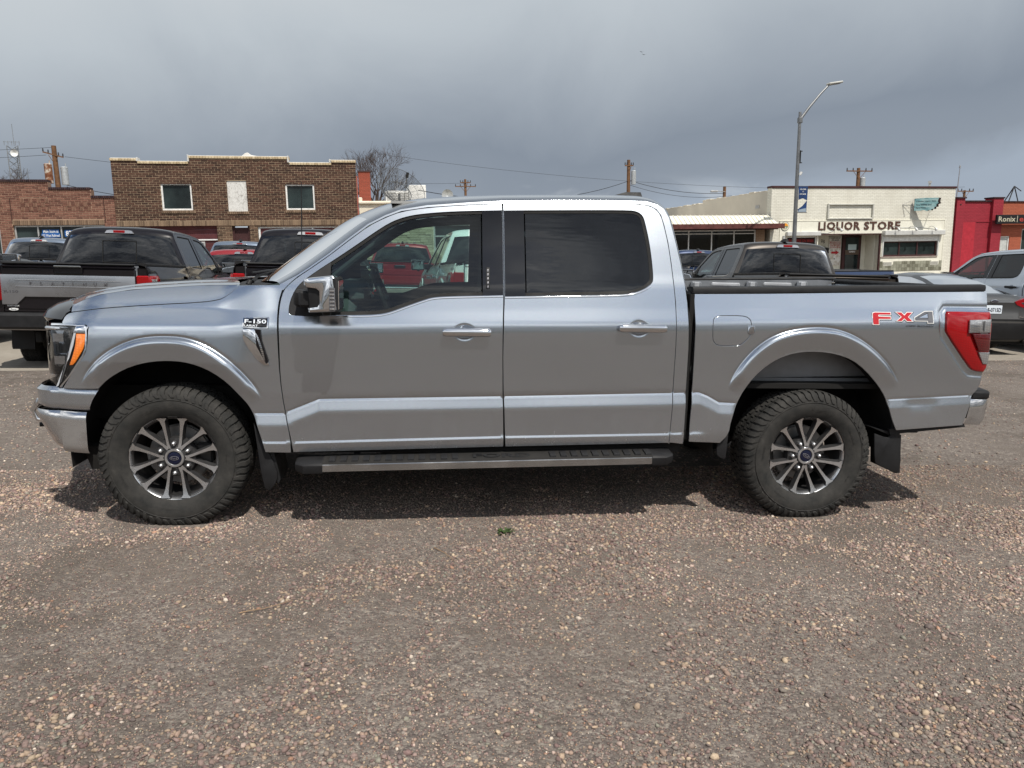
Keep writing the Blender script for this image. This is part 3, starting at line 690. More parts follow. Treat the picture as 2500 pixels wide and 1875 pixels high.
        a2 = a + R(30); rb.cyl((.185 * math.cos(a2), -.04, .185 * math.sin(a2)), (.185 * math.cos(a2), -.0401, .185 * math.sin(a2)), .001, .001, 3, 1)
    rb.lathe([(-.040, .0), (-.040, .115), (-.072, .106), (-.078, .060), (-.090, .052), (-.092, .044), (-.088, .036), (-.088, .0)], 48, 1)
    rb.lathe([(-.0905, .0515), (-.0955, .0495), (-.0955, .0395), (-.0925, .0375)], 48, 0)
    rb.v = [(x * 1.03, y - .004, z * 1.03) for x, y, z in rb.v]; rb.build('rim', [MACH, RIMDK], root, 30)
    cb = MB(); cb.lathe([(-.098, 0), (-.0975, .025), (-.0955, .0345), (-.090, .0375)], 40, 0)
    el = [(.024 * math.cos(2 * PI * i / 28), .0115 * math.sin(2 * PI * i / 28)) for i in range(28)]
    cb.prism(el, -.0995, -.096, 1); cb.prism([(x * .9, z * .84) for x, z in el], -.1000, -.0985, 0)
    put_text(cb, "Ford", -.0145, -.0052, .029, .0105, -.0995, .0008, 0.0, 1)
    cb.build('centre_cap', [NAVY, MACH], root, 40)
    nm = MB(); nm.cyl((0, 0, 0), (0, -.024, 0), .0125, .0115, 6); nm.lathe([(-.034, 0), (-.032, .0055), (-.024, .0105)], 12); nme = nm.mesh('lug_nut', MACH, 40)
    for k in range(6):
        a = R(90 + 60 * k); link('lug_nut', nme, root, Matrix.Translation((.0845 * math.cos(a), -.076, .0845 * math.sin(a))))
    db = MB(); db.lathe([(.0, .075), (.0, .165), (.024, .165), (.024, .075)], 40, closed=True); db.build('brake_disc', STEEL, root)
    kb = MB(); kb.box((.10, -.035, -.05), (.19, .04, .07), 0, .012); kb.build('brake_caliper', RIMDK, root)
    return root

def make_truck():
    root = empty('pickup_truck')
    df = chaikin(TR['door_f'], 1, True, 50); dr_ = chaikin(TR['door_r'], 1, True, 50)
    of = chaikin(TR['open_f'], 2, True, 50); orr = chaikin(TR['open_r'], 2, True, 60)
    o = panel('door', df, SILVER, root, [of]); add_door_bits(o, True)
    panel('door', dr_, SILVER, root, [orr]); add_door_bits(bpy.data.objects['door.001'], False)
    # ---- fender, hood side, cab side, bed side
    panel('fender', chaikin(TR['fender'], 1, True, 40), SILVER, root, [], h=.018)
    panel('bed_side', chaikin(TR['bed'], 1, True, 40), SILVER, root, [chaikin(TR['fuel'], 1, True, 60), chaikin(TR['tail'][:], 1, True, 60)] if False else [offset(ccw(chaikin(TR['fuel'], 1, True, 60)), .002)], h=.018)
    rail = [(.590, 1.366), (.6815, 1.4185), (.749, 1.466), (.851, 1.543), (.954, 1.628), (1.060, 1.711), (1.154, 1.762), (1.242, 1.798), (1.390, 1.826), (1.614, 1.8475)] + TR['rail'][10:]; dfr, drr = TR['door_f'], TR['door_r']
    top_f = dfr[:12]; top_r = drr[:17]
    cabside = list(rail) + [(2.8098, .4879)] + top_r[::-1] + top_f[1:] + [(.5975, 1.335)]
    panel('cab_side', cabside, SILVER, root, [], h=.02, inset=.0022)
    # the low front corner of the bed side has its fuel door
    fo = panel('fuel_door', chaikin(TR['fuel'], 1, True, 60), SILVER, root, [], h=.016, off=.0005, flange=.012)
    fb = MB().box((3.245, Yf(3.26, 1.165) - .012, 1.132), (3.287, Yf(3.26, 1.165) + .01, 1.186), 0, .008); fb.build('fuel_door_grip', SILVER, fo, 50)
    # ---- inner shells that close the gaps
    ins = [(.62, .46), (2.92, .50), (2.92, 1.18), (2.86, 1.50), (2.81, 1.75), (2.78, 1.83), (2.71, 1.872), (2.55, 1.881), (1.83, 1.858), (1.40, 1.825), (1.16, 1.765), (.675, 1.408), (.605, 1.32)]
    h1 = offset(ccw(of), -.012); h2 = offset(ccw(orr), -.012)
    panel('door_frame', ins, UNDER, root, [h1, h2], h=.06, off=.015, flange=.03, use_n=False)
    # ---- cab shell lofted from the side rail to the centreline
    G0 = rail; C_ = [(.32, 1.35), (.42, 1.43), (.50, 1.493), (.62, 1.583), (.745, 1.67), (.885, 1.762), (1.03, 1.828), (1.15, 1.867), (1.33, 1.897), (1.60, 1.922), (1.83, 1.933), (2.18, 1.946), (2.49, 1.954), (2.70, 1.952), (2.80, 1.938), (2.855, 1.905),
          (2.888, 1.84), (2.902, 1.75), (2.918, 1.65), (2.934, 1.53), (2.946, 1.41), (2.95, 1.30), (2.95, 1.19), (2.95, 1.04), (2.95, .93), (2.95, .75), (2.95, .48)]
    comb_ = np.array([(a[0], a[1], b[0], b[1]) for a, b in zip(G0, C_)])
    seg = np.concatenate([[0], np.cumsum(np.linalg.norm(comb_[1:, :2] - comb_[:-1, :2], axis=1))]); tt = np.linspace(0, seg[-1], 150)
    # smooth every track a little
    def trk(k):
        v = np.interp(tt, seg, comb_[:, k]); ker = np.array([1, 3, 4, 3, 1]) / 12
        return np.convolve(np.pad(v, 2, mode='reflect', reflect_type='odd'), ker, 'valid')
    q = np.stack([trk(k) for k in range(4)], 1); G = []
    NT_ = 26
    for i in range(150):
        e = q[min(i + 1, 149), :2] - q[max(i - 1, 0), :2]; e /= np.linalg.norm(e); n_ = np.array([-e[1], e[0]])
        y0 = float(Yf(q[i, 0], q[i, 1])); P0 = np.array([q[i, 0], y0, q[i, 1]])
        back = sstep(2.74, 2.80, q[i, 0]); a = .040 + .0 * back; 
        P1 = P0 + np.array([n_[0] * a, .045, n_[1] * a]); P3 = np.array([q[i, 2], 0, q[i, 3]]); P2 = np.array([q[i, 2], -.42, q[i, 3]])
        G.append([tuple(bez(P0, P1, P2, P3, (j / NT_) ** 1.35)) for j in range(NT_ + 1)])
    zc = lambda i: q[i, 1]; xc = lambda i: q[i, 0]
    def wind(i, j): return xc(i) < 1.07 and j >= 8
    def rearw(i, j): return xc(i) > 2.78 and 1.335 < q[i, 3] < 1.845 and j >= 8
    gridmesh('roof', G, SILVER, root, lambda i, j: xc(i) < 2.79 and not wind(i, j))
    gridmesh('cab_back', G, SILVER, root, lambda i, j: xc(i) >= 2.79 and not rearw(i, j))
    gridmesh('windscreen', G, GL_WIND, root, lambda i, j: wind(i, j))
    rw = gridmesh('rear_window', G, GL_DARK, root, lambda i, j: rearw(i, j))
    for nm in ('roof', 'cab_back', 'windscreen', 'rear_window'):
        mirror_half(bpy.data.objects[nm])
    # slider frame in the rear glass
    fr = MB()
    def gx_at(z): return float(np.interp(z, [1.35, 1.53, 1.65, 1.75, 1.84], [2.951, 2.936, 2.920, 2.904, 2.890]))
    for (a, b) in (((-.235, 1.42), (.235, 1.42)), ((.235, 1.42), (.235, 1.74)), ((.235, 1.74), (-.235, 1.74)), ((-.235, 1.74), (-.235, 1.42))):
        fr.tube([(gx_at(a[1]) + .004, a[0], a[1]), (gx_at((a[1] + b[1]) / 2) + .004, (a[0] + b[0]) / 2, (a[1] + b[1]) / 2), (gx_at(b[1]) + .004, b[0], b[1])], .0045, 6)
    fr.build('slider_frame', LINER, rw)
    # high brake lamp
    hb = MB(); xb = 2.893
    pl = [(-.20, -.022), (.20, -.022), (.175, .018), (.13, .026), (-.13, .026), (-.175, .018)]
    v = [(xb + .010 - .30 * p[1], p[0], 1.873 + p[1]) for p in pl] + [(xb - .04, p[0], 1.873 + p[1]) for p in pl]
    hb.add(v, [tuple(range(6))] + [(i, 6 + i, 6 + (i + 1) % 6, (i + 1) % 6) for i in range(6)], 0); hb.box((xb - .01, -.080, 1.856), (xb + .018, .080, 1.893), 1, .004)
    hb.build('high_brake_lamp', [CLRL, REDL], root, 40)
    # roof fin
    fb = MB(); prof = [(2.62, 0.0), (2.66, .026), (2.73, .044), (2.835, .046), (2.85, .0)]
    v = [(x, sy * (.035 - z * .5), 1.945 + z * 1.15 + .004) for x, z in prof for sy in (-1, 1)]
    fb.add(v, [(i * 2, i * 2 + 1, i * 2 + 3, i * 2 + 2) for i in range(4)] + [(0, 2, 4, 6, 8), (9, 7, 5, 3, 1)]); fb.build('roof_antenna', BLKPL, root, 50)
    # ---- hood
    seam = [(.3723, 1.356), (.3339, 1.3197), (.2997, 1.2924), (.2653, 1.2741), (.1788, 1.2593), (-.0792, 1.2416), (-.3337, 1.2197), (-.4374, 1.2045), (-.5118, 1.1934)]
    crest = [(.3723, 1.3575), (.20, 1.3510), (.0895, 1.3442), (-.2101, 1.3181), (-.3702, 1.2888), (-.4488, 1.2621), (-.5132, 1.2282)]
    hood_poly = seam + crest[::-1][:-1]
    ho = panel('hood', chaikin(hood_poly, 1, True, 40), SILVER, root, [], h=.018, inset=.002)
    cr = [(.3679, 1.3565), (.20, 1.3515), (.0895, 1.3442), (-.2101, 1.3181), (-.3702, 1.2888), (-.4488, 1.2621), (-.5132, 1.2282), (-.53, 1.200)]
    cc = [(.20, 1.362), (.08, 1.360), (-.03, 1.356), (-.36, 1.330), (-.56, 1.302), (-.70, 1.268), (-.81, 1.225), (-.85, 1.17)]
    cm = np.array([(*a, *b) for a, b in zip(cr, cc)]); seg = np.concatenate([[0], np.cumsum(np.linalg.norm(cm[1:, :2] - cm[:-1, :2], axis=1))]); tt2 = np.linspace(0, seg[-1], 60)
    G = []
    for tv in tt2:
        a = [float(np.interp(tv, seg, cm[:, k])) for k in range(4)]; y0 = float(Yf(a[0], a[1])); P0 = np.array([a[0], y0, a[1]])
        P1 = P0 + np.array([-.01, .12, .022]); P3 = np.array([a[2], 0, a[3]]); P2 = np.array([a[2], -.40, a[3] + .002])
        row = []
        for j in range(31):
            t_ = (j / 30) ** 1.3; p = bez(P0, P1, P2, P3, t_); yy = abs(p[1]); p[2] += .010 * float(sstep(.66, .60, yy)) if False else 0
            p[2] -= .012 * float(sstep(.36, .42, yy) * (1 - sstep(.60, .70, yy))) * min(1, tv / seg[-1] * 6, (1 - tv / seg[-1]) * 4); row.append(tuple(p))
        G.append(row)
    ht = gridmesh('hood_top', G, SILVER, root, None, 40, True); mirror_half(ht)
    # cowl and wipers
    cw = MB(); vs = []
    for k in range(13):
        y = -.80 + 1.6 * k / 12; u = abs(y) / .8; xf = .205 + .15 * u ** 2; xr = .335 + .20 * u ** 2.2
        vs += [(xf, y, 1.355 - .012), (xf + .02, y, 1.352 - .0), ((xf + xr) / 2, y, 1.345), (xr, y, 1.352 + .012 * u)]
    cw.add(vs, [(k * 4 + j, (k + 1) * 4 + j, (k + 1) * 4 + j + 1, k * 4 + j + 1) for k in range(12) for j in range(3)]); cw.build('cowl', BLKPL, root, 50)
    for s_ in (-.55, .10):
        wb = MB(); wb.tube([(.36, s_ + .02, 1.362), (.37, s_ + .12, 1.395), (.40, s_ + .34, 1.41), (.42, s_ + .55, 1.425)], [.011, .009, .007, .005], 8)
        wb.tube([(.36, s_ + .02, 1.415), (.415, s_ + .32, 1.427), (.44, s_ + .66, 1.44)], .006, 6); wb.cyl((.34, s_, 1.345), (.35, s_ + .01, 1.37), .018, .014, 12); wb.build('wiper', BLKPL, root)
    # bug deflector over the nose
    G = []
    for k in range(37):
        y = -.865 + 1.73 * k / 36; u = abs(y) / .865; xx = -.90 + .315 * u ** 3.2 + .02 * u; zz = 1.128 + .010 * u ** 2
        G.append([(xx + .012, y, zz - .02), (xx - .010, y, zz + .012), (xx + .016, y, zz + .048), (xx + .070, y * .992, zz + .082), (xx + .135, y * .985, zz + .105), (xx + .138, y * .982, zz + .094), (xx + .075, y * .985, zz + .070)])
    gridmesh('bug_deflector', G, BLKGL, root, None, 50)
    # ---- nose: grille, headlights, bumper
    gb = MB()
    gb.box((-.775, -.58, .80), (-.68, .58, 1.14), 1, .02)
    for z in (.86, .93, 1.00, 1.07): gb.box((-.790, -.555, z - .014), (-.765, .555, z + .014), 0, .010)
    gb.box((-.80, -.57, 1.10), (-.70, .57, 1.135), 0, .015); gb.box((-.795, -.57, .79), (-.70, .57, .82), 0, .015)
    for y in (-.585, .56): gb.box((-.80, y, .81), (-.70, y + .025, 1.12), 1, .010)
    for y in (-.34, .30): gb.box((-.795, y, .90), (-.765, y + .04, 1.09), 0, .01)
    gb.build('grille', [CHROME, BLKGL], root)
    lp = TR['light']
    for sd in (1,):
        lb = MB()
        # lens: side facet in the fender surface, then wrapping forward to the grille
        rows = []
        zz = np.linspace(.795, 1.128, 14)
        for z in zz:
            sr = float(np.interp(z, [.785, .854, .966, 1.006, 1.12, 1.133], [-.575, -.515, -.430, -.412, -.408, -.43])); row = []
            for k in range(15):
                t_ = k / 14; ang = t_
                x_ = sr + (-.80 - sr) * (1 - (1 - t_) ** 1.6) if False else sr * (1 - t_) + (-.815) * t_
                yy = float(Yf(max(x_, -.62), z)) if x_ > -.60 else float(Yf(-.60, z)) + (.9 * (-.60 - x_) + 5.2 * (-.60 - x_) ** 2)
                row.append((x_, yy + .006, z))
            rows.append(row)
        gridmesh('headlight', rows, GL_HEAD, root, None, 50, True)
        hl = bpy.data.objects['headlight']
        bx = MB(); rows2 = [[(p[0] + .05, p[1] + .06, p[2]) for p in r] for r in rows]
        vs = [p for r in rows2 for p in r]; bx.add(vs, [(i * 15 + j, (i + 1) * 15 + j, (i + 1) * 15 + j + 1, i * 15 + j + 1) for i in range(13) for j in range(14)], 0)
        for z in (.86, .99): bx.box((-.62, -.80, z), (-.54, -.70, z + .085), 1, .02)
        for z in (.885, 1.01): bx.box((-.66, -.832, z), (-.575, -.77, z + .075), 1, .015)
        bx.tube([(-.505, -.925, 1.10), (-.51, -.925, 1.00), (-.545, -.915, .90), (-.60, -.885, .82)], .012, 8, 1); bx.tube([(-.505, -.925, 1.105), (-.60, -.895, 1.105), (-.68, -.815, 1.10)], .010, 8, 1)
        bx.build('lamp_housing', [BLKGL, CHROME], hl)
        ab = MB(); am = ccw(chaikin(TR['amber'], 1, True, 60))
        ab.prism(am, -.004, .012, 0, .004, lambda x, z: float(Yf(x, z)) + .004); ab.build('turn_signal', AMBL, hl)
        tb = MB(); edge = [(-.62, 1.128), (-.52, 1.131), (-.425, 1.130), (-.412, 1.118), (-.413, 1.006), (-.431, .964), (-.513, .852), (-.572, .79)]
        ribbon(tb, edge, -.007, .004, -.001, 0, .004)
        tb.prism([(-.4, 1.125), (-.47, 1.125), (-.485, 1.087), (-.415, 1.087)], -.002, .010, 0, .003, lambda x, z: float(Yf(x, z)) + .003)
        bl = [(-.478, 1.085), (-.497, 1.02), (-.520, .93), (-.565, .82), (-.60, .79), (-.585, .80), (-.545, .90), (-.510, .95), (-.4845, 1.02), (-.470, 1.085)]
        tb.prism(bl, -.003, .010, 1, .002, lambda x, z: float(Yf(x, z)) + .003)
        tb.build('headlight_bezel', [CHROME, LSIL], hl)
        both(hl, root)
    # painted end of the bumper, under the headlight
    def wrap(name, z0, z1, nz, xr, dy, bulge, m, x_f=-.855, ch=.02, undery=0.0):
        rows = []
        for i in range(nz + 1):
            z = z0 + (z1 - z0) * i / nz; e = min(i, nz - i) / nz; pull = ch * max(0, 1 - e * 6) ** 2; row = []
            tb_ = undery * (1 - i / nz)
            for k in range(41):
                y = -.93 + 1.86 * k / 40; row.append(None)
            pts = []
            xr_ = xr(z) if callable(xr) else xr
            for k in range(12): pts.append((xr_ + (-.60 - xr_) * k / 12, float(Yf(xr_ + (-.60 - xr_) * k / 12, max(z, .62))) + dy + pull))
            y6 = float(Yf(-.60, max(z, .62))) + dy
            for k in range(13):
                t_ = k / 12; a = t_ * PI / 2; pts.append((-.60 - (abs(x_f) - .60 - pull) * math.sin(a) ** .9 + tb_, y6 + pull + (.22) * (1 - math.cos(a)) ** 1.0 * 1.0))
            yend = pts[-1][1]
            for k in range(1, 9): pts.append((pts[24][0] - bulge * math.sin(PI / 2 * k / 8), yend * (1 - k / 8)))
            full = pts + [(x, -y) for x, y in pts[:-1][::-1]]
            rows.append([(x, y, z) for x, y in full])
        return gridmesh(name, rows, m, root, None, 45)
    wrap('bumper_cover', .664, .790, 6, lambda z: float(np.interp(z, [.66, .72, .79], [-.424, -.400, -.357])), 0, .05, SILVER, -.775)
    wrap('front_bumper', .425, .655, 10, lambda z: -.44, -.004, .06, DCHROME, -.815, .02, .12)
    # chrome hook at the bumper corner
    kb = MB().tube([(-.76, -.64, .675), (-.845, -.615, .655), (-.885, -.60, .60), (-.865, -.60, .545), (-.79, -.60, .525)], [.012, .02, .024, .022, .016], 10)
    both(kb.build('bumper_corner_trim', CHROME, root), root)
    rsn = MB().cyl((-.815, -.70, .53), (-.79, -.69, .53), .013, .013, 14); rsn.build('parking_sensor', BLKPL, root)
    fb = MB(); fb.prism([(-.60, .43), (-.44, .43), (-.425, .36), (-.44, .29), (-.505, .29), (-.53, .37)], -.80, -.72, 0, .008); both(fb.build('air_deflector', LINER, root, 40), root)
    # ---- bed: rails, inner box, tailgate
    railc = [(2.925, 1.3587), (3.394, 1.3696), (4.0102, 1.3889), (4.7465, 1.4076)]
    for sy in (-1, 1):
        rb = MB(); rows = []
        for x, z in resample(railc, .12, False):
            yo = float(Wd(x, z)) + .004; zt = z + .036
            rows.append([(x, sy * a, b) for a, b in ((yo - .02, z - .004), (yo, z + .002), (yo + .001, z + .022), (yo - .006, zt), (yo - .05, zt + .004), (yo - .112, zt), (yo - .118, zt - .008), (yo - .114, zt - .016))])
        vs = [p for r in rows for p in r]; n = len(rows)
        fs = [(i * 8 + j, i * 8 + (j + 1) % 8, (i + 1) * 8 + (j + 1) % 8, (i + 1) * 8 + j) for i in range(n - 1) for j in range(8)] + [tuple(range(8)), tuple((n - 1) * 8 + j for j in range(8))[::-1]]
        if sy < 0: fs = [f[::-1] for f in fs]
        rb.add(vs, fs); rb.build('bed_rail_cap', BLKPL, root, 40)
    ib = MB()
    for sy in (-1, 1):
        ib.add([(2.96, sy * .80, .84), (4.72, sy * .80, .88), (4.72, sy * .82, 1.428), (2.96, sy * .82, 1.384)], [(0, 1, 2, 3)[::sy]])
        for x in (3.10, 3.55, 4.02, 4.45):
            ib.box((x - .045, sy * .82, 1.30), (x + .045, sy * .775, 1.376 + (x - 3) * .022), 0, .012); ib.box((x - .02, sy * .775, 1.30), (x + .02, sy * .767, 1.37 + (x - 3) * .022), 1, .004)
        for x in (3.32, 3.80, 4.24): ib.box((x - .12, sy * .80, 1.335 + (x - 3) * .022), (x + .12, sy * .785, 1.365 + (x - 3) * .022), 1, .014)
    ib.box((2.955, -.80, .84), (2.975, .80, 1.37)); ib.box((2.96, -.80, .82), (4.72, .80, .85))
    for k in range(12): ib.box((2.98, -.74 + k * .13, .85), (4.70, -.69 + k * .13, .862))
    ib.build('cargo_box', [BEDIN, LSIL], root, 40)
    both(MB().box((4.69, -.80, .80), (4.722, -.925, 1.385), 0, .008).build('bed_corner', SILVER, root), root)
    tg = MB(); ty = .785
    tg.box((4.71, -ty, .80), (4.765, ty, 1.36), 0, .012); tg.box((4.70, -ty, 1.355), (4.775, ty, 1.405), 0, .02); tg.box((4.755, -ty + .02, 1.06), (4.775, ty - .02, 1.20), 0, .012); tg.box((4.755, -ty + .02, .84), (4.772, ty - .02, 1.02), 0, .01)
    tgo = tg.build('tailgate', SILVER, root, 40)
    MB().box((4.70, -ty, 1.405), (4.785, ty, 1.432), 0, .012).build('tailgate_cap', BLKPL, tgo)
    th = MB(); th.box((4.762, -.15, 1.255), (4.790, .15, 1.325), 0, .008); th.box((4.785, -.13, 1.298), (4.806, .13, 1.322), 1, .006); th.build('tailgate_handle', [BLKPL, CHROME], tgo)
    # ---- tail lamps
    tl = ccw(chaikin(TR['tail'], 1, True, 60))
    lb = MB(); rows = []
    yfn = lambda x, z: float(Yf(min(x, 4.70), z)) + .018 * float(sstep(4.70, 4.79, x)) * 1.0
    lb.prism(tl, -.018, .055, 0, .012, yfn)
    tlo = lb.build('tail_lamp', REDL, root, 38)
    MB().box((4.735, -.945, .945), (4.782, -.80, 1.285), 0, .012).build('rear_lens', REDL, tlo)
    q = MB(); q.prism(ccw(TR['tail_w']), -.0215, -.012, 0, .003, yfn)
    for z in (1.178, 1.192, 1.206): q.box((4.615, yfn(4.66, z) - .0235, z), (4.685, yfn(4.66, z) - .020, z + .003))
    q.prism(ccw([(4.705, 1.175), (4.712, 1.175), (4.712, 1.232), (4.705, 1.232)]), -.0235, -.012, 1, 0, yfn)
    q.build('reversing_lens', [CLRL, STEEL], tlo, 40); q = MB(); q.prism(ccw(TR['tail_w2']), -.0215, -.012, 0, .003, yfn); q.build('reflector_lens', CLRL, tlo, 40)
    q = MB(); q.prism(offset(ccw(TR['tail_r']), -.001), -.0215, -.012, 0, .005, yfn); q.build('side_lens', REDL2, tlo, 40)
    both(tlo, root)
    # ---- rear bumper
    for nm, pts_, m, z0, z1, top in (('rear_bumper', None, DCHROME, .585, .745, False), ('bumper_step_pad', None, BLKPL, .745, .800, True)):
        rows = []
        for i in range(6):
            z = z0 + (z1 - z0) * i / 5; pull = .014 * (1 if i in (0, 5) else 0); row = []
            for k in range(33):
                y = -.935 + 1.87 * k / 32; u = abs(y) / .935; tp = (.025 if not top else 0) * (1 - i / 5)
                row.append((4.905 - pull - tp - .055 * max(0, u - .72) ** 1.6 / .13, y, z))
            row = [(4.70 + .035 * (z - .58) / .2, -.945 + pull, z), (4.80, -.955 + pull, z)] + row + [(4.80, .955 - pull, z), (4.70, .945 - pull, z)]
            rows.append(row)
        if top: rows.append([(4.70, p[1] * .98, z1 + .002) for p in rows[-1]])
        gridmesh(nm, rows, m, root, None, 50)
    vb = MB()
    vb.prism([(4.205, .562), (4.69, .596), (4.70, .575), (4.215, .528)], -.955, -.93)
    both(vb.build('lower_valance', BLKPL, root), root)
    hb = MB(); hb.box((4.55, -.05, .42), (4.93, .05, .52), 0, .01); hb.box((4.3, -.55, .45), (4.5, .55, .55), 0, .02); hb.build('tow_receiver', BLKPL, root)
    # ---- side steps
    sp = np.array([(.673, .350), (2.825, .393)])
    stm = MB(); 
    def zst(x): return .340 + (x - .673) * .0195
    x0, x1 = .675, 2.825
    sec = [(-1.075, -.004), (-1.080, .004), (-1.080, .040), (-1.070, .050), (-.985, .062), (-.93, .062), (-.93, .02), (-1.0, -.004)]
    def bar(mb, a, b, sec_, mi, dz=0):
        n = len(sec_); v = [(x, y, zst(x) + z + dz) for x in (a, b) for y, z in sec_]
        mb.add(v, [(i, (i + 1) % n, n + (i + 1) % n, n + i) for i in range(n)] + [tuple(range(n))[::-1], tuple(range(n, 2 * n))], mi)
    bar(stm, x0 + .15, x1 - .13, [(-1.0755, .006), (-1.0755, .038), (-1.066, .052), (-.985, .064), (-.93, .064), (-.93, .02), (-1.0, .0)], 0)
    bar(stm, x0 + .15, x1 - .13, [(-1.079, .004), (-1.079, .040), (-1.074, .044), (-1.074, .004)], 1)
    # tread ribs
    n = 0
    for xx in list(np.arange(.86, 1.58, .062)) + list(np.arange(2.10, 2.68, .062)):
        bar(stm, xx, xx + .034, [(-1.062, .050), (-1.060, .062), (-.99, .072), (-.985, .064)], 2)
    put_text(stm, "FORD", 1.64, 0, .38, .045, 0, .002, .0) if False else None
    for a, b in ((x0, x0 + .152), (x1 - .132, x1)):
        e = a == x0; n = 8; s2 = [(y - .004, z * 1.05 - .002) for y, z in sec]
        va = [(a, y * (.965 if e else 1), zst(a) + z * (.8 if e else 1) + (.01 if e else 0)) for y, z in s2]; m_ = a + .05 if e else b - .05
        vm = [(m_, y, zst(m_) + z) for y, z in s2]; vb_ = [(b, y * (1 if e else .965), zst(b) + z * (1 if e else .8) + (0 if e else .01)) for y, z in s2]
        stm.add(va + vm + vb_, [(i + 8 * r_, (i + 1) % 8 + 8 * r_, 8 + 8 * r_ + (i + 1) % 8, 8 + 8 * r_ + i) for i in range(8) for r_ in (0, 1)] + [tuple(range(8))[::-1], tuple(range(16, 24))], 2)
    for xx in (1.0, 1.85, 2.5): stm.tube([(xx, -.95, zst(xx) + .03), (xx, -.80, .48)], .02, 8, 2)
    so = stm.build('side_step', [LINER, STEPM, BLKPL], root, 35); both(so, root)
    tx = MB(); v, f = text_mesh("FORD", .05, .001, .01); a = v.min(0); b = v.max(0)
    vv = [(1.66 + (p[0] - a[0]) / (b[0] - a[0]) * .33, -1.048 + (p[1] - a[1]) / (b[1] - a[1]) * .052, zst(1.8) + .0555 + (p[1] - a[1]) / (b[1] - a[1]) * .0085 + (.0035 if p[2] > 0 else 0)) for p in v]
    tx.add(vv, f); tx.build('step_lettering', BLKPL, so)
    # ---- mud flaps and underbody
    for key, y0, y1, nm in (('flap_f', -.955, -.70, 'mud_flap'), ('flap_r', -.945, -.66, 'mud_flap'), ('flap_m', -.955, -.90, 'mud_flap')):
        fb = MB(); po = ccw(chaikin(TR[key], 1, True, 70))
        fb.prism(po, y0, y0 + .012, 0, .004)
        back = {'flap_f': [(.50, .55), (.515, .55), (.575, .27), (.56, .24)], 'flap_r': [(4.10, .57), (4.30, .52), (4.318, .28), (4.29, .275), (4.27, .5)], 'flap_m': [(3.17, .53), (3.185, .53), (3.18, .38), (3.165, .38)]}[key]
        fb.prism(ccw(back), y0 + .01, y1, 0, 0); both(fb.build(nm, BLKPL, root, 40), root)
    ub = MB()
    for sy in (-1, 1): ub.box((-.55, sy * .38, .42), (4.75, sy * .46, .56), 0, .01)
    for x in (.9, 1.9, 2.9, 3.3, 4.2, 4.6): ub.box((x, -.42, .45), (x + .08, .42, .53))
    ub.box((.62, -.90, .47), (2.90, .90, .50)); ub.box((2.93, -.90, .80), (4.70, .90, .83)); ub.box((-.55, -.62, .55), (.55, .62, .75)); ub.box((.60, -.93, .42), (2.90, -.88, .50)); ub.box((.60, .88, .42), (2.90, .93, .50))
    ub.cyl((3.694, -.80, .40), (3.694, .80, .40), .045); ub.cyl((3.60, 0, .40), (3.80, 0, .40), .15); ub.cyl((0, -.80, .40), (0, .80, .40), .04); ub.cyl((1.2, .1, .42), (3.6, 0, .42), .045)
    for sy in (-1, 1): ub.box((3.05, sy * .52, .40), (4.35, sy * .58, .425)); ub.cyl((3.75, sy * .55, .35), (3.95, sy * .50, .74), .03)
    ub.tube([(1.4, .35, .36), (2.6, .40, .36), (4.2, .62, .42), (4.72, .66, .45)], .038, 10); ub.cyl((2.2, .36, .36), (2.9, .40, .36), .09)
    ub.box((1.1, -.72, .34), (2.0, -.42, .50), 0, .03); ub.box((.0, -.40, .33), (.9, .40, .50), 0, .04)
    ub.build('chassis', UNDER, root, 40)
    spare = MB().lathe([(-.10, .20), (-.12, .30), (-.10, .37), (0, .385), (.10, .37), (.12, .30), (.10, .20)], 40).build('spare_tyre', TYRE, root); spare.matrix_local = Matrix.Translation((4.20, 0, .47)) @ Matrix.Rotation(R(90), 4, 'X')
    # wheel arch liners
    for (cx_, zc_, r_, zf) in ((0.0, .415, .55, .45), (3.69, .46, .585, .55)):
        rows = []
        for k in range(25):
            a = R(-8 + 196 * k / 24); x_, z_ = cx_ + r_ * math.cos(a), zc_ + r_ * math.sin(a)
            rows.append([(x_, y, z_) for y in (-.93, -.80, -.60, -.52)])
        lo = gridmesh('wheel_arch_liner', rows, LINER, root); both(lo, root)
        ib = MB(); ib.prism([(cx_ + r_ * math.cos(R(-8 + 196 * k / 24)), zc_ + r_ * math.sin(R(-8 + 196 * k / 24))) for k in range(25)], -.53, -.52); both(ib.build('inner_arch', UNDER, root), root)
    gap = MB(); gap.box((2.905, -.95, .55), (2.930, .95, 1.355)); gap.box((2.905, -.955, .50), (2.945, -.93, .55)); gap.build('cab_gap_seal', UNDER, root)
    # ---- cabin
    cb = MB()
    cb.box((.62, -.78, .95), (.98, .78, 1.28), 0, .05); cb.box((.42, -.80, 1.20), (.90, .80, 1.345), 0, .03); cb.box((.86, -.66, 1.24), (1.02, -.16, 1.385), 0, .04); cb.box((.93, -.12, 1.08), (1.0, .14, 1.33), 0, .02); cb.box((1.0, -.14, .75), (1.9, .14, 1.02), 0, .04)
    cb.box((.62, -.86, .60), (2.85, .86, .64)); cb.build('dashboard', TRIMM, root, 45)
    ds = MB(); ds.box((1.0, -.10, 1.13), (1.005, .12, 1.29), 0, 0); ds.build('centre_screen', BLKGL, root)
    hd = MB(); hd.box((1.18, -.64, 1.835), (2.80, .64, 1.85), 0, 0); hd.build('headliner', HEADL, root)
    pb = MB()
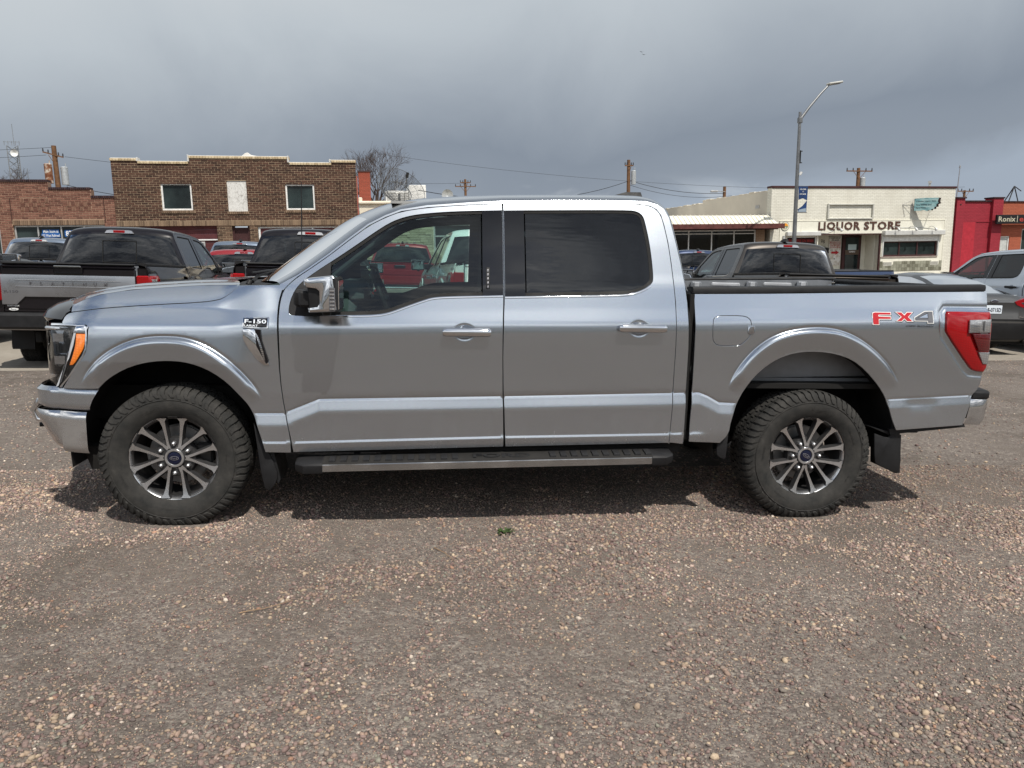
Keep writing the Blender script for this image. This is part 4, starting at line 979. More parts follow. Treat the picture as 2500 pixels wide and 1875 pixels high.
    for pts_, r_ in (([(.66, -.82, 1.36), (.86, -.74, 1.52), (1.10, -.655, 1.69), (1.30, -.61, 1.79)], .026), ([(1.83, -.86, 1.25), (1.83, -.77, 1.45), (1.83, -.64, 1.83)], .05), ([(2.74, -.86, 1.25), (2.72, -.76, 1.5), (2.68, -.66, 1.82)], .06)):
        both(MB().tube(pts_, r_, 8).build('pillar_trim', TRIMM, root), root)
    sw = MB(); c_ = Vector((1.13, -.41, 1.27)); ax = Vector((.92, 0, .38)).normalized(); u = Vector((0, 1, 0)); v_ = ax.cross(u)
    pts = [c_ + (u * math.cos(2 * PI * i / 40) + v_ * math.sin(2 * PI * i / 40)) * .185 for i in range(41)]
    sw.tube(pts, .016, 10, caps=False); sw.cyl(c_ - ax * .05, c_ + ax * .01, .065, .055, 20)
    for a in (0, PI, PI * 1.5): sw.tube([c_, c_ + (u * math.cos(a) + v_ * math.sin(a)) * .18], [.03, .014], 8)
    sw.tube([c_ - ax * .25, c_ - ax * .03], .03, 10); sw.build('steering_wheel', BLKPL, root, 60)
    mi_ = MB(); mi_.box((.98, -.12, 1.64), (1.01, .12, 1.70), 0, .012); mi_.build('rear_view_mirror', BLKPL, root)
    def seat(y0, y1, x, nm='seat', head=(0,)):
        s_ = MB(); s_.box((x, y0, .80), (x + .52, y1, .98), 0, .05)
        M_ = Matrix.Translation((x + .50, 0, .93)) @ Matrix.Rotation(R(16), 4, 'Y'); s_.box((-.07, y0, 0), (.07, y1, .60), 0, .05, M_)
        o_ = s_.build(nm, SEATM, root, 60); 
        for hy in head: MB().box((-.05, hy - .13, .63), (.05, hy + .13, .80), 0, .045, M_).build('headrest', SEATM, o_, 60)
    seat(-.68, -.18, 1.36, 'seat', (-.43,)); seat(.18, .68, 1.36, 'seat', (.43,)); seat(-.68, .68, 2.18, 'rear_seat', (-.43, .43, 0))
    # ---- antenna on the far fender
    an = MB(); an.tube([(.425, .80, 1.33), (.427, .80, 1.38), (.435, .80, 2.07)], [.012, .006, .0028], 8); an.build('whip_antenna', BLKPL, root)
    # ---- badges (driver's side)
    g0 = float(Yf(.472, 1.158)); gX = float(Yf(.492, 1.158) - Yf(.452, 1.158)) / .04; gZ = float(Yf(.472, 1.178) - Yf(.472, 1.138)) / .04
    bl_ = lambda X, Z: g0 + gX * (X - .472) + gZ * (Z - 1.158)
    bb = MB(); bp_ = ccw(TR['badge']); bb.prism(offset(bp_, .002), -.008, .006, 0, .002, bl_); bb.prism(offset(bp_, -.0035), -.0095, -.002, 1, .001, bl_)
    put_text(bb, "F-150", .412, 1.1545, .118, .0215, -.0095, .002, .02, 0, bl_); put_text(bb, "LARIAT", .412, 1.137, .073, .0105, -.0095, .0015, .01, 0, bl_)
    bo = bb.build('fender_badge', [CHROME, BLKGL], root, 40)
    vb = MB(); vp = ccw(chaikin(TR['vent'], 1, True, 60)); vb.prism(vp, -.010, .003, 0, .006, lambda x, z: float(Yf(x, z))); vb.prism(ccw(TR['ventdark']), -.0105, -.004, 1, .0, lambda x, z: float(Yf(x, z)))
    for k in range(16):
        z = .955 + k * .0105; x_ = float(np.interp(z, [.94, 1.06, 1.12], [.532, .490, .483])); vb.box((x_ - .012, float(Yf(x_, z)) - .012, z), (x_ + .014, float(Yf(x_, z)) - .009, z + .003), 1)
    vb.build('fender_vent', [CHROME, BLKGL], root, 40)
    # keypad and b-pillar
    kp = MB(); kq = TR['keypad']; yk = float(Yf(1.735, 1.42))
    kp.prism(offset(ccw(kq), .0), -.006, .010, 0, .003, lambda x, z: float(Yf(x, z)))
    for i, s_ in enumerate(("1·2", "3·4", "5·6", "7·8", "9·0")):
        z = 1.4705 - .0225 * i; kp.prism(ccw([(1.7305, z - .014), (1.7405, z - .014), (1.7405, z), (1.7305, z)]), -.0075, -.004, 1, .001, lambda x, z_: float(Yf(x, z_)))
    kp.build('door_keypad', [BLKPL, GREYPR], root, 40)
    # FX4 decal on the bed side
    def q3(pts): return [(4.003 + (x - 222) * (.3935 / 706), 1.191 + (905 - z) * (.0925 / 171)) for x, z in pts]
    Fp = q3([(238, 768), (262, 757), (438, 757), (438, 779), (300, 781), (300, 800), (436, 803), (436, 824), (300, 826), (300, 885), (238, 885)])
    Xp = q3([(503, 752), (560, 752), (592, 785), (625, 752), (683, 752), (632, 800), (676, 845), (618, 845), (588, 815), (556, 845), (503, 845), (560, 800)])
    P4 = [q3([(880, 737), (914, 737), (914, 860), (853, 860), (853, 838), (708, 838), (708, 806), (825, 740), (880, 737)][:-1]) ]
    hole = q3([(750, 806), (853, 762), (853, 806)])
    fx = MB(); yfx = lambda x, z: float(Yf(x, z))
    for po in (Fp, Xp, P4[0]):
        po = ccw(po); a = offset(po, .0062); fx.add_poly(([(x + .0005, z - .0022) for x, z in a]), -.0012, 3, yfx); fx.add_poly(offset(po, .0036), -.0018, 1, yfx)
    fx.add_poly(ccw(Fp), -.0024, 0, yfx); fx.add_poly(ccw(Xp), -.0024, 0, yfx); fx.add_poly(ccw(P4[0]), -.0024, 2, yfx); fx.add_poly(offset(ccw(hole), .004), -.0029, 3, yfx); fx.add_poly(ccw(hole), -.0034, 4, yfx)
    put_text(fx, "OFF ROAD", 4.218, 1.189, .170, .0105, float(Yf(4.3, 1.19)) - .001, .0005, .012, 3)
    fx.build('side_decal', [REDPR, WHITE, GREYPR, DKPR, SILVER], root, 0)
    # ---- mirrors
    mb = MB(); m0 = TR['mirror']
    hp = [(.775, 1.405), (.80, 1.412), (.905, 1.424), (.922, 1.413), (.935, 1.33), (.940, 1.252), (.925, 1.243), (.80, 1.237), (.79, 1.262), (.84, 1.27), (.85, 1.285), (.85, 1.345), (.835, 1.357), (.79, 1.362), (.776, 1.38)]
    mo = MB().prism(ccw(hp), -1.255, -1.02, 0, .014).build('door_mirror', CHROME, root, 42)
    MB().prism(ccw([(.785, 1.395), (.91, 1.41), (.925, 1.33), (.93, 1.255), (.80, 1.25)]), -1.235, -1.015, 0, .01).build('mirror_shell', BLKPL, mo, 40)
    MB().box((.922, -1.25, 1.235), (.945, -1.02, 1.418), 0, .01).build('mirror_bezel', BLKPL, mo, 40)
    MB().box((.944, -1.235, 1.255), (.949, -1.035, 1.400)).build('mirror_glass', MIRR, mo)
    st = MB(); st.box((.700, -1.13, 1.258), (.835, -.93, 1.345), 0, .014); st.box((.74, -1.21, 1.262), (.845, -1.10, 1.345), 0, .012); st.box((.72, -1.00, 1.25), (.80, -.92, 1.35), 0, .01); st.cyl((.87, -1.12, 1.243), (.87, -1.12, 1.215), .028, .02, 16); st.build('mirror_arm', BLKPL, mo, 45)
    ml = MB()
    ml.box((.902, -1.2585, 1.245), (.932, -1.250, 1.365), 0, .002)
    for k in range(6): ml.box((.9055, -1.262, 1.252 + k * .0185), (.9285, -1.2575, 1.262 + k * .0185), 1, .002)
    ml.build('mirror_lamp', [GREYPR, CLRL], mo, 40); both(mo, root)
    # ---- mirror the driver's side panels
    for nm in ('door', 'door.001', 'fender', 'bed_side', 'cab_side', 'door_frame', 'hood'): both(bpy.data.objects[nm], root)
    # ---- wheels
    wh = make_wheel(); wh.parent = root; wh.matrix_local = Matrix.Translation((0, -.845, .392))
    index_children()
    for x, y, rz, ry in ((3.694, -.845, 0, 30), (0, .845, 180, 0), (3.694, .845, 180, 30)):
        c = copy_tree(wh, root); c.matrix_local = Matrix.Translation((x, y, .392)) @ Matrix.Rotation(R(rz), 4, 'Z') @ Matrix.Rotation(R(ry), 4, 'Y')
    index_children()
    return root

def add_poly(s, poly, y, mi=0, yf=None):
    n = len(poly); s.add([(x, y + (yf(x, z) if yf else 0), z) for x, z in poly], [tuple(range(n))], mi); return s
MB.add_poly = add_poly
def mirror_half(o):
    """weld the passenger half of a centre part onto it"""
    me = o.data; n = len(me.vertices); v = [tuple(p.co) for p in me.vertices]; f = [tuple(p.vertices) for p in me.polygons]
    mp = []; vs = list(v)
    for i, p in enumerate(v):
        if abs(p[1]) < 1e-5: mp.append(i)
        else: mp.append(len(vs)); vs.append((p[0], -p[1], p[2]))
    f2 = f + [tuple(mp[i] for i in q[::-1]) for q in f]
    m2 = bpy.data.meshes.new(o.name); m2.from_pydata(vs, [], f2); m2.materials.append(me.materials[0])
    m2.polygons.foreach_set('use_smooth', [True] * len(f2)); m2.set_sharp_from_angle(angle=R(40)); m2.update(); o.data = m2
GL_HEAD = glass("headlight_lens", (0.8, 0.82, 0.84), 0.05, (0.1, 0.1, 0.1))
MIRR = mat("mirror_glass", (0.8, 0.82, 0.84), 0.01, 1.0)
LSIL = simple("pale_silver_trim", (0.45, 0.46, 0.48), 0.35, 0.3)

def add_door_bits(door, front):
    op = chaikin(TR['open_f'] if front else TR['open_r'], 2, True, 50 if front else 60); op = ccw(op)
    gl = offset(op, -.016)
    def cut(poly, x0, x1):
        """clip a polygon to a strip of x"""
        def clip(p, f, keep):
            out = []
            for i in range(len(p)):
                a, b = p[i], p[(i + 1) % len(p)]; ka, kb_ = keep(a[0]), keep(b[0])
                if ka: out.append(a)
                if ka != kb_: t_ = (f - a[0]) / (b[0] - a[0]); out.append((f, a[1] + (b[1] - a[1]) * t_))
            return out
        p = clip(poly, x0, lambda x: x >= x0); return clip(p, x1, lambda x: x <= x1)
    m = GL_CLEAR if front else GL_DARK
    if front:
        panel('window', cut(gl, .868, 1.700), m, door, [], h=.05, off=.014, flange=0, inset=0)
        panel('sail_panel', cut(offset(op, -.002), .60, .862), BLKPL, door, [], h=.03, off=.004, flange=.01, inset=0)
        panel('pillar_cover', cut(offset(op, -.001), 1.708, 1.84), BLKGL, door, [], h=.03, off=.002, flange=.01, inset=0)
        path = [p for p in TR['open_f'] if 0][:0] + [(.90, 1.2030), (1.0, 1.2050), (1.1131, 1.2091), (1.1837, 1.2208), (1.2898, 1.2613), (1.3823, 1.2948), (1.4324, 1.3098), (1.5402, 1.3168), (1.70, 1.3225), (1.8205, 1.3275)]
    else:
        panel('window', cut(gl, 1.957, 2.9), m, door, [], h=.05, off=.012, flange=0, inset=0)
        panel('pillar_cover', cut(offset(op, -.001), 1.80, 1.948), BLKGL, door, [], h=.03, off=.002, flange=.01, inset=0)
        path = [(1.832, 1.3205), (2.10, 1.330), (2.40, 1.3395), (2.5131, 1.3442), (2.5814, 1.3549), (2.6425, 1.3795), (2.672, 1.4020)]
    seal = MB(); pr = resample(op, .03); n = len(pr); a = offset(pr, -.001); b = offset(pr, -.020)
    vs = [(p[0], float(Yf(*p)) + .006, p[1]) for p in a] + [(p[0], float(Yf(*p)) + .010, p[1]) for p in b] + [(p[0], float(Yf(*p)) + .03, p[1]) for p in b]
    seal.add(vs, [(i, (i + 1) % n, n + (i + 1) % n, n + i) for i in range(n)] + [(n + i, n + (i + 1) % n, 2 * n + (i + 1) % n, 2 * n + i) for i in range(n)]); seal.build('window_seal', RUBBER, door, 30)
    tr_ = MB(); ribbon(tr_, resample(chaikin(path, 2, False, 70), .02, False), -.011, .003, -.003, 0, .006); tr_.build('window_trim', CHROME, door, 60)
    hq = TR['handle_f' if front else 'handle_r']; x0, x1 = hq[0][0], hq[1][0]; zc = sum(p[1] for p in hq) / 4; yh = float(Yf((x0 + x1) / 2, zc + .04)) if 0 else -.992
    hb = MB(); n = 14; sec = [(yh - .034 - .017 * math.cos(2 * PI * i / n), zc + .0235 * math.sin(2 * PI * i / n)) for i in range(n)]; st_ = [(x0, .72), (x0 + .010, .95), (x0 + .02, 1.0), (x1 - .02, 1.0), (x1 - .010, .95), (x1, .72)]
    vs = [(x_, yh - .034 + (a - yh + .034) * k_, zc + (b - zc) * k_) for x_, k_ in st_ for a, b in sec]; hb.add(vs, [(r_ * n + i, r_ * n + (i + 1) % n, (r_ + 1) * n + (i + 1) % n, (r_ + 1) * n + i) for r_ in range(5) for i in range(n)] + [tuple(range(n))[::-1], tuple(range(5 * n, 6 * n))])
    for xx in (x0 + .005, x1 - .045): hb.box((xx, yh - .03, zc - .018), (xx + .04, yh + .02, zc + .018), 0, .006)
    if front: hb.cyl((x1 - .032, yh - .0455, zc), (x1 - .032, yh - .049, zc), .011, .010, 18)
    hb.build('door_handle', CHROME, door, 45)
# ------------------------------------------------------------------ the silver truck in front
truck = make_truck()
tag(truck, "silver crew cab pickup truck standing side-on on the gravel, nearest to the camera", "pickup truck")
truck.matrix_world = LOT

# ------------------------------------------------------------------ other vehicles of the lot
def place(x, y, h, z=0.0): return LOT @ Matrix.Translation((x, y, z)) @ Matrix.Rotation(h, 4, 'Z')
GROUP = "pickup trucks parked in the lot behind"
BASE_SKIP = ('door_keypad', 'whip_antenna', 'lug_nut', 'step_lettering', 'bug_deflector', 'fender_badge', 'side_decal', 'brake_caliper', 'brake_disc', 'parking_sensor', 'mirror_lamp', 'fuel_door_grip', 'headrest')
def other_truck(paintm, where, label, skip=(), extra=None):
    sw = {SILVER: paintm}; sw.update(extra or {})
    c = copy_tree(truck, None, BASE_SKIP + tuple(skip), sw); tag(c, label, "pickup truck", GROUP); c.matrix_world = place(*where); return c
REAR = Matrix.Rotation(R(90), 4, 'Z')
black = other_truck(BLACKP, (-3.37, 9.72, -1.524, -.079), "black pickup truck with a silver band across its tailgate, left behind the hood", ('tailgate_handle', 'roof_antenna'))
GMET = simple("brushed_tailgate_metal", (0.36, 0.375, 0.40), 0.28, 0.85, 0.08, 3)
tb = MB(); ty = .79
tb.prism([(-ty, 1.275), (ty, 1.275), (ty, .90), (.62, .90), (.52, 1.00), (-.52, 1.00), (-.62, .90), (-ty, .90)], -4.796, -4.770, 0, .006)
for z in (1.205, 1.125): tb.prism([(-.62, z), (.62, z), (.62, z + .008), (-.62, z + .008)], -4.803, -4.79, 1, .002)
v, f = None, None
for i, ch in enumerate("PLATINUM"):
    put_text(tb, ch, -.455 + i * .125, 1.148, None, .040, -4.798, .006, .02, 2)
put_text(tb, "F-150", -.76, 1.045, .17, .035, -4.797, .004, .02, 2)
b_ = tb.build('tailgate_band', [GMET, CHROME, GREYPR], black, 35); b_.matrix_local = REAR
sb_ = MB(); put_text(sb_, "NORTHERN", -.74, .875, .135, .022, -4.778, .001, .02, 0); el = [(.055 * math.cos(2 * PI * i / 20) - .67, .84 + .016 * math.sin(2 * PI * i / 20)) for i in range(20)]; sb_.prism(el, -4.780, -4.770, 0)
put_text(sb_, "Ford", -.70, .832, .06, .016, -4.781, .001, .0, 1); put_text(sb_, "LINCOLN", -.71, .808, .08, .008, -4.778, .001, .01, 0) if False else None
o_ = sb_.build('dealer_sticker', [WHITE, NAVY], black, 0); o_.matrix_local = REAR
th = MB(); th.box((4.768, -.17, 1.30), (4.800, .17, 1.385), 0, .012); th.box((4.792, -.16, 1.375), (4.815, .16, 1.395), 1, .006); th.build('tailgate_handle', [BLKGL, CHROME], black)
fxm = MB(); put_text(fxm, "FX4", -4.60, 1.10, .30, .085, -.9985, .003, .02, 0); o_ = fxm.build('side_decal', REDPR, black, 0); o_.matrix_local = Matrix.Rotation(PI, 4, 'Z')
bm_ = MB(); bm_.box((4.80, -.93, .60), (4.93, .93, .80), 0, .03); bm_.build('black_bumper', BLKPL, black)
dmid = other_truck(BLACKP, (-.86, 9.95, -1.44, -.024), "black pickup truck seen over the windscreen, between the silver hood and the brick building", ('roof_antenna',))
FIN = ('roof_antenna',)
bron = other_truck(BRONZE, (7.60, 10.38, -1.60, -.012), "bronze grey pickup truck seen over the silver truck's cargo bed")
whit = other_truck(WHITEP, (2.19, 10.02, -1.475, .05), "white pickup truck seen through the silver truck's front side window")
redt = other_truck(REDP, (.52, 20.4, -1.567, -.03), "red pickup truck seen through the front side window, left of the white one")
cl = MB()
for y in (-.35, -.12, .12, .35): cl.box((2.70, y - .04, 1.955), (2.80, y + .04, 1.985), 0, .01)
cl.build('clearance_lamps', CLRL, redt)
gfl = other_truck(BLUEGREY, (-8.70, 18.56, -1.551, -.16), "grey pickup truck far left, below the shop window with the blue sign")
lml = other_truck(GREYP, (-6.6, 9.0, -1.56, .0), "dark grey pickup truck at the left edge, only its chrome mirror in view")
blu = other_truck(BLUEGREY, (-4.0, 20.0, -1.571, -.10), "blue-grey pickup truck partly hidden behind the black one with the raised tailgate")
blu['label'] = "blue-grey pickup truck partly hidden, between the two black pickups"
rsm = other_truck(REDP, (-2.75, 14.6, -1.52, -.35), "red pickup truck almost hidden between the black truck's mirror and the blue-grey truck")
nav = other_truck(DARKBLUE, (9.45, 15.83, -.016, .03), "dark blue pickup truck standing sideways in front of the liquor store", ())
fxm = MB(); put_text(fxm, "FX4", 4.02, 1.20, .36, .085, -.994, .003, .02, 0); fxm.build('side_decal', mat("faded_red_print", (0.20, 0.03, 0.04), 0.4), nav, 0)
dkr = other_truck(DARKBLUE, (10.3, 22.6, -1.571, .03), "dark blue pickup truck just behind the silver cab, left of the bronze one")
slr = other_truck(LSILVER, (13.95, 11.55, -1.571, .05), "pale silver crew cab pickup truck at the right edge behind the sedan", (), {CHROME: BLKPL})

# ------------------------------------------------------------------ grey sedan
def make_sedan():
    root = empty('sedan', place(11.54, 11.52, -1.562, -.01), "dark grey sedan with a Montana style plate parked beside the pale silver truck", "car")
    root['label'] = "dark grey sedan seen from behind, between the liquor store and the pale silver truck"
    xs = np.linspace(-.98, 3.90, 62)
    def prof(x, tab): return float(np.interp(x, [p[0] for p in tab], [p[1] for p in tab]))
    hw = [(-.98, .55), (-.85, .74), (-.5, .87), (0, .905), (1.5, .925), (3.0, .915), (3.5, .885), (3.78, .82), (3.90, .72)]
    deck = [(-.98, .62), (-.85, .76), (-.3, .92), (.45, 1.00), (1.0, 1.03), (3.0, 1.06), (3.45, 1.105), (3.72, 1.115), (3.86, 1.08), (3.90, .99)]
    belt = [(-.98, .58), (-.5, .78), (.4, .93), (2.0, .97), (3.3, 1.03), (3.75, 1.03), (3.90, .93)]
    G = []
    for x in xs:
        w_, d, b = prof(x, hw), prof(x, deck), prof(x, belt)
        G.append([(x, 0, d + .012), (x, -.35 * w_, d + .010), (x, -.68 * w_, d), (x, -.86 * w_, (d + b) / 2 + .01), (x, -.955 * w_, b), (x, -.99 * w_, b - .05), (x, -1.0 * w_, .72), (x, -1.0 * w_, .60), (x, -.985 * w_, .45), (x, -.965 * w_, .30), (x, -.93 * w_, .22)])
    def keep(i, j):
        x, z = (xs[i] + xs[i + 1]) / 2, (G[i][j][2] + G[i][j + 1][2]) / 2
        return not any(math.hypot(x - c, z - .33) < .37 and j >= 5 for c in (0, 2.85))
    gridmesh('body', G, GREYP, root, keep, 50, True); mirror_half(CH_last('body'))
    last = G[-1]; tail = []
    for (z, xo) in ((1.00, 3.90), (.97, 3.925), (.90, 3.915), (.78, 3.925), (.70, 3.955), (.62, 3.97), (.50, 3.96), (.40, 3.94), (.26, 3.86)):
        tail.append([(xo - .10 * max(0, abs(y) / .8 - .55) ** 2 * 1.6, y * (1.0 if z < .75 else .965), z) for y in np.linspace(-.80, .80, 17)])
    gridmesh('rear_fascia', tail, GREYP, root, None, 40, True)
    bq = []
    for (z, xo) in ((.60, 3.985), (.56, 3.99), (.44, 3.975), (.30, 3.93), (.24, 3.80)): bq.append([(xo - .16 * max(0, abs(y) / .86 - .5) ** 2 * 1.6, y, z) for y in np.linspace(-.86, .86, 17)])
    gridmesh('lower_bumper', bq, BLKPL, root, None, 40, True)
    # greenhouse
    zr = [(.50, 1.00), (1.0, 1.27), (1.35, 1.42), (1.8, 1.472), (2.3, 1.455), (2.7, 1.37), (3.15, 1.22), (3.52, 1.105)]
    gx = np.linspace(.50, 3.52, 50); G = []
    for x in gx:
        z = prof(x, zr); b = prof(x, deck) - .02; w_ = prof(x, hw); h_ = max(0.0, (z - b)) / .48; t_ = w_ * (.80 - .20 * h_)
        G.append([(x, 0, z), (x, -.5 * t_, z - .006), (x, -.86 * t_, z - .030 * h_ - .005), (x, -t_, z - .085 * h_ - .008), (x, -(t_ * .62 + w_ * .86 * .38), (z * .62 + b * .38) - .04 * h_), (x, -w_ * .88, b)])
    gridmesh('roof', G, GREYP, root, lambda i, j: (1.30 < gx[i] < 2.42 and j < 3) or (j == 2), 50, True); mirror_half(CH_last('roof'))
    gridmesh('rear_window', G, GL_DARK2, root, lambda i, j: gx[i] >= 2.42 and j < 2, 60, True); mirror_half(CH_last('rear_window'))
    gridmesh('windscreen', G, GL_DARK2, root, lambda i, j: gx[i] <= 1.30 and j < 2, 60, True); mirror_half(CH_last('windscreen'))
    gridmesh('side_window', G, GL_DARK, root, lambda i, j: j >= 3 and .85 < gx[i] < 3.0, 60, True); mirror_half(CH_last('side_window'))
    gridmesh('pillar', G, BLKPL, root, lambda i, j: j >= 3 and not .85 < gx[i] < 3.0, 60, True); mirror_half(CH_last('pillar'))
    mb = MB(); mb.box((1.9, -.60, .70), (2.9, .60, 1.0), 0, .05); mb.box((2.6, -.55, .9), (2.75, .55, 1.15), 0, .05); mb.build('seat', SEATM, root)
    for sy in (-1, 1):
        m = MB(); pl = [(.42, 1.06), (.845, 1.005), (.845, .885), (.80, .875), (.55, .885)]
        fr_ = [(3.935 - .12 * max(0, y / .86 - .5), sy * y, z) for y, z in [(.40, .985), (.62, 1.055), (.80, 1.02), (.86, .99), (.86, .88), (.60, .88), (.45, .93)]]
        bk = [(p[0] - .12, p[1] * 1.0, p[2]) for p in fr_]; n = 7
        m.add(fr_ + bk, [tuple(range(n)) if sy > 0 else tuple(range(n))[::-1]] + [(i, (i + 1) % n, n + (i + 1) % n, n + i) for i in range(n)], 0)
        m.box((3.70, sy * .84, .885), (3.86, sy * .895, .985), 0, .01)
        m.add([(3.942, sy * .60, .975), (3.925, sy * .80, .975), (3.918, sy * .835, 1.01), (3.937, sy * .66, 1.035)], [(0, 1, 2, 3)], 1); m.build('tail_lamp', [REDL, CLRL], root, 40)
        m = MB(); m.box((.70, sy * .93, 1.02), (.86, sy * 1.10, 1.13), 0, .03); m.build('door_mirror', BLKPL, root)
    em = MB(); el = [(.075 * math.cos(2 * PI * i / 28), .99 + .030 * math.sin(2 * PI * i / 28)) for i in range(28)]; em.prism(el, -3.936, -3.915, 0, .003); em.prism([(x * .86, .99 + (z - .99) * .8) for x, z in el], -3.938, -3.93, 1); put_text(em, "Ford", -.045, .978, .09, .024, -3.9385, .001, 0, 0)
    o = em.build('oval_emblem', [CHROME, NAVY], root, 40); o.matrix_local = REAR
    pm = MB(); pm.box((-.155, -3.945, .765), (.155, -3.925, .915), 0, .004); put_text(pm, "8-0715D", -.135, .795, .27, .075, -3.946, .002, .02, 1); put_text(pm, "MONTANA", -.06, .885, .12, .016, -3.946, .001, .01, 1) if False else None
    o = pm.build('number_plate', [mat("plate_white", (0.68, 0.74, 0.80), 0.4), NAVY], root, 30); o.matrix_local = REAR
    tm = MB(); put_text(tm, "Fusion", .50, .70, .16, .032, -3.965, .003, .02, 0); o = tm.build('model_script', CHROME, root, 0); o.matrix_local = REAR
    tm = MB(); tm.box((3.955, -.70, .655), (3.985, .70, .672), 0, .005); tm.build('bumper_trim', BLKPL, root)
    for x in (0, 2.85):
        for sy in (-1, 1):
            m = MB(); m.lathe([(-.08, .20), (-.10, .22), (-.105, .27), (-.085, .315), (0, .328), (.085, .315), (.105, .27), (.10, .22), (.08, .20)], 40, 0, (x, sy * .80, .33))
            m.lathe([(sy * .07, 0), (sy * .075, .20), (sy * .09, .215)], 24, 1, (x, sy * .80, .33)); m.build('wheel', [TYRE, RIMDK], root)
    m = MB(); m.box((-.8, -.80, .20), (3.8, .80, .50)); m.build('underbody', UNDER, root)
    return root
def CH_last(n): return [o for o in bpy.data.objects if o.name.split('.')[0] == n][-1] if n not in LASTFIX else LASTFIX[n]
LASTFIX = {}
_gm = gridmesh
def gridmesh(name, *a, **k):
    o = _gm(name, *a, **k); LASTFIX[name] = o; return o
GL_DARK2 = glass("sedan_glass", (0.35, 0.45, 0.45), 0.35, (0.03, 0.04, 0.045))
sedan = make_sedan()
# ------------------------------------------------------------------ ground
def vnoise(x, y, scale, seed=0):
    """smooth value noise for arrays"""
    x = np.asarray(x) / scale; y = np.asarray(y) / scale; xi = np.floor(x).astype(int); yi = np.floor(y).astype(int); fx = x - xi; fy = y - yi
    fx = fx * fx * (3 - 2 * fx); fy = fy * fy * (3 - 2 * fy)
    def h(a, b):
        n = (a * 374761393 + b * 668265263 + seed * 974634777) & 0x7fffffff; n = (n ^ (n >> 13)) * 1274126177 & 0x7fffffff; return ((n ^ (n >> 16)) & 0xffff) / 65535.0
    return (h(xi, yi) * (1 - fx) + h(xi + 1, yi) * fx) * (1 - fy) + (h(xi, yi + 1) * (1 - fx) + h(xi + 1, yi + 1) * fx) * fy
def fbm(x, y, scale, seed=0, o=4): return sum(vnoise(x, y, scale / 2 ** i, seed + i * 7) / 2 ** (i + 1) for i in range(o)) / (1 - .5 ** o)
def gravel_edge(x): return 4.70 + (x + 3.8) * .137 + .05 * (vnoise(x, x * 0, .5, 3) - .5)
def lot_dz(x, y):
    """the street beyond the lot is level: bring the sloping lot back to level height"""
    wz = .039 - .0399 * x - .0036 * y; dd = (y - 25.283) * .9945 - (x + 5.992) * .1048; return -wz * sstep(-11.5, -7.2, dd)
def gravel_h(x, y):
    near = 1 - sstep(7, 14, np.hypot(x - 1.5, y + 1))
    h_ = (fbm(x, y, 1.3, 5) - .5) * .030 + (fbm(x, y, .28, 9) - .5) * .010
    flat = 0
    for cx_, cy_ in ((0, -.85), (3.694, -.85), (0, .85), (3.694, .85)): flat = np.maximum(flat, 1 - sstep(.14, .50, np.hypot((x - cx_) * .9, y - cy_)))
    return h_ * near * (1 - flat) + .004 * flat
def f_gravel(k, b):
    co = obj_co(k)
    v1 = k.new('ShaderNodeTexVoronoi', feature='F1'); k.put(v1.inputs['Vector'], co); v1.inputs['Scale'].default_value = 130
    v2 = k.new('ShaderNodeTexVoronoi', feature='F1'); k.put(v2.inputs['Vector'], co); v2.inputs['Scale'].default_value = 62
    big = k.noise(co, .9, 5, 0.6); mid = k.noise(co, 6, 5, 0.6)
    base = k.ramp(k.math('ADD', k.math('MULTIPLY', big, .6), k.math('MULTIPLY', mid, .4)), [(0.36, (0.120, 0.099, 0.081)), (0.5, (0.158, 0.133, 0.114)), (0.64, (0.188, 0.160, 0.142))])
    tone = lambda c: k.ramp(k.sep(c)[0], [(0.0, (0.070, 0.058, 0.054)), (0.35, (0.125, 0.104, 0.094)), (0.6, (0.172, 0.146, 0.128)), (0.82, (0.235, 0.202, 0.17)), (1.0, (0.36, 0.32, 0.27))])
    grain = k.mix(.5, tone(v1.outputs['Color']), tone(v2.outputs['Color']))
    base = k.mix(k.mapr(k.noise(co, .55, 4, .55), .38, .62, .75, 0), base, (0.075, 0.061, 0.050))
    amt = k.mapr(k.math('ADD', k.math('MULTIPLY', big, .5), k.math('MULTIPLY', mid, .5)), .42, .58, .30, .95)
    k.put(b.inputs['Base Color'], k.mix(amt, base, grain))
    h_ = k.math('ADD', k.math('MULTIPLY', v1.outputs['Distance'], -.5), k.math('MULTIPLY', v2.outputs['Distance'], -.8))
    bump(k, b, k.math('ADD', h_, k.math('MULTIPLY', k.noise(co, 240, 3), .3)), 0.007)
    b.inputs['Specular IOR Level'].default_value = .25
GRAVEL = mat("crushed_gravel", (0.17, 0.145, 0.125), 0.93, fn=f_gravel)
def f_conc(k, b):
    co = obj_co(k); a = k.noise(co, .35, 6, .6); c = k.noise(co, 9, 6, .7)
    k.put(b.inputs['Base Color'], k.ramp(k.math('ADD', k.math('MULTIPLY', a, .6), k.math('MULTIPLY', c, .4)), [(0.32, (0.20, 0.175, 0.145)), (0.5, (0.285, 0.255, 0.215)), (0.66, (0.35, 0.32, 0.275))]))
    bump(k, b, k.noise(co, 45, 4), 0.004)
CONC = mat("worn_concrete", (0.3, 0.27, 0.23), 0.9, fn=f_conc)
ASPH = simple("grey_asphalt", (0.10, 0.098, 0.095), 0.9, 0, 0.25, 3, 0.006, 60)
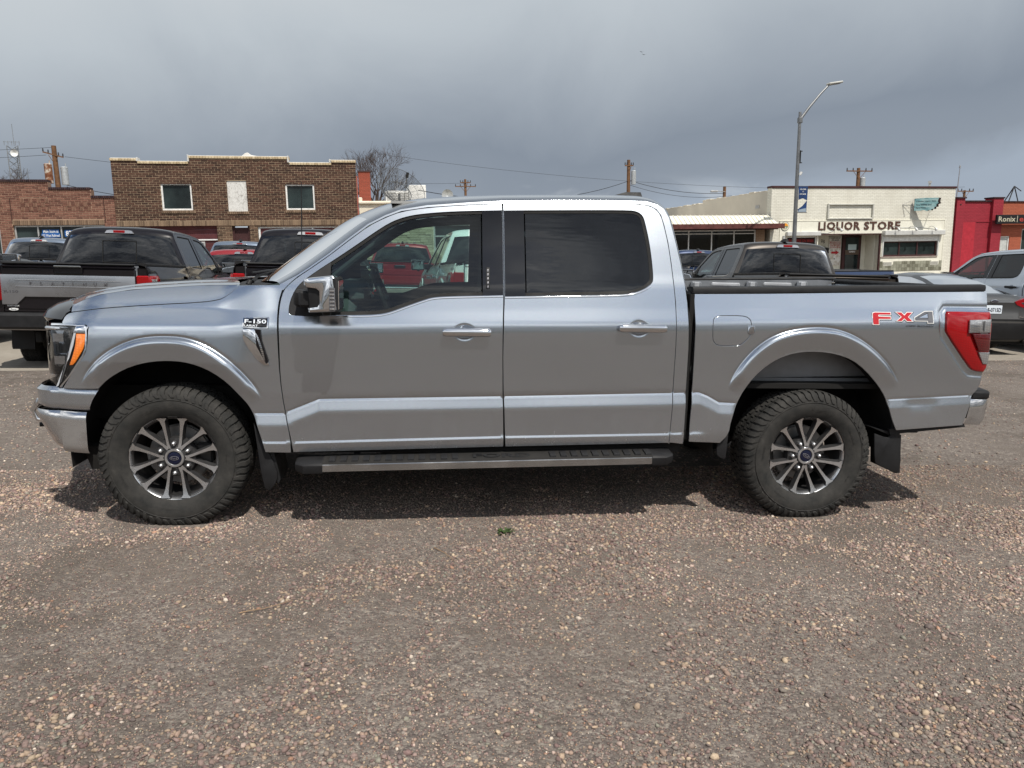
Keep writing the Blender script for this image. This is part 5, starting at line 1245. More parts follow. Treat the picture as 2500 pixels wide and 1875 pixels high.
def sheet(name, xs, ys, zf, m, label=None, clip=None):
    X, Y = np.meshgrid(xs, ys, indexing='ij'); Z = zf(X, Y); n0, n1 = X.shape
    v = np.stack([X, Y, Z], -1).reshape(-1, 3); i, j = np.meshgrid(np.arange(n0 - 1), np.arange(n1 - 1), indexing='ij'); a = (i * n1 + j).ravel()
    f = np.stack([a, a + n1, a + n1 + 1, a + 1], 1)
    me = bpy.data.meshes.new(name); me.from_pydata(v.tolist(), [], f.tolist()); me.materials.append(m); me.polygons.foreach_set('use_smooth', [True] * len(f)); me.update()
    o = link(name, me, None, LOT); o['kind'] = 'structure'; return o
def axis(a, b, c, d, fine, coarse):
    return np.unique(np.concatenate([np.linspace(a, b, coarse), np.arange(b, c, fine), np.linspace(c, d, coarse)]))
far = lambda X, Y: np.exp(-(np.maximum(0, np.hypot(X, Y) - 45) / 60) ** 2)
def base_z(X, Y):
    r_ = np.hypot(X, Y); lev = (.039 - .0399 * X - .0036 * Y); k_ = np.clip((r_ - 40) / 60, 0, 1)
    return -.06 + lot_dz(X, Y) * (Y > 0) * (r_ < 60) - lev * k_ * (1 - sstep(-11.5, -7.2, (Y - 25.283) * .9945 - (X + 5.992) * .1048) * (r_ < 60)) - .1 * k_
ax_ = np.concatenate([[-1500, -600, -250, -120], np.arange(-70, 71, 5.0), [120, 250, 600, 1500]])
sheet('ground', ax_, ax_, base_z, simple("dry_earth", (0.16, 0.14, 0.115), 0.95, 0, 0.3, 0.4))
# unseen ridge added behind the camera as a horizon for paint and glass
v_ = []; nh = 60
for i in range(nh + 1):
    a = PI + PI * (i / nh) + .15; h_ = 4 + 5 * abs(math.sin(i * .7) * math.sin(i * .23 + 1)); v_ += [(170 * math.cos(a), 170 * math.sin(a), -12), (190 * math.cos(a), 190 * math.sin(a), h_), (230 * math.cos(a), 230 * math.sin(a), -12)]
hm = MB().add(v_, [(i * 3 + j, i * 3 + 3 + j, i * 3 + 4 + j, i * 3 + 1 + j) for i in range(nh) for j in (0, 1)]); o = hm.build('added_hills', simple("added_hill_grass", (0.09, 0.085, 0.055), 0.95, 0, .3, .05), None, 60); o['kind'] = 'structure'
# gravel: fine sheet round the truck, coarse beyond
gxs = axis(-34, -5.5, 9.5, 45, .045, 26); gys_t = np.concatenate([np.linspace(-40, -4.6, 22), np.arange(-4.55, 3.0, .045), np.linspace(3.05, 4.0, 8)])
def gz_fn(X, T_):
    return gravel_h(X, T_)
Xg, Tg = np.meshgrid(gxs, np.concatenate([gys_t, [4.35, 4.7]]), indexing='ij')
Yg = np.where(Tg > 3.0, 3.0 + (Tg - 3.0) * (gravel_edge(Xg) - 3.0) / 1.7, Tg)
n0, n1 = Xg.shape; Zg = gravel_h(Xg, Yg) + .006
v = np.stack([Xg, Yg, Zg], -1).reshape(-1, 3); i, j = np.meshgrid(np.arange(n0 - 1), np.arange(n1 - 1), indexing='ij'); a = (i * n1 + j).ravel()
me = bpy.data.meshes.new('gravel_lot'); f = np.stack([a, a + n1, a + n1 + 1, a + 1], 1); me.from_pydata(v.tolist(), [], f.tolist()); me.materials.append(GRAVEL); me.polygons.foreach_set('use_smooth', [True] * len(f)); me.update()
o = link('gravel_lot', me, None, LOT); o['kind'] = 'structure'
# concrete apron in slabs
ap = MB(); apron = link('concrete_apron', MB().box((-30, 0, 0), (-29.9, .1, .001)).mesh('concrete_apron', CONC), None, LOT @ Matrix.Rotation(.137, 4, 'Z') @ Matrix.Translation((0, 5.12, 0))); apron['kind'] = 'structure'
for i in range(13):
    for j in range(3):
        x0_, y0_ = -30 + i * 4.6, j * 4.2 - .15
        zz = -.018 + .004 * ((i * 7 + j * 3) % 3) / 2
        m_ = MB().box((0, 0, -.03), (4.585, 4.185, .0), 0, .006); link('concrete_slab', m_.mesh('concrete_slab', CONC) if i == 0 and j == 0 else SLAB, apron, Matrix.Translation((x0_, y0_, zz)))
        if i == 0 and j == 0: SLAB = bpy.data.objects['concrete_slab'].data
# street and sidewalk in front of the shops
BF = Matrix(((math.cos(.105), -math.sin(.105), 0, -5.99195), (math.sin(.105), math.cos(.105), 0, 25.28324), (0, 0, 1, 0), (0, 0, 0, 1)))
st = MB(); st.add([(-38, -7.0, -.02), (46, -7.0, -.02), (46, -2.6, -.02), (-38, -2.6, -.02)], [(0, 1, 2, 3)]); o = st.build('street', ASPH, None, 0, BF); o['kind'] = 'structure'
st = MB().box((-38, -2.6, -.1), (46, .3, .11), 0, .02); o = st.build('sidewalk', CONC, None, 30, BF); o['kind'] = 'structure'

# ------------------------------------------------------------------ loose stones on the lot
def stones(name, n, reg, smin, smax, mi_seed, dens, flat=.55, ico=True):
    r_ = np.random.default_rng(mi_seed)
    t_ = (1 + 5 ** .5) / 2
    bv = np.array([(-1, t_, 0), (1, t_, 0), (-1, -t_, 0), (1, -t_, 0), (0, -1, t_), (0, 1, t_), (0, -1, -t_), (0, 1, -t_), (t_, 0, -1), (t_, 0, 1), (-t_, 0, -1), (-t_, 0, 1)]) / 1.9
    bf = np.array([(0, 11, 5), (0, 5, 1), (0, 1, 7), (0, 7, 10), (0, 10, 11), (1, 5, 9), (5, 11, 4), (11, 10, 2), (10, 7, 6), (7, 1, 8), (3, 9, 4), (3, 4, 2), (3, 2, 6), (3, 6, 8), (3, 8, 9), (4, 9, 5), (2, 4, 11), (6, 2, 10), (8, 6, 7), (9, 8, 1)])
    if not ico:
        bv = np.array([(1, 0, 0), (-.9, .1, 0), (.1, 1, 0), (0, -1, .05), (.1, .1, 1), (0, 0, -1)], float); bf = np.array([(0, 2, 4), (2, 1, 4), (1, 3, 4), (3, 0, 4), (2, 0, 5), (1, 2, 5), (3, 1, 5), (0, 3, 5)])
    x = r_.uniform(reg[0], reg[1], n); y = r_.uniform(reg[2], reg[3], n)
    p = dens(x, y); k_ = r_.uniform(0, 1, n) < p; k_ &= y < gravel_edge(x) + .25 * r_.random(n) ** 3
    # nothing where a tyre stands
    for cx_, cy_ in ((0, -.85), (3.694, -.85), (0, .85), (3.694, .85)): k_ &= ~((abs(x - cx_) < .17) & (abs(y - cy_) < .16))
    x, y, p = x[k_], y[k_], p[k_]; n = len(x)
    s_ = smin * (smax / smin) ** (r_.random(n) ** 2.0) * (.75 + .45 * p)
    ax3 = np.stack([r_.uniform(.75, 1.25, n), r_.uniform(.6, 1.0, n), r_.uniform(.40, .75, n) * flat / .55], 1) * s_[:, None] * .5
    th = r_.uniform(0, 2 * PI, n); c, s = np.cos(th), np.sin(th); tx, ty_ = r_.normal(0, .16, n), r_.normal(0, .16, n)
    V = bv[None] * (1 + r_.uniform(-.34, .26, (n, len(bv), 1))); V = V * ax3[:, None, :]
    X = V[..., 0] * c[:, None] - V[..., 1] * s[:, None]; Y = V[..., 0] * s[:, None] + V[..., 1] * c[:, None]; Z = V[..., 2] + X * tx[:, None] + Y * ty_[:, None]
    z0 = gravel_h(x, y) + .006 + ax3[:, 2] * .35
    V = np.stack([X + x[:, None], Y + y[:, None], Z + z0[:, None]], -1).reshape(-1, 3)
    F = (bf[None] + (np.arange(n) * len(bv))[:, None, None]).reshape(-1, 3)
    pal = np.array([(.26, .20, .165), (.20, .155, .145), (.15, .105, .105), (.33, .27, .205), (.42, .36, .27), (.19, .18, .165), (.115, .10, .10), (.24, .185, .175), (.55, .52, .46), (.30, .19, .135), (.22, .235, .20), (.28, .24, .21), (.36, .30, .27), (.17, .125, .12)])
    wgt = np.array([12, 11, 8, 10, 6, 9, 6, 9, 2.2, 2.2, 4, 10, 6, 8]); ci = r_.choice(len(pal), n, p=wgt / wgt.sum()); colr = pal[ci] * r_.uniform(.8, 1.25, (n, 1)) * np.array([1.27, 1.14, 1.06]); colr = colr * .80 + np.array([.180, .150, .126]) * .20; colr = colr * (.80 + .36 * sstep(.38, .60, fbm(x, y, 1.9, 51)))[:, None]
    me = bpy.data.meshes.new(name); me.vertices.add(len(V)); me.vertices.foreach_set('co', V.ravel()); me.loops.add(len(F) * 3); me.loops.foreach_set('vertex_index', F.ravel().astype(np.int32))
    me.polygons.add(len(F)); me.polygons.foreach_set('loop_start', np.arange(0, len(F) * 3, 3, dtype=np.int32)); me.polygons.foreach_set('loop_total', np.full(len(F), 3, dtype=np.int32)); me.polygons.foreach_set('use_smooth', np.ones(len(F), bool))
    at_ = me.color_attributes.new('stone', 'FLOAT_COLOR', 'POINT'); cc = np.ones((len(V), 4), np.float32); cc[:, :3] = np.repeat(colr, len(bv), 0); at_.data.foreach_set('color', cc.ravel())
    me.materials.append(STONE); me.update(); me.validate(); o = link(name, me, None, LOT); o['kind'] = 'stuff'; return o, n
def f_stone(k, b):
    a = k.new('ShaderNodeVertexColor'); a.layer_name = 'stone'; n = k.noise(obj_co(k), 180, 3, .6)
    k.put(b.inputs['Base Color'], k.mix(.5, a.outputs[0], k.ramp(n, [(.3, .3), (.7, .72)]), 'OVERLAY'))
STONE = mat("stone_mix", (0.3, 0.25, 0.2), 0.85, fn=f_stone, spec=0.3)
PATCH = [(-.03, -2.35, .42, .5), (.28, -2.16, .35, .4), (1.98, -2.05, .45, .45), (1.41, -2.55, .30, .35), (2.65, -2.2, .4, .4), (2.06, -2.95, .35, .4), (-.65, -2.2, .4, .45), (1.5, -1.65, .4, .3),
         (1.6, -2.42, .20, -.6), (1.2, -2.15, .18, -.5), (-.65, -1.45, .5, -.6), (.62, -2.6, .22, -.5), (2.2, -2.62, .25, -.4)]
def dens_near(x, y):
    q = sum(w_ * np.exp(-((x - a) ** 2 + (y - b_) ** 2) / r_ ** 2) for a, b_, r_, w_ in PATCH)
    return np.clip(q + (fbm(x, y, 1.15, 21) - .44) * 4.0 + (fbm(x, y, .24, 33) - .5) * 2.0 + .46, .14, 1)
near_w = lambda x, y: np.where(np.abs(x - 1.5 - .11 * (y + 5.2)) < .72 * (y + 5.4) + .45, 1, .10)
o, n_a = stones('gravel', 112000, (-2.6, 6.2, -3.5, .2), .0095, .025, 11, lambda x, y: dens_near(x, y) * near_w(x, y)); tag(o, "grey, tan and purplish loose stones scattered over the near lot")
o, n_d = stones('gravel', 250000, (-2.6, 6.2, -3.5, .2), .0050, .0125, 14, lambda x, y: (.62 + .38 * dens_near(x, y)) * near_w(x, y), .5, False); tag(o, "fine grit between the larger stones of the near lot"); n_a += n_d
o, n_b = stones('gravel', 1700, (-2.6, 6.2, -3.9, 1.5), .020, .034, 12, lambda x, y: np.clip((fbm(x, y, .75, 21) - .34) * 3, .1, 1)); tag(o, "larger rounded stones lying singly on the lot")
o, n_c = stones('gravel', 90000, (-6.5, 12.5, -8.5, 7.2), .010, .026, 13, lambda x, y: dens_near(x, y) * np.where((y < .2) & (y > -3.5) & (x > -2.6) & (x < 6.2), 0, 1), .5, False); tag(o, "far loose stones of the lot round and behind the truck")
print('stones', n_a, n_b, n_c)
# small things lying on the gravel
gm = simple("weed_green", (0.045, 0.075, 0.022), 0.6, 0, .3, 60); wm = MB(); wc = (1.845, -1.161)
for k in range(34):
    a = random.uniform(0, 2 * PI); r_ = random.uniform(.0, .034); l = random.uniform(.015, .035); up_ = random.uniform(.006, .022); bx_, by_ = wc[0] + r_ * math.cos(a) * 1.2, wc[1] + r_ * math.sin(a); z0 = float(gravel_h(bx_, by_)) + .010
    ux, uy = math.cos(a), math.sin(a); wm.add([(bx_ - uy * .003, by_ + ux * .003, z0), (bx_ + ux * l * .5 - uy * .008, by_ + uy * l * .5 + ux * .008, z0 + up_), (bx_ + ux * l, by_ + uy * l, z0 + up_ * .8), (bx_ + ux * l * .5 + uy * .008, by_ + uy * l * .5 - ux * .008, z0 + up_)], [(0, 1, 2, 3)])
o = wm.build('weed', gm, None, 0, LOT); tag(o, "tiny green weed growing in the gravel in front of the side step", "weed")
def twig(pts, r0, lab):
    m = MB(); p3 = [(x, y, float(gravel_h(x, y)) + .014 + dz_) for x, y, dz_ in pts]; m.tube(p3, [r0 * (1 - .6 * i / (len(p3) - 1)) for i in range(len(p3))], 6)
    o = m.build('twig', simple("dry_twig", (0.30, 0.20, 0.12), 0.8), None, 60, LOT); tag(o, lab, "twig")
twig([(.617, -2.083, 0), (.66, -2.07, .004), (.704, -2.054, .002), (.77, -2.02, .006), (.819, -1.97, 0)], .0024, "long thin dry twig lying on the gravel below the front door")
twig([(1.443, -1.356, 0), (1.50, -1.44, .003), (1.546, -1.552, 0)], .003, "short dry twig on the gravel left of the weed")
# ------------------------------------------------------------------ buildings along the street
# facade frame: a runs along the street, d goes back into the block, z is up
def f_brick(c_lo, c_hi):
    def fn(k, b):
        g = k.new('ShaderNodeNewGeometry'); oi = k.new('ShaderNodeObjectInfo')
        r_ = k.math('FRACT', k.math('ADD', g.outputs['Random Per Island'], k.math('MULTIPLY', oi.outputs['Random'], 7.31)))
        n = k.noise(obj_co(k), 30, 3); n2 = k.noise(g.outputs['Position'], 1.2, 5, .65)
        c = k.ramp(k.math('ADD', k.math('MULTIPLY', r_, .62), k.math('ADD', k.math('MULTIPLY', n, .18), k.math('MULTIPLY', n2, .28))), [(0.15, c_lo), (0.5, tuple((p + q) / 2 for p, q in zip(c_lo, c_hi))), (0.9, c_hi)])
        k.put(b.inputs['Base Color'], c)
    return fn
BROWNB = mat("dark_brown_brick", (.08, .05, .04), .85, fn=f_brick((.034, .019, .015), (.105, .052, .036)))
REDB = mat("rough_red_brick", (.2, .09, .06), .9, fn=f_brick((.095, .040, .031), (.245, .118, .084)))
DKB = mat("dark_cap_brick", (.05, .03, .03), .8, fn=f_brick((.025, .016, .02), (.07, .04, .04)))
SOLD = mat("tan_soldier_brick", (.2, .13, .08), .85, fn=f_brick((.10, .066, .045), (.26, .18, .12)))
MORT = simple("tan_mortar", (.36, .27, .18), .95, 0, .12, 5); MORTR = simple("pale_mortar", (.36, .235, .165), .95, 0, .15, 3)
TILEC = mat("tan_coping_tile", (.5, .4, .25), .6, fn=f_brick((.38, .29, .17), (.62, .51, .34)))
SNOW = simple("white_coping_paint", (.58, .57, .54), .7)
CREAM = simple("cream_stucco", (.72, .65, .52), .9, 0, .10, 1.5, .004, 30)
WFRAME = simple("white_window_frame", (.74, .74, .72), .5); ALU = simple("aluminium_frame", (.50, .50, .49), .4, .5)
MAROON = simple("maroon_siding", (.125, .042, .045), .6, 0, .2, 2.5); MAROOND = simple("dark_maroon_wood", (.055, .022, .022), .6, 0, .2, 3)
REDDOOR = simple("red_brown_door", (.22, .045, .028), .5, 0, .2, 3)
def f_pane(k, b):
    co = obj_co(k); n = k.noise(co, .7, 5, .55); k.put(b.inputs['Base Color'], k.ramp(n, [(.35, (.008, .012, .013)), (.65, (.035, .05, .05))]))
SHOPGL = mat("dark_shop_glass", (.02, .025, .025), .04, 0, 0, fn=f_pane); INTER = simple("shop_interior", (.03, .028, .025), .9, 0, .5, 1.5)
def f_wb(k, b):
    co = obj_co(k); x, y, z = k.sep(co); v = k.comb(k.math('ADD', x, y), z, 0)
    t_ = k.new('ShaderNodeTexBrick'); k.put(t_.inputs['Vector'], v); t_.inputs['Scale'].default_value = 1; t_.inputs['Brick Width'].default_value = .215; t_.inputs['Row Height'].default_value = .068; t_.inputs['Mortar Size'].default_value = .006; t_.inputs['Mortar Smooth'].default_value = .3
    k.put(t_.inputs['Color1'], (.76, .74, .65)); k.put(t_.inputs['Color2'], (.70, .68, .59)); k.put(t_.inputs['Mortar'], (.50, .48, .41))
    n = k.noise(k.vmath('MULTIPLY', co, (1, 1, .3)), 1.4, 6, .65)
    k.put(b.inputs['Base Color'], k.mix(k.mapr(n, .42, .75, 0, .55), t_.outputs[0], (.52, .49, .41))); bump(k, b, t_.outputs['Fac'], -.006)
WBRICK = mat("cream_painted_brick", (.74, .72, .63), .75, fn=f_wb)
def f_pb(c, m_):
    def fn(k, b):
        co = obj_co(k); x, y, z = k.sep(co); v = k.comb(k.math('ADD', x, y), z, 0)
        t_ = k.new('ShaderNodeTexBrick'); k.put(t_.inputs['Vector'], v); t_.inputs['Scale'].default_value = 1; t_.inputs['Brick Width'].default_value = .215; t_.inputs['Row Height'].default_value = .068; t_.inputs['Mortar Size'].default_value = .007
        k.put(t_.inputs['Color1'], c); k.put(t_.inputs['Color2'], tuple(q * .86 for q in c)); k.put(t_.inputs['Mortar'], m_)
        n = k.noise(co, .9, 6, .65); k.put(b.inputs['Base Color'], k.mix(k.mapr(n, .4, .8, 0, .4), t_.outputs[0], tuple(q * .62 for q in c))); bump(k, b, t_.outputs['Fac'], -.005)
    return fn
CRIMSON = mat("crimson_painted_brick", (.42, .028, .045), .6, fn=f_pb((.33, .03, .046), (.24, .022, .032)))
ORANGEB = mat("orange_painted_brick", (.45, .12, .06), .7, fn=f_pb((.42, .115, .062), (.30, .085, .05)))
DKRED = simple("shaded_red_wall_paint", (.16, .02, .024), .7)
STUCW = simple("weathered_white_wall", (.60, .56, .48), .9, 0, .12, .7, .006, 12)
class Bld:
    def __init__(s, name, a, d, label, cat='building'):
        s.a, s.d = a, d; s.root = empty(name, BF @ Matrix.Translation((a, d, 0)), label, cat)
    def part(s, name, mb, mats, smooth=30, parent=None):
        o = mb.build(name, mats, parent or s.root, smooth)
        if parent is None: o.matrix_local = Matrix.Translation((-s.a, -s.d, 0))
        return o
    def box(s, name, a, b, m, ch=0.0, parent=None): return s.part(name, MB().box(a, b, 0, ch), m, 30, parent)
BRICKME = {}
def brick_wall(B, poly, holes, course, L, m, y=0.0, proud=.009, joint=.014, hj=.022, z0=None):
    """lay bricks over a facade outline; full bricks are single objects up to 300, the rest one joined mesh"""
    zs = [p[1] for p in poly]; zmin = min(zs) if z0 is None else z0; full = []; cut = MB(); r_ = random.Random(3)
    nrow = int((max(zs) - zmin) / course)
    for i in range(nrow + 1):
        z = zmin + i * course; zc = z + course / 2; xs = []
        if zc > max(zs): break
        n = len(poly)
        for q in range(n):
            (x0, za), (x1, zb) = poly[q], poly[(q + 1) % n]
            if (za > zc) != (zb > zc): xs.append(x0 + (x1 - x0) * (zc - za) / (zb - za))
        xs.sort(); spans = [(xs[k], xs[k + 1]) for k in range(0, len(xs) - 1, 2)]
        for (hx0, hz0, hx1, hz1) in holes:
            if hz0 < zc < hz1:
                ns = []
                for s0, s1 in spans:
                    if hx1 <= s0 or hx0 >= s1: ns.append((s0, s1)); continue
                    if s0 < hx0: ns.append((s0, hx0))
                    if s1 > hx1: ns.append((hx1, s1))
                spans = ns
        for s0, s1 in spans:
            off = (i % 2) * .5 * L; k = math.floor((s0 - off) / L)
            while k * L + off < s1:
                b0, b1 = max(s0, k * L + off + joint / 2), min(s1, (k + 1) * L + off - joint / 2); k += 1
                if b1 - b0 < .03: continue
                pr = proud + r_.uniform(-.003, .004)
                if abs((b1 - b0) - (L - joint)) < 1e-6: full.append((b0, z, pr))
                else: qbrick(cut, b0, b1, z + hj / 2, z + course - hj / 2, y, pr)
    full.sort(key=lambda t_: t_[0] ** 2 + 0 * t_[1] if False else (t_[0] - 3.5) ** 2)
    key = (L, course, m.name)
    if key not in BRICKME: q_ = MB(); qbrick(q_, 0, L - joint, hj / 2, course - hj / 2, 0, proud); BRICKME[key] = q_.mesh('brick', m, 0)
    for b0, z, pr in full[:290]: link('brick', BRICKME[key], B.root, Matrix.Translation((b0 - B.a, y - B.d - (pr - proud), z)))
    for b0, z, pr in full[290:]: qbrick(cut, b0, b0 + L - joint, z + hj / 2, z + course - hj / 2, y, pr)
    o = B.part('brickwork', cut, m, 0); o['kind'] = 'stuff'
def qbrick(mb, x0, x1, z0, z1, y, pr):
    mb.add([(x0, y, z0), (x1, y, z0), (x1, y, z1), (x0, y, z1), (x0, y - pr, z0), (x1, y - pr, z0), (x1, y - pr, z1), (x0, y - pr, z1)], [(4, 5, 6, 7), (0, 1, 5, 4), (1, 2, 6, 5), (2, 3, 7, 6), (3, 0, 4, 7)])
def wall_mb(poly, holes, y0, y1):
    """solid wall with rectangular openings"""
    mb = MB(); xs = sorted({p[0] for p in poly} | {h[0] for h in holes} | {h[2] for h in holes}); zs = sorted({p[1] for p in poly} | {h[1] for h in holes} | {h[3] for h in holes}); P = np.array(poly)
    for i in range(len(xs) - 1):
        for j in range(len(zs) - 1):
            cx_, cz_ = (xs[i] + xs[i + 1]) / 2, (zs[j] + zs[j + 1]) / 2
            if not inside(np.array([cx_]), np.array([cz_]), poly)[0]: continue
            if any(h[0] < cx_ < h[2] and h[1] < cz_ < h[3] for h in holes): continue
            mb.box((xs[i], y0, zs[j]), (xs[i + 1], y1, zs[j + 1]))
    return mb
def window(B, a0, z0, a1, z1, fr=.06, m=None, mull=(), y=.10, trans=(), glassm=None, name='window', depth=.07):
    m = m or WFRAME; mb = MB()
    for q in ((a0, z0, a1, z0 + fr), (a0, z1 - fr, a1, z1), (a0, z0 + fr, a0 + fr, z1 - fr), (a1 - fr, z0 + fr, a1, z1 - fr)): mb.box((q[0], y - depth, q[1]), (q[2], y, q[3]), 0, .006)
    for x in mull: mb.box((x - fr * .4, y - depth + .005, z0 + fr), (x + fr * .4, y, z1 - fr))
    for z in trans: mb.box((a0 + fr, y - depth + .007, z - fr * .4), (a1 - fr, y, z + fr * .4))
    o = B.part(name, mb, m)
    es = [a0 + fr] + list(mull) + [a1 - fr]
    for i in range(len(es) - 1):
        B.part('pane', MB().box((es[i], y - .02, z0 + fr * .8), (es[i + 1], y - .005, z1 - fr * .8)), glassm or SHOPGL, 30, o)
    return o
# --- brown brick building
B = Bld('brown_brick_building', .35, 0, "dark brown two storey brick building with a white stepped coping, left")
top = [(-4.05, 5.10), (-3.15, 5.10), (-3.15, 5.00), (-1.36, 5.00), (-1.36, 5.21), (2.23, 5.21), (2.23, 5.00), (3.79, 5.00), (3.79, 5.10), (4.75, 5.10)]
poly = [(-4.05, 0.11)] + top + [(4.75, .11)]
hs = [(-2.42, 3.31, -1.34, 4.30), (-.075, 3.26, .635, 4.40), (2.055, 3.31, 3.137, 4.28), (-3.27, .11, -.545, 2.74), (-.01, .11, .64, 2.72), (.93, .11, 4.12, 2.71)]
wm_ = wall_mb(poly, hs, 0, .35); wm_.box((-4.05, .35, .1), (-3.85, 14, 4.6)); wm_.box((4.55, .35, .1), (4.75, 14, 4.6)); wm_.box((-4.05, .35, 4.4), (4.75, 14, 4.5)); B.part('wall', wm_, MORT)
brick_wall(B, [(-4.05, 2.94)] + [(x, z) for x, z in top] + [(4.75, 2.94)], hs, .0826, .232, BROWNB, z0=2.94)
brick_wall(B, [(-4.05, .11), (-4.05, 2.72), (4.75, 2.72), (4.75, .11)], hs, .0826, .232, mat("tan_brown_brick", (.1, .07, .05), .85, fn=f_brick((.05, .032, .022), (.17, .105, .07))), z0=.11)
sc = MB(); x = -4.04
while x < 4.72: qbrick(sc, x, x + .060, 2.735, 2.925, 0, .03); x += .081
o = B.part('soldier_course', sc, SOLD, 0); o['kind'] = 'stuff'
for (a0, a1, z_) in ((-2.46, -1.30, 3.31), (-.11, .67, 3.26), (2.02, 3.17, 3.31)):
    sc = MB(); x = a0
    while x < a1: qbrick(sc, x, x + .058, z_ - .10, z_ - .005, 0, .045); x += .072
    B.part('window_sill', sc, SOLD, 0)
cp_ = MB(); x = -4.07
def ztop(x): return 5.10 if x < -3.15 else 5.00 if x < -1.36 else 5.21 if x < 2.23 else 5.00 if x < 3.79 else 5.10
while x < 4.74: cp_.box((x, -.05, ztop(x + .05) - .005), (x + .098, .38, ztop(x + .05) + .085), 0, .008); x += .104
B.part('coping', cp_, TILEC)
sn = MB()
for (a0, a1, z_) in ((-4.05, -3.13, 5.185), (-3.10, -1.40, 5.085), (-1.38, 2.25, 5.295), (2.20, 3.80, 5.085), (3.77, 4.76, 5.185)): sn.box((a0, .0, z_ - .02), (a1, .34, z_ + .018), 0, .012)
sn.prism([(.50, 5.29), (.66, 5.42), (.76, 5.45), (.88, 5.36), (1.05, 5.33), (1.15, 5.29)], .05, .30, 0, .02)
for (a_, z0_, z1_) in ((-3.14, 5.08, 5.22), (-1.37, 5.08, 5.33), (2.22, 5.08, 5.33), (3.78, 5.08, 5.22)): sn.box((a_ - .03, -.055, z0_), (a_ + .03, .36, z1_), 0, .01)
B.part('coping_cap', sn, SNOW)
CURT = simple("dim_curtain", (.045, .06, .058), .8, 0, .3, 3)
w1 = window(B, -2.42, 3.31, -1.34, 4.30, .062); w2 = window(B, 2.055, 3.31, 3.137, 4.28, .062)
for (a0, a1) in ((-2.35, -1.4), (2.12, 3.07)):
    cu = MB(); n = 24; vs = []
    for k in range(n + 1): vs += [(a0 + (a1 - a0) * k / n, .20 + .02 * (k % 2), 3.38), (a0 + (a1 - a0) * k / n, .20 + .02 * (k % 2), 4.22)]
    cu.add(vs, [(k * 2, k * 2 + 2, k * 2 + 3, k * 2 + 1) for k in range(n)]); B.part('curtain', cu, CURT)
def f_board(k, b):
    co = obj_co(k); n = k.noise(k.vmath('MULTIPLY', co, (1.5, 1, 1)), 16, 6, .75); n2 = k.noise(co, 2.5, 3)
    k.put(b.inputs['Base Color'], k.ramp(k.math('ADD', k.math('MULTIPLY', n, .8), k.math('MULTIPLY', n2, .3)), [(.40, (.22, .20, .18)), (.52, (.60, .59, .56)), (.7, (.74, .73, .70))]))
B.box('boarded_window', (-.075, .03, 3.26), (.635, .10, 4.40), mat("flaking_white_board", (.6, .6, .58), .85, fn=f_board), .004)
sd = MB()
for k in range(16): z = .12 + k * .165; sd.add([(-3.25, .16, z), (-.56, .16, z), (-.56, .13, z + .163), (-3.25, .13, z + .163), (-3.25, .18, z + .163), (-.56, .18, z + .163)], [(0, 1, 2, 3), (3, 2, 5, 4)])
B.part('siding', sd, MAROON, 0); B.box('siding_post', (-3.27, .05, .11), (-3.19, .16, 2.74), MAROON); B.box('white_trim', (-2.45, .10, 2.19), (-.56, .125, 2.235), WFRAME)
window(B, -1.70, .15, -1.03, 2.14, .06, ALU, y=.13, name='side_door')
bx = Bld('mailbox', -.80, -.1, "small black mailbox reading 123 on the maroon wall of the brown building", "mailbox"); m_ = MB().box((-.98, -.02, 1.52), (-.62, .12, 1.72), 0, .015); bx.part('box', m_, BLKPL); m_ = MB(); put_text(m_, "123", -.86, 1.60, .16, .06, -.022, .003, .02); bx.part('lettering', m_, WHITE, 0); bx.root['label'] = "small black mailbox numbered 123 on the maroon siding"
dr = MB(); dr.box((0, .30, .11), (.62, .36, 1.90), 0, 0); dr.box((.10, .285, .3), (.50, .30, 1.0), 0, .01); dr.box((.10, .285, 1.1), (.50, .30, 1.78), 0, .01); B.part('door', dr, REDDOOR); dr = MB(); dr.box((-.01, .10, .11), (.07, .36, 2.72)); dr.box((.56, .10, .11), (.64, .36, 2.72)); dr.box((.07, .10, 1.92), (.56, .36, 2.02)); dr.box((.07, .15, 2.02), (.56, .2, 2.66)); B.part('door_frame', dr, MAROOND)
wn = window(B, .95, .15, 4.10, 2.70, .075, WFRAME, (1.90, 2.98), .12, (), MAROON, 'shopfront')
B.box('downpipe', (3.98, -.08, .11), (4.03, -.03, 2.72), ALU)
B.box('side_wall_paint', (4.752, .0, .2), (4.80, .6, 4.6), simple("pinkish_side_wall", (.36, .12, .09), .9))
# --- low red brick shop at the left
B = Bld('red_brick_shop', -6.2, 0, "low red brick shop with a stepped parapet and basket weave panels, far left")
top = [(-10.5, 4.33), (-6.218, 4.33), (-6.218, 4.06), (-4.81, 4.06), (-4.81, 3.765), (-4.06, 3.765)]
hs = [(-7.514, .7, -4.46, 2.80), (-10.2, .7, -7.95, 2.8)]
pats = [(-7.20, 3.313, -6.255, 3.763), (-5.80, 3.326, -4.85, 3.63), (-8.75, 3.313, -7.80, 3.763)]
wm_ = wall_mb([(-10.5, .11)] + top + [(-4.06, .11)], hs, 0, .35); wm_.box((-10.5, .35, .1), (-10.3, 14, 3.6)); wm_.box((-10.5, .35, 3.4), (-4.06, 14, 3.5)); B.part('wall', wm_, MORTR)
brick_wall(B, [(-10.5, .11)] + top + [(-4.06, .11)], hs + pats + [(-7.514, 2.80, -4.46, 2.99)], .0765, .225, REDB, z0=.11)
sc = MB(); x = -7.51
while x < -4.50: qbrick(sc, x, x + .045, 2.81, 2.975, 0, .03); x += .064
o = B.part('soldier_course', sc, SOLD, 0); o['kind'] = 'stuff'
sc = MB()
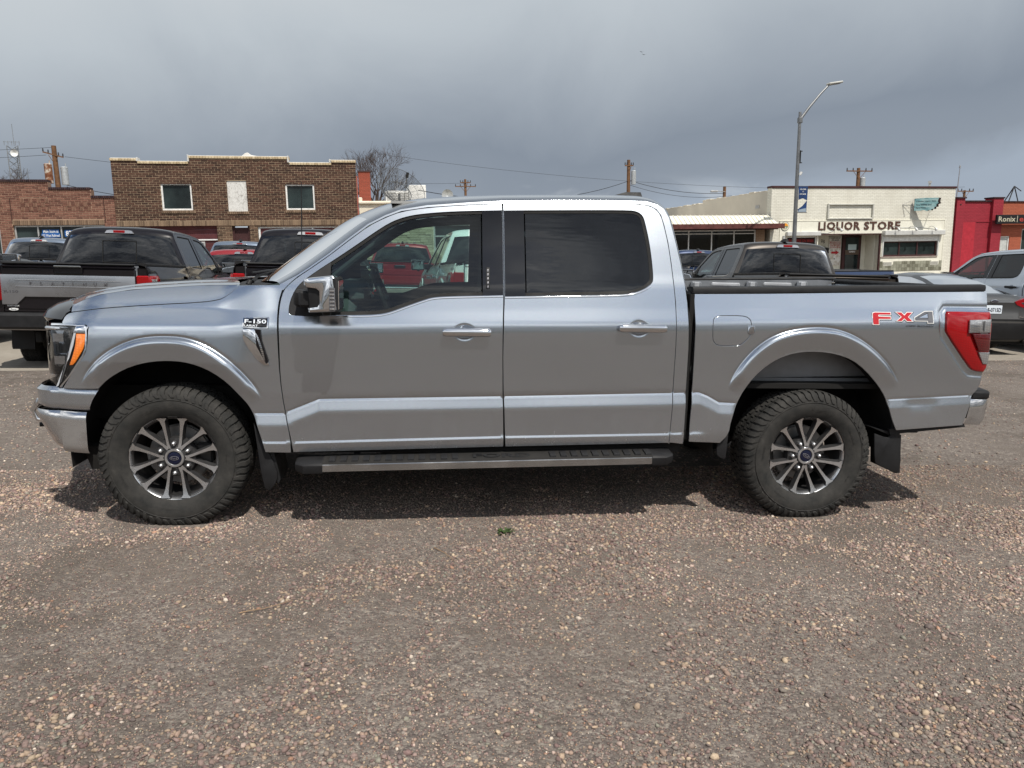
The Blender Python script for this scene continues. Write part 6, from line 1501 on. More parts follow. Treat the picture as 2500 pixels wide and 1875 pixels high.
for (a0, z0, a1, z1) in pats:
    nc, nr = 7, int(round((z1 - z0) / .15)); cw_, chh = (a1 - a0) / nc, (z1 - z0) / nr
    for i in range(nc):
        for j in range(nr):
            xx, zz = a0 + i * cw_, z0 + j * chh
            for k in range(3):
                if (i + j) % 2 == 0: qbrick(sc, xx + .008 + k * cw_ / 3, xx + (k + 1) * cw_ / 3 - .018, zz + .006, zz + chh - .006, 0, .035)
                else: qbrick(sc, xx + .004, xx + cw_ - .004, zz + .004 + k * chh / 3, zz + (k + 1) * chh / 3 - .012, 0, .012)
o = B.part('basket_weave', sc, REDB, 0); o['kind'] = 'stuff'
cp_ = MB(); x = -10.5
def zt2(x): return 4.33 if x < -6.22 else 4.06 if x < -4.81 else 3.765
while x < -4.08: cp_.box((x, -.05, zt2(x + .03)), (x + .052, .38, zt2(x + .03) + .085), 0, .004); x += .066
B.part('coping', cp_, DKB)
for a_ in (-7.52, -4.42): B.box('joint_line', (a_ - .01, -.030, 2.9), (a_ + .01, 0, 3.75), simple("dark_joint", (.06, .03, .025), .9))
w_ = window(B, -7.514, .7, -4.46, 2.80, .06, ALU, (-6.74, -5.97, -5.20), .14)
w2_ = window(B, -10.2, .7, -7.95, 2.80, .06, ALU, (-9.1,), .14)
B.box('interior', (-10.3, 1.8, .2), (-4.3, 1.9, 3.3), INTER)
sg = Bld('window_lettering', -6.0, 0, "white lettering on blue strips in the red brick shop's window: Main Store at 133 West Railroad", "sign")
BLUEP = mat("blue_sign_print", (.01, .10, .34), .5); m_ = MB(); m_.box((-6.62, .105, 2.50), (-6.06, .112, 2.64), 0); m_.box((-6.66, .105, 2.36), (-6.03, .112, 2.50), 0)
m_.box((-5.88, .105, 2.38), (-5.35, .112, 2.62), 0)
sg.part('backing', m_, BLUEP); m_ = MB(); put_text(m_, "Main Store at", -6.58, 2.525, .50, .105, .100, .003, .012); put_text(m_, "133 West Railroad", -6.63, 2.385, .575, .095, .100, .003, .012); put_text(m_, "873", -5.84, 2.405, .30, .19, .100, .003, .02); sg.part('lettering', m_, WHITE, 0)
sg.root['label'] = "blue and white window lettering, Main Store at 133 West Railroad, in the red brick shop"
# --- cream building between the brown one and the awning shop
B = Bld('cream_building', 10.9, 0, "low cream plastered building with a stone clad shopfront behind the silver cab")
poly = [(4.82, .11), (4.82, 3.62), (17.0, 3.62), (17.0, .11)]; hs = [(7.72, .5, 16.5, 2.75)]
wm_ = wall_mb(poly, hs, 0, .35); wm_.box((4.82, .35, .1), (17.0, 13, 3.3)); B.part('wall', wm_, CREAM); B.box('cornice', (4.80, -.10, 3.52), (17.02, .37, 3.64), CREAM, .03)
B.box('cornice_wing', (4.80, -.03, 3.60), (4.95, .30, 3.78), CREAM, .03)
STONE2 = mat("tan_cut_stone", (.4, .36, .26), .9, fn=f_brick((.26, .23, .16), (.50, .45, .33)))
cs = MB(); r_ = random.Random(5)
for i in range(27):
    z = .12 + i * .1; x = 4.86 + r_.uniform(-.2, 0)
    while x < 7.70:
        L = r_.uniform(.22, .60); qbrick(cs, max(4.84, x), min(7.70, x + L - .012), z, z + .09, 0, r_.uniform(.02, .05)); x += L
o = B.part('stone_cladding', cs, STONE2, 0); o['kind'] = 'stuff'
window(B, 7.72, .5, 16.5, 2.75, .08, ALU, (9.6, 11.4, 13.2, 15.0), .14, (2.25,))
# rooftop things
ch_ = Bld('brick_chimney', 5.37, 10.8, "square red brick chimney rising beside the brown building", "chimney")
m_ = wall_mb([(5.07, 3.3), (5.07, 5.85), (5.67, 5.85), (5.67, 3.3)], [], 10.6, 11.1); ch_.part('stack', m_, mat("red_tile_brick", (.3, .07, .04), .7, fn=f_pb((.30, .065, .04), (.22, .09, .06)))); ch_.box('cap', (5.03, 10.56, 5.85), (5.71, 11.14, 5.92), DKB)
wb_ = Bld('white_roof_unit', 7.8, 15.5, "white louvred metal unit on the roof behind the satellite dish", "roof unit")
wb_.box('casing', (6.72, 15.6, 3.3), (8.96, 17.5, 5.30), WFRAME); wb_.box('raised_casing', (8.1, 15.4, 3.3), (9.1, 17.4, 5.62), WFRAME, .02)
for k in range(9): m_ = MB().box((6.80, 15.54, 4.40 + k * .095), (8.05, 15.60, 4.45 + k * .095)); wb_.part('louvre', m_, WFRAME)
# --- shop with the ribbed metal awning
B = Bld('awning_shop', 20.0, 0, "low shop with a ribbed cream metal awning and dark windows, left of the liquor store")
B.box('wall', (17.0, .9, .1), (22.50, 10, 2.9), STUCW); B.box('bulkhead', (17.0, .0, .11), (22.5, .9, .5), mat("tan_brick_low", (.3, .2, .13), .9, fn=f_pb((.30, .19, .12), (.38, .28, .2))))
B.box('brick_pier', (22.07, .0, .5), (22.5, .9, 2.38), mat("tan_brick_low", (.3, .2, .13), .9)); B.box('soffit', (17.0, -.35, 2.38), (22.95, .92, 2.42), MAROOND)
window(B, 17.0, .5, 22.07, 2.38, .05, CRM if 'CRM' in globals() else WFRAME, (17.8, 18.87, 19.96, 21.03), .10, (2.22,), mat("black_shop_glass", (.012, .011, .010), .05))
ROOFM = simple("cream_roof_metal", (.72, .70, .60), .55, .1, .08, 3)
rm = MB(); rm.add([(17.0, -.62, 2.60), (22.80, -.62, 2.60), (22.60, -.05, 3.00), (17.0, -.05, 3.00), (22.60, .5, 3.02), (17.0, .5, 3.02)], [(0, 1, 2, 3), (3, 2, 4, 5)]); B.part('awning', rm, ROOFM, 0)
x = 17.05
AW = None
while x < 22.65:
    if AW is None: q_ = MB().prism([(-.62, 2.60), (-.05, 3.00), (-.05, 3.035), (-.63, 2.635)], -.012, .012, 0, 0, None, Matrix.Rotation(R(90), 4, 'Z') @ Matrix.Scale(1, 4)); AW = q_.mesh('awning_rib', ROOFM, 0)
    link('awning_rib', AW, B.root, Matrix.Translation((x - B.a, -B.d, 0))); x += .2035
B.box('fascia', (17.0, -.70, 2.41), (23.05, -.60, 2.62), simple("maroon_fascia_board", (.10, .035, .030), .7, 0, .35, 5), .01)
# --- liquor store
B = Bld('liquor_store', 27.5, 0, "cream painted brick building lettered LIQUOR STORE")
poly = [(22.76, .05), (22.76, 4.18), (32.27, 4.18), (32.27, .05)]; hs = [(23.60, .9, 25.12, 2.06), (25.16, .05, 28.42, 2.13), (28.54, 1.09, 31.49, 2.10)]
wm_ = wall_mb(poly, hs, 0, .35); wm_.box((32.07, .35, .1), (32.27, 14, 4.1)); wm_.box((22.9, .35, 3.85), (32.2, 14, 3.9)); B.part('wall', wm_, WBRICK)
sw_ = MB().prism([(.35, .1), (.35, 4.09), (6.70, 4.09), (6.70, 3.95), (16, 3.95), (16, .1)], -.15, .15, 0, 0, None, Matrix.Translation((22.91, 0, 0)) @ Matrix.Rotation(R(90), 4, 'Z')); B.part('side_wall', sw_, STUCW)
jit = MB(); xx = .5
while xx < 15: jit.box((22.74, xx, (4.09 if xx < 6.7 else 3.95) - .01), (23.07, xx + random.uniform(.2, .5), (4.09 if xx < 6.7 else 3.95) + random.uniform(.01, .05)), 0, .01); xx += random.uniform(.4, .9)
B.part('parapet_patches', jit, STUCW); B.box('wall_vent', (22.73, 1.0, 3.36), (22.76, 1.3, 3.50), ALU)
B.box('roof_trim', (22.74, -.04, 4.18), (32.30, .38, 4.275), MAROOND, .01)
def f_sm(k, b):
    co = obj_co(k); n = k.noise(k.vmath('MULTIPLY', co, (2.2, 1, .22)), 2.2, 6, .7); n2 = k.noise(co, 1.1, 5, .6)
    k.put(b.inputs['Base Color'], k.mix(k.mapr(n, .52, .74, 0, .5), k.ramp(n2, [(.35, (.68, .66, .56)), (.6, (.76, .74, .64))]), (.45, .42, .34)))
SMOOTHW = mat("cream_smooth_panel", (.74, .72, .62), .8, fn=f_sm)
pm = wall_mb([(23.22, .05), (23.22, 2.73), (31.76, 2.73), (31.76, .05)], hs, -.03, 0); B.part('smooth_panel', pm, SMOOTHW)
for q in ((23.19, -.045, 2.73, 31.79, 0, 2.76), (31.76, -.045, .4, 31.79, 0, 2.73)): B.box('panel_trim', (q[0], q[1], q[2]), (q[3], q[4], q[5]), SMOOTHW)
TRW = simple("grey_white_trim", (.50, .49, .44), .6)
fm = MB(); a0, a1, z0, z1 = 25.55, 27.92, 2.80, 3.50
for q in ((a0, z0, a1, z0 + .07), (a0, z1 - .07, a1, z1), (a0, z0 + .07, a0 + .07, z1 - .07), (a1 - .07, z0 + .07, a1, z1 - .07)): fm.box((q[0], -.09, q[1]), (q[2], 0, q[3]), 0, .01)
B.part('empty_sign_frame', fm, TRW)
ls = Bld('liquor_store_sign', 27.2, 0, "large brown block letters LIQUOR STORE on the cream facade", "sign")
for i, (w_, x0_, x1_) in enumerate((("LIQUOR", 25.11, 27.27), ("STORE", 27.45, 29.38))):
    v, f = text_mesh(w_, 1, .03, .01, 'LEFT', 1.03); mn, mx_ = v.min(0), v.max(0); cur = 0
    # each letter by itself
    adv = 0
    tot = mx_[0] - mn[0]
    for k, chh in enumerate(w_):
        full, _ = text_mesh(w_[:k + 1], 1, .03, .01, 'LEFT', 1.03); lv, lf = text_mesh(chh, 1, .03, .01); l0, l1 = lv.min(0), lv.max(0)
        right = (full.max(0)[0] - mn[0]) / tot; wd = (l1[0] - l0[0]) / tot * .93; m_ = MB()
        low = 2.325 if chh != 'Q' else 2.30
        put_text(m_, chh, x0_ + (right - wd) * (x1_ - x0_), low, wd * (x1_ - x0_), 2.69 - low, -.032, .025, .03); ls.part('letter', m_, simple("brown_sign_letter", (.085, .042, .032), .6, 0, .2, 8), 20)
# shutters, windows, entry
SHUT = simple("grey_white_shutter_box", (.58, .58, .56), .5, .2, .1, 2); SHW = simple("white_shutter_slats", (.78, .78, .75), .5)
window(B, 23.60, .9, 25.12, 2.06, .05, WFRAME, (), .10); B.box('shutter_box', (23.50, -.22, 2.08), (25.18, .02, 2.27), SHUT, .02)
sh = Bld('window_sign', 24.3, 0, "dark red lettering WINE ON MAIN inside the liquor store's left window", "sign"); m_ = MB(); m_.box((23.70, .07, 1.72), (25.02, .075, 2.0), 0); put_text(m_, "FINE WINE ON MAIN", 23.74, 1.80, 1.24, .14, .068, .002, .015, 1); sh.part('panel', m_, [mat("dark_sign_back", (.03, .008, .008), .6), mat("dark_red_print", (.28, .02, .02), .6)], 0)
window(B, 28.54, 1.09, 31.49, 1.80, .07, MAROOND, (29.47, 30.44), .10, name='window'); B.box('window_sill', (28.45, -.06, 1.02), (31.50, .02, 1.09), simple("taupe_sill", (.28, .23, .20), .7), .01)
B.box('shutter_box', (28.46, -.25, 2.06), (31.68, .02, 2.28), SHUT, .02); sl = MB()
for k in range(5): sl.box((28.50, -.04, 1.78 + k * .057), (31.52, .06, 1.78 + k * .057 + .052), 0, .012)
B.part('shutter', sl, SHW); B.box('shutter_rail', (28.50, -.06, .0 + 1.10), (28.56, .0, 2.1), SHUT); B.box('shutter_rail', (31.47, -.06, 1.10), (31.53, .0, 2.1), SHUT)
B.box('entry_wall', (25.16, 1.0, .05), (28.42, 1.1, 2.2), SMOOTHW); B.box('entry_ceiling', (25.16, .0, 2.13), (28.42, 1.05, 2.18), MAROOND); B.box('entry_side', (25.16, .36, .05), (25.20, 1.0, 2.13), SMOOTHW); B.box('entry_side', (28.38, .36, .05), (28.42, 1.0, 2.13), SMOOTHW)
B.box('entry_post', (28.36, -.03, .05), (28.46, .05, 2.12), MAROOND); B.box('entry_trim', (25.16, -.05, 2.11), (28.42, -.01, 2.16), MAROOND)
# door, slightly set back; positions on the back wall of the entry
dk = lambda a: 25.16 + (a - 25.16)
dd = MB(); dd.box((27.10, .88, .05), (28.08, 1.0, 2.10), 0, .01); B.part('door', dd, MAROOND); dg = MB().box((27.24, .86, .12), (27.92, .90, 2.0)); B.part('door_glass', dg, SHOPGL)
m_ = MB(); m_.box((27.36, .85, 1.42), (27.80, .855, 1.68), 0); m_.box((27.22, .85, 1.20), (27.95, .855, 1.42), 1)
put_text(m_, "OPEN", 27.42, 1.30, .32, .07, .848, .002, .02, 2); put_text(m_, "COME IN", 27.42, 1.22, .32, .04, .848, .002, .01, 2) if False else None
B.part('door_stickers', m_, [mat("pale_blue_print", (.45, .55, .56), .6), mat("brown_strip", (.10, .07, .05), .6), WHITE], 0)
mb_ = Bld('mailbox', 26.1, .95, "black mailbox under the number 25 in the liquor store's entry", "mailbox"); mb_.box('box', (25.98, .82, 1.27), (26.34, 1.0, 1.54), BLKPL, .015)
nb = Bld('house_number', 26.0, .95, "black digits 25 on the cream entry wall", "number"); m_ = MB(); put_text(m_, "2", 26.02, 1.80, .07, .13, .998, .01, .02); put_text(m_, "5", 26.13, 1.75, .07, .13, .998, .01, .02); nb.part('digits', m_, BLKPL, 0)
po = Bld('wine_poster', 26.7, .95, "tall white poster with red lettering and a red arrow beside the door", "poster"); m_ = MB(); m_.box((26.42, .96, .72), (27.06, .99, 2.05), 0, .004); po.part('board', m_, mat("worn_white_poster", (.68, .66, .60), .7, fn=lambda k, b: k.put(b.inputs['Base Color'], k.ramp(k.noise(obj_co(k), 9, 5), [(.35, (.50, .44, .36)), (.55, (.72, .70, .66))]))))
m_ = MB(); y_ = .957
for s_, z_, h_, c_, w_ in (("*FINE WINE*", 1.945, .07, 1, .56), ("ON MAIN", 1.85, .07, 1, .40), ("BEST SELECTION", 1.765, .055, 0, .56), ("ON THE HIGHLINE", 1.68, .055, 0, .56), ("OVER 400 LABELS", 1.60, .055, 0, .56), ("TO CHOOSE FROM", 1.52, .055, 0, .56), ("ICE", 1.40, .05, 1, .12)): put_text(m_, s_, 26.74 - w_ / 2 if s_ != "ICE" else 26.50, z_, w_, h_, y_, .002, .02, c_)
m_.prism([(26.56, 1.26), (26.78, 1.26), (26.78, 1.20), (26.96, 1.31), (26.78, 1.42), (26.78, 1.36), (26.56, 1.36)], y_ - .004, y_, 0); m_.prism([(26.68, 1.04), (26.78, 1.04), (26.73, .98)], y_ - .004, y_, 1)
po.part('lettering', m_, [mat("poster_red", (.42, .02, .03), .6), DKPR], 0)
tl = MB(); r_ = random.Random(9); TM = mat("glazed_grey_tile", (.2, .2, .16), .3, fn=f_brick((.10, .095, .065), (.34, .34, .27))); n_t = 0
TME = MB().box((0, -.055, 0), (.142, -.03, .148), 0, .006).mesh('tile', TM, 30)
for i in range(23):
    for j in range(3):
        a_ = 28.43 + i * .1455
        if any(v0 - .07 < a_ < v1 - .05 and j == 2 for v0, v1 in ((28.60, 29.07), (31.12, 31.58))): continue
        link('tile', TME, B.root, Matrix.Translation((a_ - B.a, -B.d, .42 + j * .152)))
for a_ in (28.60, 31.12):
    m_ = MB()
    for k in range(5): m_.box((a_, -.065, .66 + k * .038), (a_ + .46, -.03, .685 + k * .038), 0, .004)
    B.part('vent', m_, TRW)
lg = Bld('round_emblem', 23.45, 0, "round painted emblem with an orange sun on the cream wall", "emblem"); m_ = MB(); c_ = lambda r_, n=28: [(23.46 + r_ * math.cos(2 * PI * i / n), 2.52 + r_ * math.sin(2 * PI * i / n)) for i in range(n)]
m_.prism(c_(.205), -.05, -.03, 0); m_.prism(c_(.19), -.054, -.04, 1); m_.prism(c_(.145), -.057, -.05, 2); m_.prism([(23.46 + .145 * math.cos(a), 2.50 + .145 * math.sin(a)) for a in np.linspace(0.05, PI - .05, 16)], -.060, -.055, 3); m_.prism([(23.33, 2.50), (23.40, 2.55), (23.46, 2.50), (23.53, 2.545), (23.59, 2.49), (23.52, 2.42), (23.40, 2.42)], -.063, -.058, 4); m_.prism([(23.40, 2.47), (23.52, 2.47), (23.50, 2.42), (23.42, 2.42)], -.066, -.06, 1)
lg.part('disc', m_, [DKPR, mat("emblem_cream", (.6, .6, .5), .6), mat("emblem_sand", (.55, .50, .35), .6), mat("emblem_orange", (.75, .30, .03), .6), mat("emblem_green", (.14, .22, .13), .6)], 0)
B.box('meter_box', (23.36, -.10, 1.93), (23.46, -.03, 2.10), ALU, .01); B.box('conduit', (23.38, -.06, 1.3), (23.41, -.03, 1.93), ALU)
for a_ in (26.0, 28.98, 29.9, 30.95):
    gl_ = Bld('gooseneck_lamp', a_, -.1, "small grey gooseneck lamp on the cream facade", "lamp"); m_ = MB(); m_.tube([(a_, 0, 2.42), (a_, -.15, 2.46), (a_, -.32, 2.44), (a_ + .03, -.40, 2.36)], .014, 6); gl_.part('arm', m_, ALU); m_ = MB(); m_.cyl((a_ + .02, -.38, 2.39), (a_ + .06, -.45, 2.27), .03, .07, 12); gl_.part('shade', m_, ALU)
    gl_.root['group'] = "gooseneck lamps over the liquor store shutters"
for i, (o_, lb) in enumerate(zip([o for o in bpy.data.objects if o.name.startswith('gooseneck_lamp') and o.parent is None], ("grey gooseneck lamp under the Q of LIQUOR", "grey gooseneck lamp below the last E of STORE", "grey gooseneck lamp over the middle of the wide shutter box", "grey gooseneck lamp in the hanging sign's shadow, over the shutter's right end"))): o_['label'] = lb
m_ = MB(); m_.tube([(28.5, -.04, 2.40), (30.6, -.05, 2.40), (31.2, -.04, 2.33), (31.6, -.08, 2.24)], .010, 5); m_.tube([(25.1, -.04, 2.22), (25.6, -.05, 2.19), (26.0, -.04, 2.34)], .010, 5); B.part('cable', m_, ALU)
hsn = Bld('hanging_sign', 30.4, -.6, "faded teal projecting sign with a torn, ragged outer edge", "sign")
TEAL = mat("faded_teal_sign", (.2, .36, .38), .6, fn=lambda k, b: k.put(b.inputs['Base Color'], k.ramp(k.noise(k.vmath('MULTIPLY', obj_co(k), (1, 1, 3)), 3, 5), [(.3, (.09, .19, .22)), (.5, (.24, .42, .43)), (.7, (.42, .54, .53))])))
# the panel stands out from the wall, square to it, and is turned a little to the street
HS = Matrix.Translation((29.95, -.12, 0)) @ Matrix.Rotation(R(-40), 4, 'Z')
ragged = [(.02, 3.70), (.50, 3.72), (1.0, 3.71), (1.10, 3.70), (1.06, 3.55), (1.10, 3.47), (1.0, 3.40), (1.02, 3.32), (.93, 3.30), (.92, 3.20), (.82, 3.22), (.78, 3.14), (.70, 3.17), (.60, 3.13), (.45, 3.18), (.30, 3.15), (.02, 3.16)]
m_ = MB().prism(ragged, -.05, .05, 1, .01, None, HS); m_.prism([(x * .90 + .01, z) for x, z in ragged], -.062, -.048, 0, 0, None, HS); hsn.part('panel', m_, [TEAL, mat("dark_sign_edge", (.03, .018, .016), .7)], 30)
m_ = MB()
for s_, z_, w_ in (("Chuckar Liquor Sales", 3.53, .80), ("Fine Wines and", 3.38, .62), ("Hard Wares", 3.25, .40)): 
    q_ = MB(); put_text(q_, s_, .10, z_, w_, .07, -.063, .003, .01, 0); m_.add(q_.v, q_.f, 0, HS)
hsn.part('lettering', m_, DKPR, 0)
m_ = MB()
for p0_, p1_ in (((29.98, -.14, 3.66), (29.45, -.02, 3.46)), ((29.98, -.14, 3.20), (29.45, -.02, 3.46)), ((29.45, -.02, 3.46), (29.60, -.02, 2.9)), ((30.8, -.85, 3.6), (31.05, -.02, 3.45)), ((30.7, -.75, 3.3), (31.05, -.02, 3.45)), ((29.9, .02, 3.45), (30.8, -.85, 3.45))): m_.tube([p0_, p1_], .009, 5)
hsn.part('stay_wire', m_, ALU)
vn = Bld('roof_vent', 33.1 - 1.1, 1.7, "small roof vent pipe on the liquor store's right end", "vent"); m_ = MB(); m_.cyl((31.6, .9, 3.9), (31.6, .9, 4.52), .05, .05, 12); m_.cyl((31.6, .9, 4.50), (31.6, .9, 4.60), .08, .08, 12); vn.part('pipe', m_, ALU)
# --- red building and orange electric shop
B = Bld('red_building', 33.6, 0, "low crimson painted brick building right of the liquor store")
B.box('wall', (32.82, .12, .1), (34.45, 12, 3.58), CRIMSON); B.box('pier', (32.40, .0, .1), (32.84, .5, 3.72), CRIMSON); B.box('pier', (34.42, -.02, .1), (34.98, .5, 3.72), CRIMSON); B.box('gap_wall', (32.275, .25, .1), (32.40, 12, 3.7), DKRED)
for a0, a1 in ((32.36, 32.88), (34.38, 35.02)): B.box('pier_cap', (a0, -.06, 3.72), (a1, .54, 3.79), DKB, .01)
m_ = MB(); x = 32.9
while x < 34.36: m_.box((x, .06, 3.58), (x + .085, .3, 3.64), 0, .005); x += .095
B.part('coping', m_, DKB); B.box('raised_line', (32.84, .09, 2.63), (34.42, .12, 2.67), CRIMSON); B.box('raised_line', (33.60, .09, .2), (33.63, .12, 2.63), CRIMSON)
B.box('wall_star', (32.58, -.02, 3.42), (32.64, .0, 3.48), DKB); B.box('boarded_front', (32.84, .09, .2), (33.60, .115, 2.63), simple("crimson_board", (.38, .026, .04), .6))
B = Bld('orange_shop', 37.5, 0, "orange painted brick shop with the black Ronix sign, right edge")
poly = [(34.98, .1), (34.98, 3.55), (41, 3.55), (41, .1)]; wm_ = wall_mb(poly, [(34.98 - .1 + .12, .15, 35.62, 1.96), (36.3, .6, 40.6, 2.3)], .10, .4); wm_.box((35.0, .4, .1), (41, 12, 3.3)); B.part('wall', wm_, ORANGEB)
m_ = MB(); x = 35.0
while x < 41: m_.box((x, .05, 3.55), (x + .085, .3, 3.61), 0, .005); x += .095
B.part('coping', m_, DKB); window(B, 35.0, .15, 35.62, 1.96, .05, WFRAME, (), .2, (), simple("pale_blind", (.5, .52, .5), .8), 'door'); window(B, 36.3, .6, 40.6, 2.3, .06, ALU, (38,), .2)
rs = Bld('shop_sign', 36.5, -.2, "long black sign reading Ronix and electric across the orange shop", "sign")
rs.box('board', (34.44, -.28, 2.53), (38.6, -.16, 2.95), BLKPL, .01); m_ = MB(); put_text(m_, "Ronix", 34.52, 2.63, .95, .24, -.282, .006, .01, 0); m_.box((35.56, -.288, 2.60), (35.59, -.281, 2.90), 0); put_text(m_, "electric", 35.70, 2.63, 1.55, .25, -.282, .006, .01, 1); rs.part('lettering', m_, [mat("khaki_sign_print", (.50, .47, .36), .6), mat("sign_red_print", (.42, .06, .05), .6)], 0)
sp_ = Bld('street_sign', 35.35, -1.5, "small grey street sign on a thin post before the orange shop", "sign"); m_ = MB(); m_.tube([(35.38, -1.5, .1), (35.38, -1.5, 2.5)], .03, 8); sp_.part('post', m_, ALU); m_ = MB().box((35.18, -1.53, 2.05), (35.58, -1.51, 2.50), 0, .005); sp_.part('plate', m_, simple("sign_back_grey", (.22, .23, .24), .5, .4))
# --- street lamp with banner (stands at the kerb)
sl_ = Bld('street_lamp', 21.9, -3.4, "tall tapered grey steel street lamp with a long sloping arm and a torn blue banner", "street lamp")
GSTEEL = simple("galvanised_steel", (.20, .205, .21), .45, .7, .15, 3); m_ = MB()
m_.tube([(21.75, -3.5, 0), (21.80, -3.5, 1.8), (22.03, -3.2, 4.2), (22.25, -2.95, 6.85)] if False else [(21.9, -3.25, 0), (21.9, -3.25, 1.8), (21.9, -3.25, 6.8)], [.105, .085, .055], 16); sl_.part('pole', m_, GSTEEL)
m_ = MB(); m_.tube([(21.9, -3.25, 6.50), (22.3, -3.25, 7.00), (22.75, -3.25, 7.50), (23.12, -3.25, 7.86)], [.058, .05, .042, .036], 10); m_.box((21.83, -3.33, 6.38), (21.99, -3.17, 6.6), 0, .02); sl_.part('arm', m_, GSTEEL)
m_ = MB(); m_.box((0, -.13, -.03), (.62, .13, .05), 0, .03, Matrix.Translation((23.05, -3.25, 7.86)) @ Matrix.Rotation(R(-9), 4, 'Y')); m_.box((.15, -.10, -.05), (.5, .10, -.03), 1, .005, Matrix.Translation((23.05, -3.25, 7.86)) @ Matrix.Rotation(R(-9), 4, 'Y')); sl_.part('lamp_head', m_, [simple("pale_lamp_casing", (.45, .45, .42), .5), DKPR])
m_ = MB(); m_.cyl((21.97, -3.33, 4.40), (22.02, -3.36, 4.52), .05, .05, 12); sl_.part('sensor', m_, WFRAME); m_ = MB(); m_.box((21.97, -3.30, 4.86), (22.00, -3.22, 5.35), 0, .005); m_.box((21.95, -3.30, 5.30), (22.06, -3.22, 5.33)); m_.box((21.95, -3.30, 4.86), (22.06, -3.22, 4.89)); sl_.part('bracket', m_, BLKPL)
m_ = MB(); m_.tube([(21.96, -3.25, 3.98), (22.42, -3.25, 3.98)], .012, 6); m_.tube([(21.96, -3.25, 2.95), (22.42, -3.25, 2.95)], .012, 6)
sl_.part('banner_rod', m_, GSTEEL)
bn = Bld('banner', 22.2, -3.25, "torn navy banner with pale print hanging on the street lamp", "banner"); m_ = MB()
m_.prism([(21.99, 3.97), (22.40, 3.97), (22.39, 3.42), (22.20, 3.50), (22.00, 3.45)], -3.262, -3.256, 0); m_.prism([(22.38, 3.42), (22.37, 2.96), (22.00, 2.96), (21.99, 3.08), (22.18, 3.20)], -3.268, -3.260, 0); m_.prism([(22.0, 2.97), (22.36, 2.97), (22.34, 3.12), (22.04, 3.06)], -3.272, -3.268, 1)
bn.part('cloth', m_, [simple("navy_cloth", (.018, .045, .13), .8, 0, .3, 5), mat("grey_blue_print", (.28, .34, .40), .8)], 0); m_ = MB(); put_text(m_, "WELCOME", 22.05, 3.83, .27, .05, -3.264, .002, .01); put_text(m_, "TO", 22.16, 3.74, .06, .045, -3.264, .002, .01); put_text(m_, "CUT BANK", 22.04, 3.64, .29, .055, -3.264, .002, .01); bn.part('lettering', m_, WHITE, 0)
# --- poles, wires, tower, dish, trees
WOOD = simple("weathered_pole_wood", (.16, .085, .045), .9, 0, .3, 6); CERAM = simple("dark_insulator", (.03, .03, .035), .4)
def pole(a, d, h, label, arms, r_=.14, extra=None, lean=0):
    P = Bld('utility_pole', a, d, label, "utility pole"); m_ = MB(); m_.tube([(a, d, 0), (a + lean, d, h)], [r_ * 1.25, r_ * .85], 12); P.part('post', m_, WOOD)
    for (z, w0, w1, tilt) in arms:
        m_ = MB(); m_.tube([(a - w0, d - .12, z + tilt * w0), (a + w1, d - .12, z - tilt * w1)], .06, 4); m_.tube([(a, d - .1, z - .6), (a - w0 * .5, d - .14, z)], .02, 5); m_.tube([(a, d - .1, z - .6), (a + w1 * .5, d - .14, z)], .02, 5); P.part('crossarm', m_, WOOD)
        for q in (-w0 * .97, -w0 * .5, w1 * .5, w1 * .97):
            m_ = MB(); m_.cyl((a + q, d - .12, z + .05 - tilt * q), (a + q, d - .12, z + .24 - tilt * q), .05, .035, 8); P.part('insulator', m_, CERAM)
    return P
RUST = mat("rusty_transformer", (.3, .15, .07), .7, fn=lambda k, b: k.put(b.inputs['Base Color'], k.ramp(k.noise(obj_co(k), 3, 4), [(.38, (.13, .045, .02)), (.52, (.24, .11, .06)), (.62, (.50, .45, .38))]))); TRGREY = simple("grey_transformer", (.42, .44, .45), .5, .3)
def can(P, x, y, z0, z1, r_, m): mm = MB(); mm.cyl((x, y, z0), (x, y, z1), r_, r_, 20); mm.cyl((x, y, z1), (x, y, z1 + .06), r_ * 1.05, r_ * .8, 20); mm.cyl((x + r_ * .4, y, z1), (x + r_ * .5, y, z1 + .28), .035, .03, 8); P.part('transformer', mm, m, 40)
P = pole(-14.3, 26.0, 9.0, "leaning brown utility pole with a rusty transformer behind the red brick shop", [(8.4, .65, .55, .28)], .17); can(P, -14.68, 25.7, 6.55, 7.75, .24, RUST); can(P, -13.85, 26.1, 6.5, 7.6, .22, TRGREY)
P = pole(17.0, 50.5, 9.3, "thin utility pole with a single crossarm rising behind the silver cab's roof", [(8.55, 1.1, 1.1, 0), (8.95, .55, .55, 0)], .14)
P = pole(26.5, 27.4, 8.65, "utility pole with a grey transformer behind the rear of the silver cab's roof", [(8.2, .35, .35, 0)], .15); can(P, 26.85, 27.2, 6.75, 7.75, .19, TRGREY)
P = pole(33.9, 25.6, 6.45, "short pole with a street light left of the liquor store", [], .14); m_ = MB(); m_.tube([(33.9, 25.5, 6.05), (33.2, 25.4, 6.10)], .03, 6); m_.box((32.6, 25.3, 6.0), (33.2, 25.5, 6.15), 0, .04); P.part('lamp_head', m_, ALU)
P = pole(44.4, 23.6, 7.75, "utility pole with a wide crossarm above the liquor store's roof", [(7.50, 1.15, 1.15, 0)], .15); can(P, 44.75, 23.5, 6.0, 6.95, .21, TRGREY)
P = pole(60.6, 30.3, 6.6, "distant utility pole top right of the liquor store", [(6.5, .85, .85, 0)], .12)
